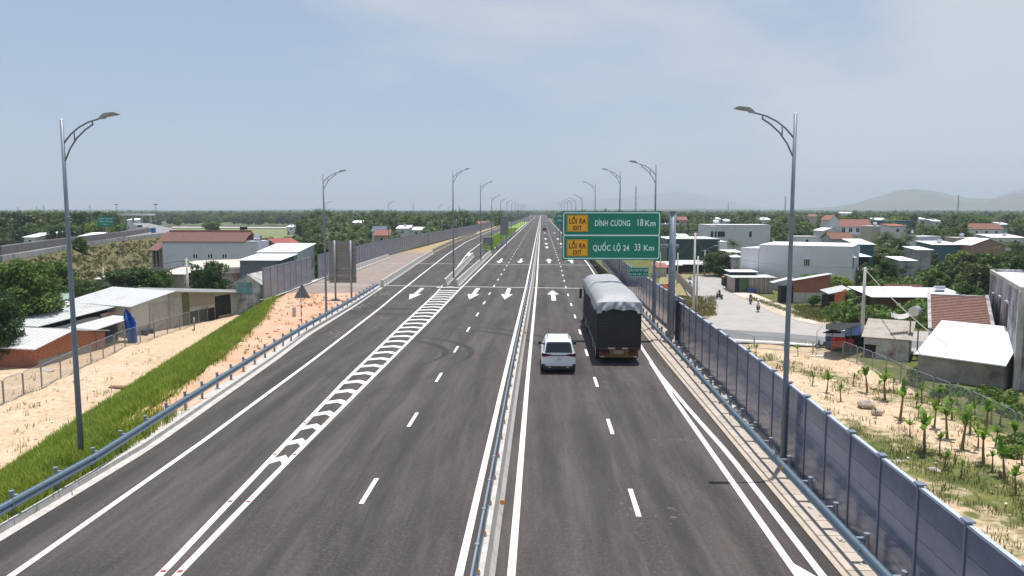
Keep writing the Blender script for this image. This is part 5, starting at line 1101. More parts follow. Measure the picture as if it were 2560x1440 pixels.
for q in (0, 1): b = MB(); xx = -.35 if q == 0 else w+.05; b.add([(xx, -.3, ze-.1), (xx+.3, -.3, ze-.1), (xx+.3, 8.6, zrg+.12), (xx, 8.6, zrg+.12), (xx, -.3, ze+.12), (xx+.3, -.3, ze+.12), (xx+.3, 8.6, zrg+.3), (xx, 8.6, zrg+.3)], [(0, 1, 2, 3), (4, 5, 6, 7), (0, 1, 5, 4), (1, 2, 6, 5), (0, 3, 7, 4)]); b.build('verge_trim', M_mould2, t)
keep(2290, 2560, 735, 1000, 60)
A, B_ = G(2292, 945, ZR), G(2506, 975, ZR); f = FR(A, B_); zf = f.p(2400, 898)[1]-ZR
t = thing('white_roofed_annex', 'grey stained annex under a glaring white sheet roof', 'building', tuple(f.A), f.rz); w = f.w; FOOT.append((f.A+f.u*4+f.v*4, 7))
dpt = 7.2; zk = W(2380, 822, 68).z-ZR
MB().prism([(0, -.3), (dpt, -.3), (dpt, zk), (0, zf)], 0, w, 'x').build('wall', weathered('annex_wall', (.36, .34, .31), (.10, .095, .09), .95, .25, (.42, .7), 1.1), t)
b = MB(); b.add([(-.15, -.35, zf), (w+.2, -.35, zf-.12), (w+.2, dpt, zk), (-.15, dpt, zk+.05), (-.15, -.35, zf+.1), (w+.2, -.35, zf-.02), (w+.2, dpt, zk+.1), (-.15, dpt, zk+.15)], [(0, 3, 2, 1), (4, 5, 6, 7), (0, 1, 5, 4), (1, 2, 6, 5), (2, 3, 7, 6), (3, 0, 4, 7)]); b.build('roof', M_btin, t)
# concrete house: left face visible
An, Af = G(2536, 972, ZR), W(2462, 900, 82); Af.z = ZR; An = Vector((An.x, An.y, ZR))
f = FR(Af, An); h = f.p(2535, 708)[1]-ZR; t = thing('concrete_house', 'tall mould-streaked concrete house with three narrow windows at the right edge', 'house', tuple(f.A), f.rz); w = f.w
MB().box(0, w, 0, 14, -.3, h-.35).build('wall', weathered('concrete_house_wall', (.46, .46, .49), (.045, .045, .055), .95, .16, (.42, .60), 1.5), t)
MB().box(-.1, w+.1, -.05, .18, h-.35, h+.02).build('parapet', M_concl, t); MB().box(-.1, .15, .2, 14, h-.35, h+.1).build('back_parapet', M_mould, t); MB().box(.2, w-1.6, .2, 14, h-.33, h-.2).build('roof', M_btin, t)
for a, c, p0, p1 in ((2480, 2488, 738, 798), (2496, 2505, 746, 812), (2514, 2524, 760, 826)):
    xa, za = f.p(a, p1); xb, zb_ = f.p(c, p0); window(t, xa, xb, za-ZR, zb_-ZR, 0, M_white, 1, mat('rusty_shutter', (.09, .045, .035), .8, .3))
    MB().box(xa+.12, xb-.12, -.09, -.055, za-ZR+.12, zb_-ZR-.12).build('shutter', mat('rusty_shutter', (.09, .045, .035)), t); MB().box(xa-.15, xb+.15, -.22, 0, zb_-ZR+.1, zb_-ZR+.2).build('hood', M_mould, t)
for z, mm_ in ((h*.72, M_mould), (h*.36, mat('pink_paint', (.5, .36, .36), .8, .1))): MB().box(w+.02, w+1.4, .6, 12, z-.9, z).build('balcony', mm_, t); 
MB().box(w+.01, w+.08, 1.2, 12, h*.72+.1, h*.72+1.9).build('balcony_door', M_dark, t); MB().box(w+.01, w+.1, .8, 12, -.2, h*.18).build('brick_base', M_brick, t)
MB().box(w-.25, w+.3, -.15, .3, -.3, h-.36).build('corner_column', M_concl, t); MB().box(w+.02, w+1.2, .4, 13, h-1.5, h-1.35).build('eave', M_concl, t)
FOOT.append((f.A+f.u*w/2+f.v*7, 16))
# fibro shed + banner stall
A, B_ = G(2158, 893, ZR), G(2270, 903, ZR); f = FR(A, B_); h = f.p(2210, 845)[1]-ZR; t = building('fibro_shed', 'small whitewashed shed with corrugated fibre-cement roof and a rust-stained doorway', 'shed', f, h, 5.5, weathered('rust_stained_wall', (.55, .54, .53), (.22, .08, .05), .9, .5, (.50, .72), 1.3), 'shed', M_fibro, ridge=W(2200, 797, A.y+5.5).z-ZR-h, over=.25)
MB().box(.1, 1.1, -.03, .02, 0, h-.75).build('doorway', M_dark, t); MB().box(.0, 1.6, -.35, 0, h-.7, h-.6).build('lintel', M_concl, t); keep(2055, 2275, 795, 905, 70)
t = thing('banner_stall', 'roadside stall hung with blue tarps and a red banner', 'stall', tuple(G(2108, 882, ZR))); o_ = t.location; Yq = o_.y
def sheet(n, m, pts, dy=0, wob=.06):
    P = []; 
    for j in range(6):
        v = j/5; row = []
        for i in range(9):
            u = i/8; x = (pts[0][0]*(1-u)+pts[1][0]*u)*(1-v)+(pts[3][0]*(1-u)+pts[2][0]*u)*v; y = (pts[0][1]*(1-u)+pts[1][1]*u)*(1-v)+(pts[3][1]*(1-u)+pts[2][1]*u)*v
            p = W(x, y, Yq+dy+wob*math.sin(i*1.9+j)+.0)-o_; row.append((p.x, p.y, p.z))
        P.append(row)
    return MB().grid(P).build(n, m, t, smooth=True)
def flat_sheet(n, m, pxs, z):
    P = [G(x, y, z)-o_ for x, y in pxs]; return MB().add([tuple(p) for p in P]+[(p.x, p.y, p.z-.05) for p in P], [tuple(range(len(P))), tuple(range(2*len(P)-1, len(P)-1, -1))]).build(n, m, t)
flat_sheet('black_canopy', M_dark, [(2064, 822), (2100, 826), (2155, 812), (2150, 806), (2065, 810)], ZR+2.9)
flat_sheet('black_canopy', M_dark, [(2055, 832), (2080, 822), (2104, 830), (2100, 832)], ZR+2.4)
sheet('blue_sheet', mat('light_blue_tarp', (.20, .33, .72), .5, .1), [(2112, 813), (2154, 813), (2152, 838), (2114, 840)], -.2)
sheet('pale_sheet', mat('pale_blue_sheet', (.55, .62, .78), .5, .05), [(2064, 830), (2112, 833), (2112, 843), (2064, 842)], -.3); sheet('blue_banner', mat('deep_blue_banner', (.02, .12, .30), .5, .2, 4), [(2063, 840), (2078, 842), (2076, 870), (2065, 868)], -.3)
rb = sheet('red_banner', M_red, [(2077, 842), (2116, 846), (2110, 868), (2077, 871)], -.35); sheet('red_banner', M_red, [(2118, 848), (2135, 848), (2132, 865), (2120, 866)], -.2)
for s, py in (('KHAI TRƯƠNG', 855), ('HỒNG PHÁT', 863)):
    p = W(2096, py, Yq-.5)-o_; text(s, 'lettering', rb, p.x, p.z, .27, M_reflect, p.y, sx=.8)
MB().box(-.9, 2.2, .3, 2.5, 0, 1.9).build('stall_body', M_dark, t)
for q in (-1.3, 0.6, 2.0): MB().tube([(q, -.3, 0), (q, -.3, 2.6)], .04, 6).build('pole', M_wood, t)
# white sheds behind tiled house
f = FY(2195, 2335, 108, ZR); h = f.p(2260, 741)[1]-ZR; t = building('brick_house_white_roof', 'brick house with a long white sheet roof behind the satellite-dish yard', 'house', f, h, 7, mat('brown_brick', (.17, .08, .055), .95, .3, 4), 'shed', M_btin, ridge=.5, over=.9); keep(2180, 2420, 712, 770, 90)
f = FY(2335, 2415, 109, ZR); building('white_roof_extension', 'extension of the white sheet roof behind the tiled ridge', 'house', f, f.p(2370, 737)[1]-ZR, 5, M_mould2, 'shed', M_btin, ridge=.4)
tk = thing('water_tank', 'horizontal steel water tank on the long white sheet roof', 'water tank', (W(2348, 728, 111).x, 111, W(2348, 729, 111).z)); MB().tube([(-.7, 0, .45), (.7, 0, .45)], .4, 14).build('tank', M_steel, tk); MB().box(-.6, .6, -.3, .3, -.1, .1).build('stand', M_galv, tk)
f = FY(2245, 2330, 120, ZR); building('brown_hip_roof_house', 'weathered brown tile roof peeking above the long white roof', 'house', f, f.p(2280, 733)[1]-ZR, 7, M_mould2, 'gablex', M_tile, ridge=.9, over=.3)
tk = thing('water_tank', 'round steel water tank on a tall frame beside the tiled house', 'water tank', (W(2288, 778, 76).x, 76, ZR)); z_ = W(2288, 778, 76).z-ZR; MB().tube([(-.3, -.3, z_), (.3, .3, z_)], .5, 16).build('tank', M_steel, tk)
for q in (-.4, .4): MB().tube([(q, 0, 0), (q, 0, z_-.3)], .06, 6).build('frame_leg', M_wood, tk)
t = thing('white_awning_sheet', 'grey-white cloth stretched below the round water tank', 'awning', (W(2250, 790, 77).x, 77, ZR)); P = [[tuple(W(2228+i*5, 780+6*math.sin(i/9*3.14)+j*6, 77-j*.4)-t.location) for i in range(10)] for j in range(3)]; MB().grid(P).build('awning_cloth', M_concl, t, smooth=True)
# banner poster with plain portrait and round emblem
bn = thing('red_poster_board', 'dark red board with white portrait and golden emblem behind the noise wall', 'billboard', (W(1653, 726, 88).x, 88, ZR)); bx = bn.location.x
def bp_(px, py): p = W(px, py, 88); return (p.x-bx, p.z-ZR)
(xa, z1b), (xb, z0b) = bp_(1620, 710), bp_(1687, 746); MB().box(xa, xb, 0, .06, z0b-.6, z1b).build('board', mat('maroon_board', (.25, .012, .02), .5, .1), bn)
def disk(n, m, px, py, rx, rz_, y, k=20, par=None): x, z = bp_(px, py); return MB().add([(x+rx*math.cos(2*math.pi*i/k), y, z+rz_*math.sin(2*math.pi*i/k)) for i in range(k)], [tuple(range(k))]).build(n, m, par or bn)
pt = disk('portrait', mat('portrait_white', (.7, .7, .68), .6, .05), 1638, 722, .36, .50, -.01); disk('portrait_beard', M_conc, 1638.5, 729, .14, .15, -.014, 10, pt)
for dx in (-.13, .13): x, z = bp_(1638, 723); MB().box(x+dx-.07, x+dx+.07, -.016, -.012, z-.02, z+.05).build('eye_shade', M_black, pt)
em = disk('emblem', mat('emblem_gold', (.75, .30, .08), .5, .1), 1661, 721, .42, .46, -.01); x, z = bp_(1661, 722)
disk('emblem_field', mat('emblem_red', (.6, .04, .03), .5), 1661, 721, .27, .30, -.013, par=em); st = []
for i in range(10): r = .24 if i % 2 == 0 else .10; a = math.pi/2+i*math.pi/5; st.append((x+r*math.cos(a), -.018, z+r*math.sin(a)))
MB().add(st+[(x, -.018, z)], [(i, (i+1) % 10, 10) for i in range(10)]).build('star', mat('emblem_yellow', (.8, .5, .05), .5), em)
for q in (xa+.4, xb-.4): MB().tube([(q, .15, 0), (q, .15, z1b)], .06, 6).build('post', M_galv, bn)

# ------------------------------------------------------------------ UTILITY POLES
def upole(px, pyb, pyt, zb, label, arms=1, lean=0, street=False, w=.16):
    g = G(px, pyb, zb); zt = W(px, pyt, g.y).z; t = thing('utility_pole', label, 'utility pole', tuple(g)); H = zt-zb
    MB().tube([(0, 0, -.3), (lean, 0, H)], [w, w*.6], 8).build('pole', M_conc, t, smooth=True)
    for k in range(arms): z = H-.4-k*.7; MB().box(-.9, .9, -.06, .0, z, z+.08).build('crossarm', M_wood, t); [MB().tube([(q, 0, z+.08), (q, 0, z+.28)], .05, 6).build('insulator', M_white, t) for q in (-.8, -.3, .3, .8)]
    if street: MB().tube([(0, 0, H-.6), (.6, -.2, H+.2), (2.0, -.6, H+.9)], .05, 6).build('lamp_arm', M_galv, t); MB().box(1.9, 2.6, -.75, -.5, H+.85, H+.98).build('lamp_head', M_white, t)
    return t, Vector((g.x+lean, g.y, zt))
_, q1 = upole(1733, 792, 582, ZR, 'tall concrete utility pole with street lamp arm at the traffic island', 1, 0, True, .2)
upole(1740, 785, 640, ZR, 'shorter concrete pole leaning close behind the tall island pole', 0, .1, False, .16)
_, q2 = upole(1693, 712, 632, ZR, 'short concrete utility pole right of the gantry pole', 0)
_, q3 = upole(1761, 690, 624, ZR, 'concrete utility pole with a side lamp by the dark bushes', 1, 0, True)
upole(1650, 694, 630, ZR, 'thin concrete pole just left of the gantry pole', 0)
_, q4 = upole(2155, 836, 668, ZR, 'weathered concrete pole with transformer clutter beside the fibro shed', 1, 0, False, .26)
_, q5 = upole(472, 784, 646, ZL, 'concrete utility pole with a tangle of cables in front of the grey house', 2, 0, False, .2)
upole(257, 735, 668, ZL, 'broken stub of a concrete pole among the left trees', 0, .3)
t = thing('road_sign', 'pair of small triangular road signs seen from behind at the traffic island', 'road sign', tuple(G(1724, 728, ZR)))
MB().tube([(0, 0, 0), (0, 0, 3.2)], .05, 6).build('sign_post', M_galv, t)
for z in (2.4, 1.5): MB().prism([(-.45, z-.35), (.45, z-.35), (0, z+.4)], -.03, .0).build('sign_panel', M_sback, t)
def cable(a, c, sag, label, r=.02, m=None):
    pts = []; 
    for i in range(17): u = i/16; p = a+(c-a)*u; p = p-Vector((0, 0, sag*4*u*(1-u))); pts.append(p)
    o = MB().tube([p-a for p in pts], r, 4, False).build('cable', m or mat('cable_grey', (.10, .10, .10), .6), loc=tuple(a)); tag(o, label, 'cable')
cable(q4+Vector((0, 0, -.2)), Vector((W(2370, 800, 60).x, 60, W(2370, 800, 60).z-2)), .4, 'pale cable slanting right from the pole by the fibro shed', .05, mat('pale_cable', (.35, .36, .28), .7)); cable(q4, q3, 1.2, 'thin cable from the fibro shed pole to the poles at the bushes')
cable(q1, q3, .8, 'thin cable between the island pole and the pole by the bushes'); cable(q1, q2, .8, 'thin cable between the island pole and the short pole by the gantry')
cable(q5, q5+Vector((-16, 14, -1)), .8, 'upper cable running left from the left utility pole', .03); cable(q5+Vector((0, 0, -.6)), q5+Vector((-16, 14, -1.8)), 1.0, 'lower cable running left from the left utility pole', .03)
t = thing('road_works_light', 'thin street light on a weighted tripod at the edge of the sand', 'lamp', tuple(G(2040, 893, ZR)))
MB().tube([(0, 0, 0), (0, 0, 2.6), (.5, 0, 3.1)], .03, 6).build('pole', M_galv, t)
for q in (-.4, .1, .5): MB().box(q-.16, q+.16, -.2, .1, 0, .18).build('sandbag', M_white, t)
# far masts and pylons
def mast(px, pt, Y, label, lattice=False, w=1.0):
    p = W(px, pt, Y); t = thing('pylon' if lattice else 'telecom_mast', label, 'pylon' if lattice else 'mast', (p.x, Y, -6)); H = p.z+6; b = MB()
    for sx, sy in ((-1, -1), (1, -1), (1, 1), (-1, 1)): b.tube([(sx*w, sy*w, 0), (sx*w*.12, sy*w*.12, H)], .16 if lattice else .14, 4)
    n = 8
    for k in range(n): z0, z1 = H*k/n, H*(k+1)/n; a, c = w*(1-.88*k/n), w*(1-.88*(k+1)/n); b.tube([(-a, -a, z0), (c, -c, z1)], .08, 3); b.tube([(a, -a, z0), (-c, -c, z1)], .08, 3)
    b.build('lattice', mat('mast_steel', (.35, .33, .35), .7, .1), t)
    if lattice: [MB().box(-3.5+k*.6, 3.5-k*.6, -.15, .15, H*(.72+k*.1), H*(.72+k*.1)+.35).build('crossarm', mat('mast_steel', (.35, .33, .35)), t) for k in range(3)]
    else: MB().box(-.8, .8, -.3, .3, H*.9, H*.94).build('antenna', M_white, t)
mast(1590, 464, 700, 'slim telecom mast above the middle of the exit sign'); mast(1964, 490, 900, 'telecom mast just left of the right near lamp'); mast(2397, 486, 800, 'telecom mast in front of the hill'); mast(1821, 503, 1300, 'faint mast halfway along the right horizon'); mast(1033, 504, 1200, 'faint mast left of the gore lamps', w=.7); mast(1148, 512, 1100, 'short faint mast right of the first gore lamp', w=.7)
for px, pt, lb in ((44, 517, 'leftmost of the faint pylons on the left horizon'), (91, 515, 'second faint pylon from the left'), (109, 512, 'third faint pylon from the left'), (224, 513, 'faint pylon right of the near lamp pole')): mast(px, pt, 1500, lb, True, 3)
for px, pt, lb in ((291, 510, 'high mast light beside the green left road sign'), (389, 510, 'high mast light right of the toll plaza')):
    p = W(px, pt, 420); t = thing('high_mast_light', lb, 'street lamp', (p.x, 420, -2)); H = p.z+2; MB().tube([(0, 0, 0), (0, 0, H)], [.3, .15], 8).build('pole', M_galv, t); MB().tube([(0, 0, H-.5), (0, 0, H)], [1.0, 1.2], 10).build('lamp_ring', M_galv, t)

# ------------------------------------------------------------------ DISTANT LEFT ROAD
zr0 = 2.0
near = [G(-120, 668, zr0), G(0, 655, zr0), G(110, 636, zr0), G(200, 617, zr0), G(300, 603, zr0), G(415, 589, zr0), G(450, 582, zr0)]
far = [G(-120, 640, zr0), G(0, 628, zr0), G(110, 611, zr0), G(200, 600, zr0), G(300, 587, zr0), G(372, 572, zr0), G(340, 563, zr0)]
near += [G(440, 574, zr0), G(405, 565, zr0), G(372, 558, zr0)]; far += [G(335, 561, zr0), G(333, 559, zr0), G(333, 557, zr0)]
b = MB(); b.grid([[tuple(a), tuple((a+c)/2), tuple(c)] for a, c in zip(near, far)]); o = b.build('left_approach_road', mat('pale_asphalt', (.22, .22, .225), .85, .12, .05), fix=True); tag(o, 'distant road curving to the toll plaza on the left', kind='structure')
b = MB()
for a, c in zip(near[:7], near[1:7]):
    d = (c-a).normalized(); nrm = Vector((d.y, -d.x, 0)); 
    for p in (0,): b.quad(tuple(a-Vector((0, 0, .05))), tuple(c-Vector((0, 0, .05))), tuple(c+nrm*13+Vector((0, 0, -7.2))), tuple(a+nrm*13+Vector((0, 0, -7.2))))
tag(b.build('approach_embankment', mat('dry_slope_grass', (.065, .075, .024), .95, 0, .22, .8, col2=(.165, .13, .055), bscale=.8, detail=12)), 'dry grassy embankment below the distant left road', kind='structure')
def parapet(label, pts, h, m, off=0):
    t = thing('road_parapet', label, 'parapet', tuple(pts[0])); o_ = pts[0]
    for a, c in zip(pts, pts[1:]):
        n = max(1, int((c-a).length/6))
        for k in range(n): p, q = a+(c-a)*k/n-o_, a+(c-a)*(k+.985)/n-o_; MB().add([tuple(p), tuple(q), (q.x, q.y, h), (p.x, p.y, h), (p.x, p.y+.3, 0), (q.x, q.y+.3, 0), (q.x, q.y+.3, h), (p.x, p.y+.3, h)], [(0, 1, 2, 3), (7, 6, 5, 4), (3, 2, 6, 7)]).build('parapet_panel', m, t)
parapet('low concrete edge barrier of the distant left road', near[:6], .8, M_mould2); parapet('far edge barrier of the distant left road', far[:6], .9, M_mould2)
midp = [(a*.45+c*.55) for a, c in zip(near[:6], far[:6])]; parapet('dark median barrier of the distant left road', midp, 1.3, mat('dark_barrier', (.14, .13, .13), .9, .2))
g = G(350, 575, zr0); small_car(g.x, g.y, .45, (.7, .7, .7), 'white van on the distant left road', van=True, z=zr0); g = G(352, 567, zr0); small_car(g.x-10, g.y+40, .45, (.75, .75, .75), 'small white car behind the van on the distant road', z=zr0)
g = G(384, 582, zr0); tag(MB().box(-.5, .5, -.5, .5, 0, 1.3).build('water_barrier', mat('blue_plastic', (.03, .12, .45), .5), loc=tuple(g)), 'blue plastic barrier box at the end of the distant median', 'barrier')
# toll plaza canopy
t = thing('toll_plaza', 'low white toll plaza canopy at the far left', 'toll plaza', tuple(W(340, 555, 420))); t.location.z = zr0
MB().box(-14, 9, -4, 4, 4.2, 5.2).build('canopy', M_btin, t); [MB().box(-12+k*5, -11.2+k*5, -.5, .5, 0, 4.2).build('column', M_conc, t) for k in range(5)]
# rice field and road
zpoly('rice_field', [(430, 590), (560, 592), (720, 598), (760, 572), (700, 569), (430, 568)], -4.9, mat('rice_field', (.13, .17, .05), .95, 0, .05, col2=(.20, .20, .09)), 'flat pale green rice field beyond the grey house'); keep(420, 760, 563, 582, 240)
zpoly('field_road', [(430, 569.3), (760, 570.5), (760, 568), (430, 566.8)], -4.4, M_concl, 'thin pale road at the far edge of the rice field')

# ------------------------------------------------------------------ VEGETATION
def rot_to(n):
    return n
def leaf_cloud(n, clusters, size, seed, up=.5, elong=1.6):
    """many leaf-sized faces scattered over clusters (x,y,z,r)"""
    r = np.random.default_rng(seed); cl = np.array(clusters); w = cl[:, 3]**2; idx = r.choice(len(cl), n, p=w/w.sum())
    d = r.normal(size=(n, 3)); d[:, 2] += up; d /= np.linalg.norm(d, axis=1)[:, None]
    rad = cl[idx, 3]*r.uniform(.55, 1.12, n); c = cl[idx, :3]+d*rad[:, None]*np.array([1, 1, .8])
    nrm = d+r.normal(size=(n, 3))*.75; nrm /= np.linalg.norm(nrm, axis=1)[:, None]
    t = np.cross(nrm, r.normal(size=(n, 3))); t /= np.linalg.norm(t, axis=1)[:, None]; bt = np.cross(nrm, t)
    s = size*r.uniform(.6, 1.4, n)[:, None]; a = t*s*elong; b_ = bt*s
    V = np.empty((n, 4, 3)); V[:, 0] = c-a; V[:, 1] = c+b_*.8+nrm*s*.15; V[:, 2] = c+a; V[:, 3] = c-b_*.8+nrm*s*.15
    return V.reshape(-1, 3), np.arange(n*4).reshape(-1, 4)
def np_mesh(name, V, Fq, m, extra=None):
    me = bpy.data.meshes.new(name); me.vertices.add(len(V)); me.vertices.foreach_set('co', V.astype(np.float32).ravel())
    n = len(Fq); me.loops.add(n*4); me.loops.foreach_set('vertex_index', Fq.astype(np.int32).ravel()); me.polygons.add(n)
    me.polygons.foreach_set('loop_start', np.arange(0, n*4, 4, dtype=np.int32)); me.polygons.foreach_set('loop_total', np.full(n, 4, dtype=np.int32))
    me.materials.append(m); me.update(calc_edges=True); me.validate(); return me
def crown_clusters(seed, R, H, k=26, z0=.35):
    r = np.random.default_rng(seed); out = []
    for i in range(k):
        a = r.uniform(0, 2*math.pi); q = r.uniform(.15, 1)**.6; zz = r.uniform(z0, 1.0); lim = math.sqrt(max(.05, 1-((zz-.62)/.46)**2)) if abs(zz-.62) < .46 else .2
        out.append((math.cos(a)*q*R*lim*.85, math.sin(a)*q*R*lim*.85, zz*H*.92, R*r.uniform(.20, .36)))
    return out
M_lf = [leafmat('leaf_dark_green', (.022, .055, .014), (.095, .165, .040)), leafmat('leaf_mid_green', (.032, .08, .014), (.14, .23, .045)), leafmat('leaf_olive', (.045, .07, .018), (.16, .19, .06)), leafmat('leaf_fresh', (.05, .11, .014), (.20, .29, .05))]
M_palm = leafmat('palm_frond_green', (.022, .05, .014), (.115, .165, .045), 1.2); M_bark = mat('bark', (.16, .13, .10), .95, .25, 5)
def trunk_mesh(H, R, seed, limbs=5):
    r = random.Random(seed); b = MB(); b.tube([(0, 0, -.3), (r.uniform(-.1, .1)*H*.3, 0, H*.3), (r.uniform(-.1, .1)*H*.4, r.uniform(-.1, .1)*H*.3, H*.62)], [H*.035, H*.026, H*.012], 8)
    for k in range(limbs): a = r.uniform(0, 6.28); z = H*r.uniform(.22, .45); b.tube([(0, 0, z), (math.cos(a)*R*.35, math.sin(a)*R*.35, z+H*.15), (math.cos(a)*R*.7, math.sin(a)*R*.7, z+H*.32)], [H*.015, H*.01, H*.004], 5, False)
    return b.mesh('trunk', M_bark, True)
TREES = []   # prototypes (crown mesh, trunk mesh), unit height 10
for k in range(5):
    cl = crown_clusters(100+k, 4.2 if k != 3 else 5.2, 10, 30, .30 if k != 3 else .45); V, Fq = leaf_cloud(2600, cl, .26, 200+k)
    TREES.append((np_mesh('crown', V, Fq, M_lf[k % 4]), trunk_mesh(10, 4.2, k)))
def big_tree(k, n, seedo, m, leaf=.15): cl = crown_clusters(seedo, 4.6, 10, 70, .18); V, Fq = leaf_cloud(n, cl, leaf, seedo+5); return (np_mesh('crown', V, Fq, m), trunk_mesh(10, 4.6, seedo, 9))
BIG = [big_tree(0, 15000, 11, M_lf[1]), big_tree(1, 15000, 12, M_lf[0])]
def frond(b, az, el, Ln, droop, nl, lw, ll, rs):
    p = Vector((0, 0, 0)); d = Vector((math.cos(az)*math.cos(el), math.sin(az)*math.cos(el), math.sin(el))); st = Ln/nl; side = Vector((-math.sin(az), math.cos(az), 0))
    for i in range(nl):
        q = p+d*st; t = (i+.5)/nl; L_ = ll*(math.sin(math.pi*(.12+.85*t)))**.7
        dn = Vector((0, 0, -1))
        for s in (-1, 1):
            tip = p+d*st*.9+side*s*L_*.85+dn*L_*rs.uniform(.25, .6)+d*L_*.35
            b.add([tuple(p), tuple(p+d*lw), tuple(tip+d*lw*.3), tuple(tip)], [(0, 1, 2, 3)])
        p = q; d = (d+Vector((0, 0, -droop/nl))).normalized()
def palm_meshes(H, nf, Ln, seed, areca=False):
    rs = random.Random(seed); bend = rs.uniform(-.6, .6); b = MB(); b.tube([(0, 0, -.3), (bend*.3, 0, H*.4), (bend, 0, H*.8), (bend*1.2, 0, H)], [H*.018+.04, H*.013+.03, .09, .08], 7, False); tr_ = b.mesh('trunk', mat('palm_trunk', (.22, .19, .15), .9, .2, 3), True)
    b = MB()
    for k in range(nf): frond(b, k*2.4+rs.uniform(-.2, .2), R_(rs.uniform(10, 78)), Ln*rs.uniform(.8, 1.1), 1.7 if not areca else 1.4, 14, .16, Ln*.30, rs)
    b.v = [(x+bend*1.2, y, z+H) for x, y, z in b.v]; return b.mesh('crown', M_palm), tr_
PALMS = [palm_meshes(8.5, 18, 3.6, 1), palm_meshes(10, 16, 3.2, 2), palm_meshes(7, 20, 4.0, 3)]; ARECA = [palm_meshes(8, 11, 1.9, 5, True), palm_meshes(9, 10, 1.8, 6, True)]
def tree(kind, name, label, cat, loc, s, group=None, rz=None, sxy=None):
    t = thing(name, label, cat, loc, random.uniform(0, 6.28) if rz is None else rz, group); t.scale = (sxy or s, sxy or s, s)
    put('crown', kind[0], t); put('trunk', kind[1], t); return t
# named big trees
def tpx(kind, px, py, top, zb, wpx, name, label, cat='tree', h0=10, w0=9):
    g = G(px, py, zb); H = W(px, top, g.y).z-zb; t = tree(kind, name, label, cat, tuple(g), H/h0, sxy=wpx/F*g.y/w0); return t
tpx(BIG[0], 50, 862, 652, ZL, 215, 'broadleaf_tree', 'big leafy tree filling the left edge above the brick wall'); tpx(BIG[1], -20, 915, 735, ZL, 160, 'broadleaf_tree', 'dark tree cut by the left edge beside the brick wall')
tpx(BIG[0], 110, 790, 655, ZL, 170, 'broadleaf_tree', 'broad tree behind the big one, left of the near lamp'); tpx(BIG[1], 325, 775, 672, ZL, 150, 'broadleaf_tree', 'round dark tree left of the utility pole, behind the sheds')
tpx(BIG[0], 395, 772, 676, ZL, 95, 'broadleaf_tree', 'lighter green tree touching the utility pole'); tpx(BIG[1], 525, 773, 658, ZL, 105, 'broadleaf_tree', 'dark feathery tree right of the left utility pole'); tpx(BIG[1], 225, 800, 700, ZL, 90, 'broadleaf_tree', 'low tree between the near lamp and the green roofed shed')
tpx(TREES[1], 200, 641, 592, .5, 42, 'roadside_shrub', 'bright round bush in front of the distant left road', 'bush', w0=8.5); tpx(TREES[0], 320, 612, 592, .5, 30, 'roadside_shrub', 'small dark bush on the dry embankment', 'bush', w0=8.5); tpx(TREES[1], 340, 622, 602, -1, 40, 'roadside_shrub', 'second small bush on the dry embankment, right of the first', 'bush', w0=8.5)
tpx(TREES[3], 527, 592, 553, -4.9, 46, 'broadleaf_tree', 'lone round tree in the rice field behind the red roof')
tpx(BIG[1], 1800, 692, 630, ZR, 95, 'broadleaf_tree', 'dark spreading tree by the bend of the village road'); tpx(BIG[0], 2032, 745, 686, ZR, 85, 'broadleaf_tree', 'green tree overgrowing the brick outbuilding'); tpx(TREES[3], 2100, 745, 690, ZR, 70, 'broadleaf_tree', 'low tree in front of the orange tarp hut'); tpx(TREES[1], 2035, 768, 738, ZR, 36, 'garden_shrub', 'bright green shrub against the dark garden wall', 'bush', w0=8.5)
tpx(BIG[1], 2225, 690, 622, ZR, 110, 'broadleaf_tree', 'dark tree crown before the unpainted grey house'); tpx(BIG[0], 1900, 628, 586, ZR, 50, 'broadleaf_tree', 'dark tree right of the broad white house'); tpx(PALMS[2], 1833, 650, 606, ZR, 48, 'palm_tree', 'spiky palm in front of the broad white house', h0=7.9, w0=7); tpx(PALMS[0], 2530, 730, 605, ZR, 110, 'coconut_palm', 'large coconut palm above the concrete house', h0=10, w0=7)
tpx(TREES[2], 1255, 575, 545, 0, 12, 'broadleaf_tree', 'thin tree at the end of the green wedge')
def blocked(loc, H, R, Y):
    px, py = PX((loc[0], loc[1], loc[2]+H)); x0, _ = PX((loc[0]-R, loc[1], loc[2])); x1, pb = PX((loc[0]+R, loc[1], loc[2]))
    for a, c, d, e, yy in KEEP:
        if loc[1] < yy+6 and x1 > a+2 and x0 < c-2 and py < e and pb > d: return True
    for c, r in FOOT:
        if (Vector((loc[0], loc[1], 0))-Vector((c.x, c.y, 0))).length < r*.75+R*.3: return True
    return False
def on_left_road(x, y):
    for a, c in zip(near+[], near[1:]):
        pass
    px, py = PX((x, y, 2.0)); return False
REF = [(0, 'at the left edge'), (160, 'left of the near lamp'), (243, 'below the left green sign'), (650, 'behind the steel-sided shed'), (770, 'behind the blank sign back'), (900, 'left of the thin far lamp'), (1000, 'right of the thin far lamp'), (1100, 'by the bend of the wall'), (1655, 'above the dark warehouse'), (1800, 'above the white villa'), (1925, 'left of the right lamp'), (1985, 'right of the right lamp'), (2090, 'around the red villa'), (2200, 'behind the tall grey wall'), (2300, 'above the tiled house'), (2420, 'above the concrete house'), (2500, 'at the right edge')]
def place(px, y):
    w = ''
    for a, c in REF:
        if px >= a: w = c
    return (', near row ' if y < 170 else ', middle row ' if y < 260 else ', back row ')+w
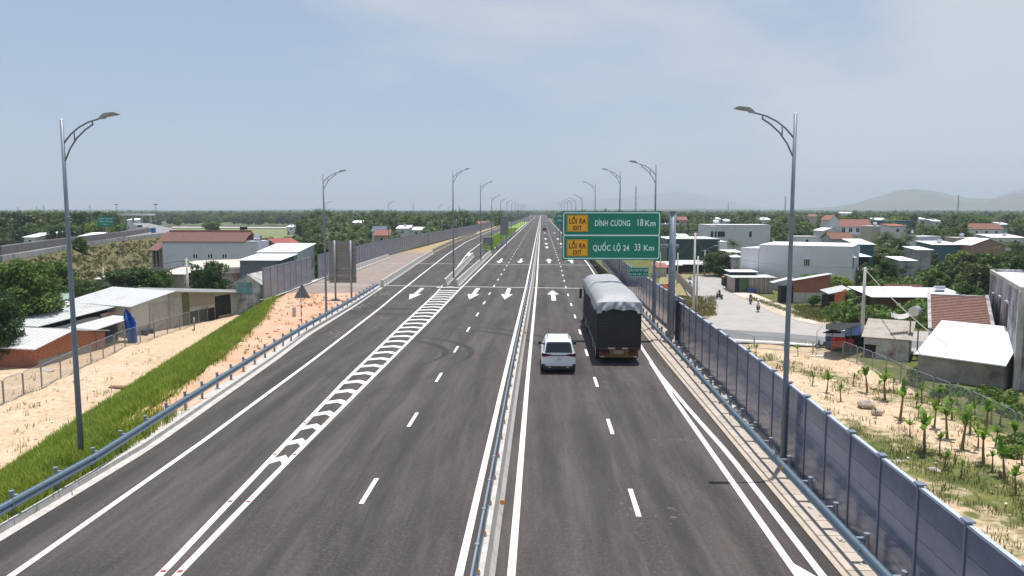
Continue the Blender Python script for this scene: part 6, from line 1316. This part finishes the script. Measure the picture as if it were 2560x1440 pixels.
def scatter(n, xr, yr, pick, label, group, zb, cond=None, maxtry=9):
    k = 0; tries = 0
    while k < n and tries < n*maxtry:
        tries += 1; y = yr[0]+(yr[1]-yr[0])*random.random()**.85; x = random.uniform(*xr); 
        if cond and not cond(x, y): continue
        px, _ = PX((x, y, 0))
        if px < -120 or px > 2700: continue
        kind, nm, s, h0, R = pick(); loc = (x, y, zb)
        if blocked(loc, h0*s, R*s, y): continue
        lb = label[nm]+place(px, y); tree(kind, nm, lb, 'tree', loc, s, group[nm]); k += 1
    return k
def pickL():
    q = random.random()
    if q < .42: return ARECA[random.randrange(2)], 'areca_palm', random.uniform(.8, 1.15), 8.5, 1.6
    if q < .68: return PALMS[random.randrange(3)], 'coconut_palm', random.uniform(.7, 1.0), 9, 3
    return TREES[random.randrange(5)], 'broadleaf_tree', random.uniform(.55, .95), 10, 4
GL = {'areca_palm': 'areca palms in the left palm belt', 'coconut_palm': 'coconut palms in the left palm belt', 'broadleaf_tree': 'broadleaf trees in the left palm belt'}
LL = {'areca_palm': 'areca palm behind the noise wall', 'coconut_palm': 'coconut palm behind the noise wall', 'broadleaf_tree': 'leafy tree behind the noise wall'}
dn = lambda a, c: (lambda x, y: a(x, y))
scatter(235, (-110, -33), (112, 330), pickL, LL, GL, -5.0, lambda x, y: PX((x, y, -5))[0] > (650 if y > 125 else 640) and (W(765, 600, y).x < x or y > 330))
GL2 = {k: v.replace('left palm belt', 'wood beyond the distant left road') for k, v in GL.items()}; LL2 = {'areca_palm': 'areca palm beyond the left road', 'coconut_palm': 'coconut palm beyond the left road', 'broadleaf_tree': 'dark tree beyond the left road'}
scatter(170, (-300, -90), (170, 400), lambda: (TREES[random.randrange(5)], 'broadleaf_tree', random.uniform(.8, 1.35), 10, 4) if random.random() < .7 else pickL(), LL2, GL2, -5.0, lambda x, y: PX((x, y, 0))[0] < 235-(y-170)*-.25 and x < interp([(p.x, p.y) for p in far[:6]], y)-8)
GR = {k: v.replace('left palm belt', 'village gardens on the right') for k, v in GL.items()}; LR = {'areca_palm': 'areca palm in the village', 'coconut_palm': 'coconut palm in the village', 'broadleaf_tree': 'leafy tree in the village'}
scatter(60, (60, 130), (92, 200), lambda: (TREES[random.randrange(5)], 'broadleaf_tree', random.uniform(.4, .7), 10, 4) if random.random() < .5 else pickL(), LR, GR, ZR, lambda x, y: PX((x, y, ZR))[0] > 2085)
scatter(280, (20, 300), (175, 400), pickL, LR, GR, ZR, lambda x, y: PX((x, y, ZR))[0] > 1655 and not (PX((x, y, ZR))[0] < 1830 and y < 210))
# undergrowth filling the village gardens: one mass
cl = []
for k in range(900):
    y = random.uniform(88, 330); x = random.uniform(20, 260); px, py = PX((x, y, ZR))
    if px < 1660 or px > 2650: continue
    if px < 2060 and y < 190: continue
    r_ = random.uniform(.6, 1.8)
    if blocked((x, y, ZR), r_*1.6, r_, y): continue
    cl.append((x, y, ZR+r_*.5, r_))
for k in range(500):
    y = random.uniform(115, 330); x = random.uniform(-120, -34)
    r_ = random.uniform(.8, 2.0)
    if blocked((x, y, -5), r_*1.6, r_, y) or x < -95 and y < 240: continue
    cl.append((x, y, -4.5+r_*.4, r_))
for k in range(700):
    px = random.uniform(2085, 2600); y = random.uniform(96, 190); p = W(px, 700, y); r_ = random.uniform(.7, 2.0)
    if blocked((p.x, y, ZR), r_*1.8, r_, y): continue
    cl.append((p.x, y, ZR+r_*.6, r_))
V, Fq = leaf_cloud(85000, cl, .22, 77); o = bpy.data.objects.new('undergrowth', np_mesh('undergrowth', V, Fq, M_lf[1])); COL.objects.link(o); tag(o, 'low green bushes filling the gaps between houses and palms', 'bushes', kind='stuff')
# weeds beside the walls on the right
cl = [tuple(G(px+random.uniform(-a, a), py+random.uniform(-c, c), ZR)+Vector((0, 0, .15)))+(random.uniform(.2, .5),) for px, py, a, c in ((2470, 1000, 70, 18), (2400, 985, 60, 12), (2530, 1040, 30, 20), (2285, 950, 12, 20), (2540, 1130, 30, 30), (2230, 800, 40, 8), (2250, 780, 40, 6), (2140, 790, 20, 6), (2050, 790, 60, 12), (2150, 800, 30, 10)) for _ in range(26)]
V, Fq = leaf_cloud(9000, cl, .09, 78); o = bpy.data.objects.new('wall_weeds', np_mesh('wall_weeds', V, Fq, M_lf[3])); COL.objects.link(o); tag(o, 'green weeds and shrubs along the foot of the right-hand walls', 'weeds', kind='stuff')
# garden plants: banana clumps behind the white annex
# ---- distant wood: instanced crowns on points (geometry nodes), real geometry
def instanced(name, pts, src, label, smin, smax):
    me_ = bpy.data.meshes.new(name); me_.from_pydata(pts, [], []); o = bpy.data.objects.new(name, me_); COL.objects.link(o); tag(o, label, 'wood', kind='stuff')
    ng = bpy.data.node_groups.new(name, 'GeometryNodeTree'); ng.interface.new_socket('Geometry', in_out='INPUT', socket_type='NodeSocketGeometry'); ng.interface.new_socket('Geometry', in_out='OUTPUT', socket_type='NodeSocketGeometry')
    gi, go = ng.nodes.new('NodeGroupInput'), ng.nodes.new('NodeGroupOutput'); ip = ng.nodes.new('GeometryNodeInstanceOnPoints'); l = ng.links.new
    jn = ng.nodes.new('GeometryNodeGeometryToInstance')
    for s in src: oi = ng.nodes.new('GeometryNodeObjectInfo'); oi.inputs['Object'].default_value = s; oi.transform_space = 'ORIGINAL'; oi.inputs['As Instance'].default_value = True; l(oi.outputs['Geometry'], jn.inputs[0])
    rv = ng.nodes.new('FunctionNodeRandomValue'); rv.data_type = 'FLOAT_VECTOR'; rv.inputs[0].default_value = (0, 0, 0); rv.inputs[1].default_value = (0, 0, 6.28)
    rs_ = ng.nodes.new('FunctionNodeRandomValue'); rs_.data_type = 'FLOAT'; rs_.inputs[2].default_value = smin; rs_.inputs[3].default_value = smax
    l(gi.outputs[0], ip.inputs['Points']); l(jn.outputs[0], ip.inputs['Instance']); ip.inputs['Pick Instance'].default_value = True
    l(rv.outputs[0], ip.inputs['Rotation']); l(rs_.outputs[1], ip.inputs['Scale']); l(ip.outputs[0], go.inputs[0])
    md = o.modifiers.new('scatter', 'NODES'); md.node_group = ng; return o
crowns = []
seen = set()
for ob in list(COL.objects):
    if ob.name.startswith('crown') and ob.data.name not in seen and ob.data in [t_[0] for t_ in TREES+PALMS+ARECA]: seen.add(ob.data.name); crowns.append(ob)
pts = []
while len(pts) < 15000:
    y = 330+3400*random.random()**1.7; x = random.uniform(-.78, .76)*y
    px, py = PX((x, y, -5))
    if -24-.0 < x < 14 and y < 1700: continue
    if 395 < px < 770 and y < 700: continue
    if px < 470 and px > 300 and y < 520: continue
    if y < 720 and blocked((x, y, -5), 9, 3, y): continue
    if math.sin(x*.011+1)*math.sin(y*.009) > .55 and y > 450: continue
    pts.append((x, y, -6.3+.0016*max(0, y-900)))
instanced('distant_wood', pts, crowns, 'distant belt of palms and trees reaching to the horizon', .75, 1.3)
# low wooded rise on the horizon and hills
M_hill = mat('hill_scrub', (.045, .065, .03), .95, 0, .002, col2=(.20, .155, .12), detail=8)
def ridge_(name, label, Y, prof, depth, m=None, rough=4):
    xs = [p[0] for p in prof]; n = 90; P = []
    for j in range(13):
        v = j/12; k = math.sin(math.pi*min(v*1.0, 1)); row = []
        for i in range(n+1):
            px = xs[0]+(xs[-1]-xs[0])*i/n; top = interp([(b_, a) for a, b_ in prof], px)
            p = W(px, top, Y); hz = (p.z+7)*k*(1+.02*math.sin(i*.35+j*.8)+.008*math.sin(i*1.3+j*1.7)); row.append((p.x*(Y+(v-.5)*depth)/Y, Y+(v-.5)*depth, -7+max(0, hz)+rng.normal(0, rough*.12)*k))
        P.append(row)
    o = MB().grid(P).build(name, m or M_hill, smooth=True); tag(o, label, kind='structure')
ridge_('hill', 'hazy rounded hill on the right horizon', 5200, [(1930, 527), (2010, 522), (2080, 517), (2140, 508), (2190, 492), (2240, 477), (2290, 474), (2340, 477), (2380, 488), (2420, 496), (2480, 496), (2540, 512), (2620, 524)], 1800)
ridge_('hill', 'second hazy hill at the right edge', 4600, [(2430, 526), (2460, 512), (2500, 492), (2530, 485), (2580, 480), (2660, 470), (2760, 520)], 1200)
ridge_('hill', 'taller faint hill beyond the right edge', 8500, [(2420, 520), (2500, 486), (2560, 472), (2640, 462), (2800, 470)], 1800)
ridge_('hill', 'very faint blue mountain chain far behind the expressway', 10500, [(1150, 527), (1280, 512), (1380, 503), (1470, 498), (1560, 494), (1650, 483), (1700, 480), (1790, 494), (1860, 510), (1960, 525)], 1500, rough=8)
ridge_('wooded_rise', 'low wooded rise along the horizon', 4000, [(-300, 527), (0, 525), (250, 524), (420, 526), (700, 524.5), (800, 523), (1000, 526), (1300, 526), (1500, 523), (1750, 522), (1950, 524), (2150, 525), (2900, 522)], 500, mat('rise_green', (.05, .075, .035), .95, .3, .01), rough=5)

# ---- grass on the slope: blades
def blades(name, label, pts, h, w, m, n_per, seed, spread=.16):
    r = np.random.default_rng(seed); B = np.array(pts)
    B = np.repeat(B, n_per, axis=0); n = len(B); B = B+r.normal(size=(n, 3))*np.array([spread, spread, .0])
    a = r.uniform(0, 2*math.pi, n); hh = h*r.uniform(.5, 1.3, n); ln = r.uniform(.1, .6, n)*hh; az = r.uniform(0, 2*math.pi, n)
    side = np.stack([np.cos(a), np.sin(a), np.zeros(n)], 1)*w*r.uniform(.6, 1.4, n)[:, None]; bend = np.stack([np.cos(az)*ln, np.sin(az)*ln, np.zeros(n)], 1)
    mid = B+bend*.35+np.array([0, 0, 1])*(hh*.6)[:, None]; tip = B+bend+np.array([0, 0, 1])*hh[:, None]
    V = np.empty((n, 6, 3)); V[:, 0] = B-side; V[:, 1] = B+side; V[:, 2] = mid+side*.8; V[:, 3] = mid-side*.8; V[:, 4] = tip+side*.1; V[:, 5] = tip-side*.1
    k = np.arange(n)*6; Fq = np.concatenate([np.stack([k, k+1, k+2, k+3], 1), np.stack([k+3, k+2, k+4, k+5], 1)])
    o = bpy.data.objects.new(name, np_mesh(name, V.reshape(-1, 3), Fq, m)); COL.objects.link(o); return tag(o, label, 'grass', kind='stuff')
pts = []
for _ in range(26000):
    y = 14+78*random.random()**1.25; t_ = random.random(); a, c = interp(up_l, y), interp(low_l, y); inn = 0
    if t_ < 0.0: pass
    x = a+(c-a)*t_; z = -.03+(ZL-.1)*t_
    if t_ > .93 and random.random() < .5: continue
    if t_ < .08+.06*math.sin(y*1.1)+.06*math.sin(y*.43+1)+.04*smooth(30, 50, y) and random.random() < .9: continue
    pts.append((x, y, z))
for _ in range(5200):
    y = random.uniform(12, 36); a, c = interp(grl, y)-.25, interp(up_l, y); t_ = random.random()
    if y > 25 and random.random() < (y-25)/8: continue
    pts.append((a+(c-a)*t_, y, -.02))
M_grass = leafmat('slope_grass_green', (.08, .17, .012), (.42, .50, .08), .5, .4, 0)
for _ in range(1100):
    y = random.uniform(33, 76); a = interp(up_l, y); pts.append((a+random.uniform(-.5, .75)*random.random(), y, -.04))
blades('slope_grass', 'lush bright green grass on the embankment slope left of the ramp', pts, .36, .018, M_grass, 5, 3, .14)
pts = []
for _ in range(3800):
    x = random.uniform(-42, -24); y = random.uniform(14, 70)
    if x > interp(low_l, y)-.5: continue
    if math.sin(x*1.1+2)*math.sin(y*.8)+random.uniform(-1, 1) < .55+.5*smooth(20, 50, y): continue
    pts.append((x, y, ZL))
for _ in range(9000):
    y = random.uniform(22, 84); x = random.uniform(13, 31)
    if greenness(x, y)+.25*math.sin(x*1.7+1)*math.sin(y*1.1)+random.uniform(-.22, .12) < .42: continue
    pts.append((x, y, ZR))
blades('dry_weeds', 'sparse dry weeds and tufts scattered over the sand', pts, .32, .02, leafmat('weed_olive', (.10, .10, .03), (.24, .23, .08), .5, .3, 0), 4, 4, .2)
pts = [(interp(edgeL, y)-random.uniform(2.2, 8), y, 0) for y in [random.uniform(44, 78) for _ in range(70)]]
pts = [p for p in pts if p[0] > interp(up_l, p[1])]
blades('verge_tufts', 'a few yellowish grass tufts on the orange soil verge', pts, .25, .02, leafmat('tuft_yellow', (.16, .15, .04), (.30, .27, .10), .5, .3, 0), 8, 6, .12)
pts = [p for p in [(random.uniform(interp([(-16, 190), (-16.4, 320), (-16, 420)], y), -11.2), y, .12) for y in [170+200*random.random()**1.4 for _ in range(5000)]] if p[0] > -12.4-(p[1]-168)*.09]
blades('median_grass_blades', 'tall bright grass growing on the green wedge', pts, .45, .03, leafmat('median_grass_leaf', (.14, .24, .02), (.32, .42, .06), .3, .4, 0), 4, 8, .2)
pts = [tuple(G(random.uniform(1705, 1788), random.uniform(745, 795), ZR)+Vector((0, 0, .19))) for _ in range(900)]+[tuple(G(random.uniform(1660, 1790), random.uniform(660, 688), ZR)+Vector((0, 0, .16))) for _ in range(1500)]+[tuple(G(random.uniform(1985, 2150), random.uniform(765, 798), ZR)) for _ in range(1300)]+[tuple(G(1875+t_*180+random.uniform(-6, 6), 748+t_*60+random.uniform(-3, 3), ZR)) for t_ in np.random.default_rng(3).random(900)]
blades('roadside_weeds', 'dry olive weeds on the traffic island and verges of the village road', pts, .4, .03, leafmat('weed_olive', None, None), 4, 9, .25)

cl = []
for _ in range(2600):
    i = random.randrange(6); t_ = random.random(); a = near[i]+(near[i+1]-near[i])*t_; d = (near[i+1]-near[i]).normalized(); nrm = Vector((d.y, -d.x, 0)); q = random.uniform(.6, 12.5)
    if i < 1: continue
    p = a+nrm*q+Vector((0, 0, -.05-q*7.2/13)); cl.append((p.x, p.y, p.z+.1, random.uniform(.10, .35) if random.random() < .96 else random.uniform(.4, .8)))
V, Fq = leaf_cloud(26000, cl, .11, 91, 1.2); o = bpy.data.objects.new('embankment_scrub', np_mesh('embankment_scrub', V, Fq, leafmat('scrub_olive', (.07, .085, .025), (.21, .185, .075), .3, .35, 0))); COL.objects.link(o); tag(o, 'olive and brown scrub over the dry embankment on the left', 'scrub', kind='stuff')
# stones and debris
def rock(loc, s, label, m=M_conc):
    bm = bmesh.new(); bmesh.ops.create_icosphere(bm, subdivisions=2, radius=1)
    for v in bm.verts: v.co = Vector((v.co.x*s[0], v.co.y*s[1], v.co.z*s[2]))*(1+random.uniform(-.16, .16))
    me_ = bpy.data.meshes.new('boulder'); bm.to_mesh(me_); bm.free(); me_.materials.append(m); o = bpy.data.objects.new('boulder', me_); COL.objects.link(o); o.location = loc; tag(o, label, 'boulder')
M_rock = mat('pinkish_rock', (.42, .36, .32), .95, .2, 3, .4)
rock(tuple(G(2164, 1018, ZR)+Vector((0, 0, .25))), (.62, .42, .33), 'largest pale boulder beside the banana plants', M_rock); rock(tuple(G(2193, 1038, ZR)+Vector((0, 0, .2))), (.4, .35, .3), 'smaller pale boulder right of the largest one', M_rock)
rock(tuple(G(2245, 1155, ZR)), (.65, .45, .06), 'flat pale slab lying in the weeds', M_rock); rock(tuple(G(2335, 1175, ZR)), (.35, .3, .15), 'small stone between the lower banana plants', M_rock)
b = MB()
for k in range(240):
    if k < 100: x = random.uniform(-37, -25.5); y = random.uniform(28, 62); z = ZL+.05
    else: x = random.uniform(13, 30); y = random.uniform(25, 80); z = ZR+.05
    if x < 0 and x > interp(low_l, y)+.4: continue
    s = random.uniform(.03, .12) if random.random() < .93 else .25; M = Matrix.Translation((x, y, z)) @ Matrix.Rotation(random.uniform(0, 6), 4, 'Z') @ Matrix.Rotation(random.uniform(-.4, .4), 4, 'X'); b.box(-s, s, -s*.6, s*.6, -s*.2, s*.25, M)
for k in range(45): y = random.uniform(40, 78); x = interp(edgeL, y)-random.uniform(1.6, 9); s = random.uniform(.04, .13); b.box(x-s, x+s, y-s, y+s, -.02, s*.7) if x > interp(up_l, y) else None
tag(b.build('loose_stones', mat('stone_brown', (.42, .31, .22), .95, .3, 2)), 'loose stones and clods scattered over sand and soil', 'stones', kind='stuff')
for px, py, lb, c in ((275, 1085, 'broken grey board lying by the foot of the grass slope', (.35, .34, .33)), (440, 768, 'white sheet scrap on the sand by the long shed', (.6, .6, .6)), (115, 928, 'pale slanted board beside the brick shed', (.45, .43, .4)), (300, 970, 'brown plank lying on the sand', (.2, .1, .07))):
    g = G(px, py, ZL); M = Matrix.Rotation(random.uniform(-.5, .5), 4, 'Z') @ Matrix.Rotation(.12, 4, 'X'); tag(MB().box(-.8, .8, -.22, .22, .05, .12, M).build('board', mat('board_'+lb[:6].strip(), c, .9, .15), loc=tuple(g)), lb, 'board')

b = MB(); b2 = MB()
for k in range(170):
    left = k < 80; x, y = (random.uniform(-40, -29), random.uniform(36, 92)) if left else (random.uniform(13, 30), random.uniform(26, 84))
    if left and x > interp(low_l, y)-.5: continue
    z = (ZL if left else ZR)+.12; q = random.uniform(.03, .11); M = Matrix.Translation((x, y, z)) @ Matrix.Rotation(random.uniform(0, 6), 4, 'Z') @ Matrix.Rotation(random.uniform(-.5, .5), 4, 'X'); (b if k % 3 else b2).box(-q, q, -q*.5, q*.5, -.01, .02, M)
for k in range(60):
    y = random.uniform(40, 78); x = interp(edgeL, y)-random.uniform(1.8, 7); q = random.uniform(.03, .10)
    if x > interp(up_l, y): (b if k % 2 else b2).box(x-q, x+q, y-q, y+q, .0, .05)
tag(b.build('litter', M_white), 'small white scraps of litter on the sand and soil', 'litter', kind='stuff'); tag(b2.build('twigs', M_wood), 'small brown twigs and scraps on the sand and soil', 'twigs', kind='stuff')
# ---- banana plants
M_ban = leafmat('banana_leaf', (.05, .13, .012), (.19, .33, .04), 1.5, .45, .2); M_bans = mat('banana_stem', (.17, .12, .06), .8, .3, 8)
def banana_leaf(seed, Ln=1.45, Wd=.22):
    r = random.Random(seed); P = []; n = 9; droop = r.uniform(.5, 1.5)
    for i in range(n+1):
        t = i/n; w = Wd*(math.sin(math.pi*(.08+.9*t))**.6)*(1+r.uniform(-.45, .15)); x = Ln*t*math.cos(droop*t*.7); z = Ln*(t*.75-droop*t*t*.62)
        P.append([(x, -w, z-w*.35+r.uniform(-.04, .04)), (x, 0, z), (x, w, z-w*.35+r.uniform(-.04, .04))])
    return MB().grid(P).mesh('leaf', M_ban)
BL_ = [banana_leaf(k) for k in range(6)]; bst = MB().tube([(0, 0, -.1), (.03, 0, .8), (.0, .02, 1.75)], [.11, .085, .05], 8).mesh('stem', M_bans)
blist = [(2066, 982, 46, 0), (2030, 965, 34, 0), (2102, 1002, 40, 0), (2133, 964, 30, 0), (2168, 982, 64, 0), (2213, 1002, 70, 0), (2234, 976, 28, 0), (2250, 1051, 84, 0), (2304, 1004, 44, 0), (2312, 1131, 98, 0), (2296, 1046, 30, 0), (2335, 1072, 64, 0), (2347, 1012, 46, 0), (2368, 1095, 82, 0), (2405, 1124, 92, 0), (2392, 1012, 30, 0), (2464, 1082, 76, 0), (2459, 1159, 88, 0), (2438, 1052, 44, 0), (2402, 1195, 46, 1), (2512, 1199, 82, 0), (2488, 1120, 56, 0), (2556, 1165, 52, 0), (1890, 890, 30, 2), (1995, 892, 28, 0), (1870, 892, 24, 2)]
blist += [(2275, 1090, 40, 0), (2350, 1135, 52, 0), (2380, 1050, 58, 0), (2425, 1085, 60, 0), (2445, 1120, 50, 0), (2535, 1120, 60, 0), (2500, 1060, 46, 0), (2360, 1170, 44, 0), (2290, 1020, 38, 0), (2190, 1045, 26, 0), (2480, 1180, 56, 0), (2540, 1230, 60, 0)]
words = ['young banana plant', 'banana plant', 'short banana plant', 'tall banana plant']
spots_ = {0: 'at the far end of the plot beside the right near lamp', 4: 'tall and bright, left of the two far stems below the fibro shed', 5: 'tall and bright, right of the two far stems below the fibro shed', 7: 'just right of the largest boulder', 9: 'with a bare tall stem in the middle of the plot', 13: 'with wide drooping leaves in the plot centre', 14: 'leaning beside the plot centre', 16: 'with large ragged leaves against the wire fence', 17: 'tallest near the lower right of the plot', 19: 'stunted, with two drooping leaves near the noise wall', 20: 'at the lower right edge near the fence'}
for k, (px, py, hp, kd) in enumerate(blist):
    g = G(px, py, ZR); H = hp/F*g.y/.98; lb = 'banana plant '+spots_[k] if k in spots_ else None
    t = thing('banana_plant', lb or ('small young banana plant among others in the sandy plot' if hp < 50 else 'middling banana plant among others in the sandy plot'), 'banana plant', tuple(g), random.uniform(0, 6.28), 'banana plants in the sandy plot')
    s = H/2.35; t.scale = (s,)*3; t.rotation_euler = (random.uniform(-.12, .12), random.uniform(-.12, .12), random.uniform(0, 6.28)); put('stem', bst, t)
    for i in range(7 if kd != 1 else 3):
        sc = random.uniform(.55, 1.1); el = random.uniform(.1, -.95); put('leaf', BL_[random.randrange(6)], t, (0, 0, 1.55+random.uniform(0, .22)), (random.uniform(-.3, .3), el if i else -1.35, i*0.9+random.uniform(-.3, .3)), (sc, sc, sc))

# ------------------------------------------------------------------ PEOPLE AND MOTORBIKES
def body(joints, edges, radii, mats_fn, name, parent, mats):
    me_ = bpy.data.meshes.new(name); me_.from_pydata(joints, edges, []); o = bpy.data.objects.new(name, me_); COL.objects.link(o)
    md = o.modifiers.new('skin', 'SKIN')
    for i, sv_ in enumerate(me_.skin_vertices[0].data): sv_.radius = (radii[i], radii[i]); sv_.use_root = (i == 0)
    o.modifiers.new('sub', 'SUBSURF').levels = 1; dg = bpy.context.evaluated_depsgraph_get(); m2 = bpy.data.meshes.new_from_object(o.evaluated_get(dg)); bpy.data.objects.remove(o); m2.materials.clear()
    for m in mats: m2.materials.append(m)
    for p in m2.polygons: p.material_index = mats_fn(p.center); p.use_smooth = True
    ob = bpy.data.objects.new(name, m2); COL.objects.link(ob); ob.parent = parent; return ob
M_skin = mat('skin', (.42, .25, .17), .6, .05)
def rider(parent_loc, rz, shirt, pants, helmet, label, seat=(0, 0, .82), back=False):
    t = thing('person', label, 'person', parent_loc, rz); s = Vector(seat); f = 1 if not back else .7
    J = [s, s+Vector((0, .05, .28)), s+Vector((0, .08, .52)), s+Vector((0, .12, .66)), s+Vector((0, .14, .80))]
    E_ = [(0, 1), (1, 2), (2, 3), (3, 4)]; Rr = [.15, .14, .16, .055, .095]
    for q in (-1, 1):
        k = len(J); J += [s+Vector((q*.19, .08, .54)), s+Vector((q*.27, .28*f, .34)), s+Vector((q*.26, .52*f, .30)), s+Vector((q*.27, .60*f, .29))]; Rr += [.065, .05, .038, .035]; E_ += [(2, k), (k, k+1), (k+1, k+2), (k+2, k+3)]
        k = len(J); J += [s+Vector((q*.11, .02, -.02)), s+Vector((q*.20, .42, -.06)), s+Vector((q*.17, .38, -.48)), s+Vector((q*.17, .55, -.52))]; Rr += [.10, .075, .05, .045]; E_ += [(0, k), (k, k+1), (k+1, k+2), (k+2, k+3)]
    sz = s.z
    def mf(c):
        if c.z > sz+.60: return 2
        if c.z > sz+.06 and not (c.z < sz+.36 and c.y > s.y+.42*f and abs(c.x) > .2): return 0
        if c.z > sz+.06: return 2
        return 1
    bd = body([tuple(j) for j in J], E_, Rr, mf, 'body', t, [mat('cloth_'+shirt[0], shirt[1], .8, .1), mat('cloth_'+pants[0], pants[1], .8, .1), M_skin])
    hd = s+Vector((0, .14, .86)); bm = bmesh.new(); bmesh.ops.create_uvsphere(bm, u_segments=12, v_segments=8, radius=.135)
    bmesh.ops.delete(bm, geom=[v for v in bm.verts if v.co.z < -.03], context='VERTS'); me_ = bpy.data.meshes.new('helmet'); bm.to_mesh(me_); bm.free(); me_.materials.append(mat('helmet_'+helmet[0], helmet[1], .3, .02)); put('helmet', me_, t, tuple(hd), (0, 0, 0))
    # small face features
    fc = MB().box(-.012, .012, .075, .115, .0, .035).box(-.045, -.02, .085, .095, .03, .045).box(.02, .045, .085, .095, .03, .045).box(-.025, .025, .085, .092, -.035, -.025); put('face', fc.mesh('face', mat('face_dark', (.15, .08, .06), .7)), t, tuple(s+Vector((0, .14, .78))))
    return t
def motorbike(loc, rz, label, col=(.03, .03, .04)):
    t = thing('motorbike', label, 'motorbike', loc, rz); m = mat('bike_'+label[:8].strip(), col, .3, .05)
    for y in (-.6, .65):
        w = MB().tube([(-.045, y, .28), (.045, y, .28)], .28, 16).build('wheel', M_black, t); MB().tube([(-.05, y, .28), (.05, y, .28)], .17, 10).build('rim', M_galv, w)
    MB().prism([(-.85, .62), (-.8, .72), (.05, .70), (.2, .45), (.42, .55), (.52, .95), (.60, .95), (.62, .55), (.35, .28), (-.4, .3), (-.6, .5)], -.12, .12, 'x').build('body', m, t)
    MB().box(-.13, .13, -.75, .08, .70, .79).build('seat', M_black, t); MB().tube([(-.32, .42, 1.02), (0, .52, .98), (.32, .42, 1.02)], .018, 6).build('handlebar', M_black, t); MB().tube([(0, .55, .9), (0, .66, .3)], .03, 6).build('fork', M_galv, t)
    MB().box(-.07, .07, .58, .66, .82, .94).build('headlight', M_white, t); MB().box(-.22, -.14, -.8, -.1, .25, .34).build('exhaust', M_galv, t); return t
g = G(1895, 782, ZR); zz = ZR+.15
motorbike((g.x, g.y, zz), R_(165), 'motorbike carrying two riders in white on the village road', (.05, .03, .03))
rider((g.x, g.y, zz), R_(165), ('white', (.7, .7, .72)), ('navy', (.02, .025, .04)), ('white', (.75, .75, .75)), 'person in white shirt and white helmet steering the two-up motorbike', (0, -.08, .80)); rider((g.x, g.y, zz), R_(165), ('white', (.7, .7, .72)), ('navy', (.02, .025, .04)), ('white', (.75, .75, .75)), 'person in white riding pillion on the two-up motorbike', (0, -.50, .82), True)
g = G(1798, 750, ZR); motorbike((g.x, g.y, zz), R_(25), 'lone motorbike heading up the village road', (.08, .12, .25)); rider((g.x, g.y, zz), R_(25), ('dark_blue', (.05, .06, .12)), ('dark', (.02, .02, .025)), ('white', (.75, .75, .75)), 'person in dark jacket and white helmet riding the lone motorbike', (0, -.1, .80))
g = G(1876, 762, ZR); motorbike((g.x, g.y, zz), R_(170), 'dark motorbike behind the two-up motorbike', (.1, .1, .09)); rider((g.x, g.y, zz), R_(170), ('grey', (.16, .15, .14)), ('dark', (.02, .02, .025)), ('black', (.03, .03, .03)), 'person in grey clothes and dark hat on the following motorbike', (0, -.1, .80))
g = G(2060, 876, ZR); motorbike((g.x, g.y, zz), R_(80), 'parked motorbike beside the banner stall', (.04, .04, .05))

# ------------------------------------------------------------------ HAZE
hz = MB().box(-11600, 11600, -390, 11500, -8, 330).build('haze', mat('haze_tmp', (1, 1, 1))); tag(hz, 'thin blue-white summer haze over the plain', 'haze', kind='stuff')
m = bpy.data.materials.new('haze_air'); m.use_nodes = True; nt = m.node_tree; nt.nodes.clear(); o = N(nt, 'ShaderNodeOutputMaterial'); pv = N(nt, 'ShaderNodeVolumePrincipled')
pv.inputs['Color'].default_value = (.78, .90, 1.0, 1); pv.inputs['Density'].default_value = 2.0e-4; pv.inputs['Anisotropy'].default_value = .0
nt.links.new(pv.outputs[0], o.inputs['Volume']); hz.data.materials.clear(); hz.data.materials.append(m)
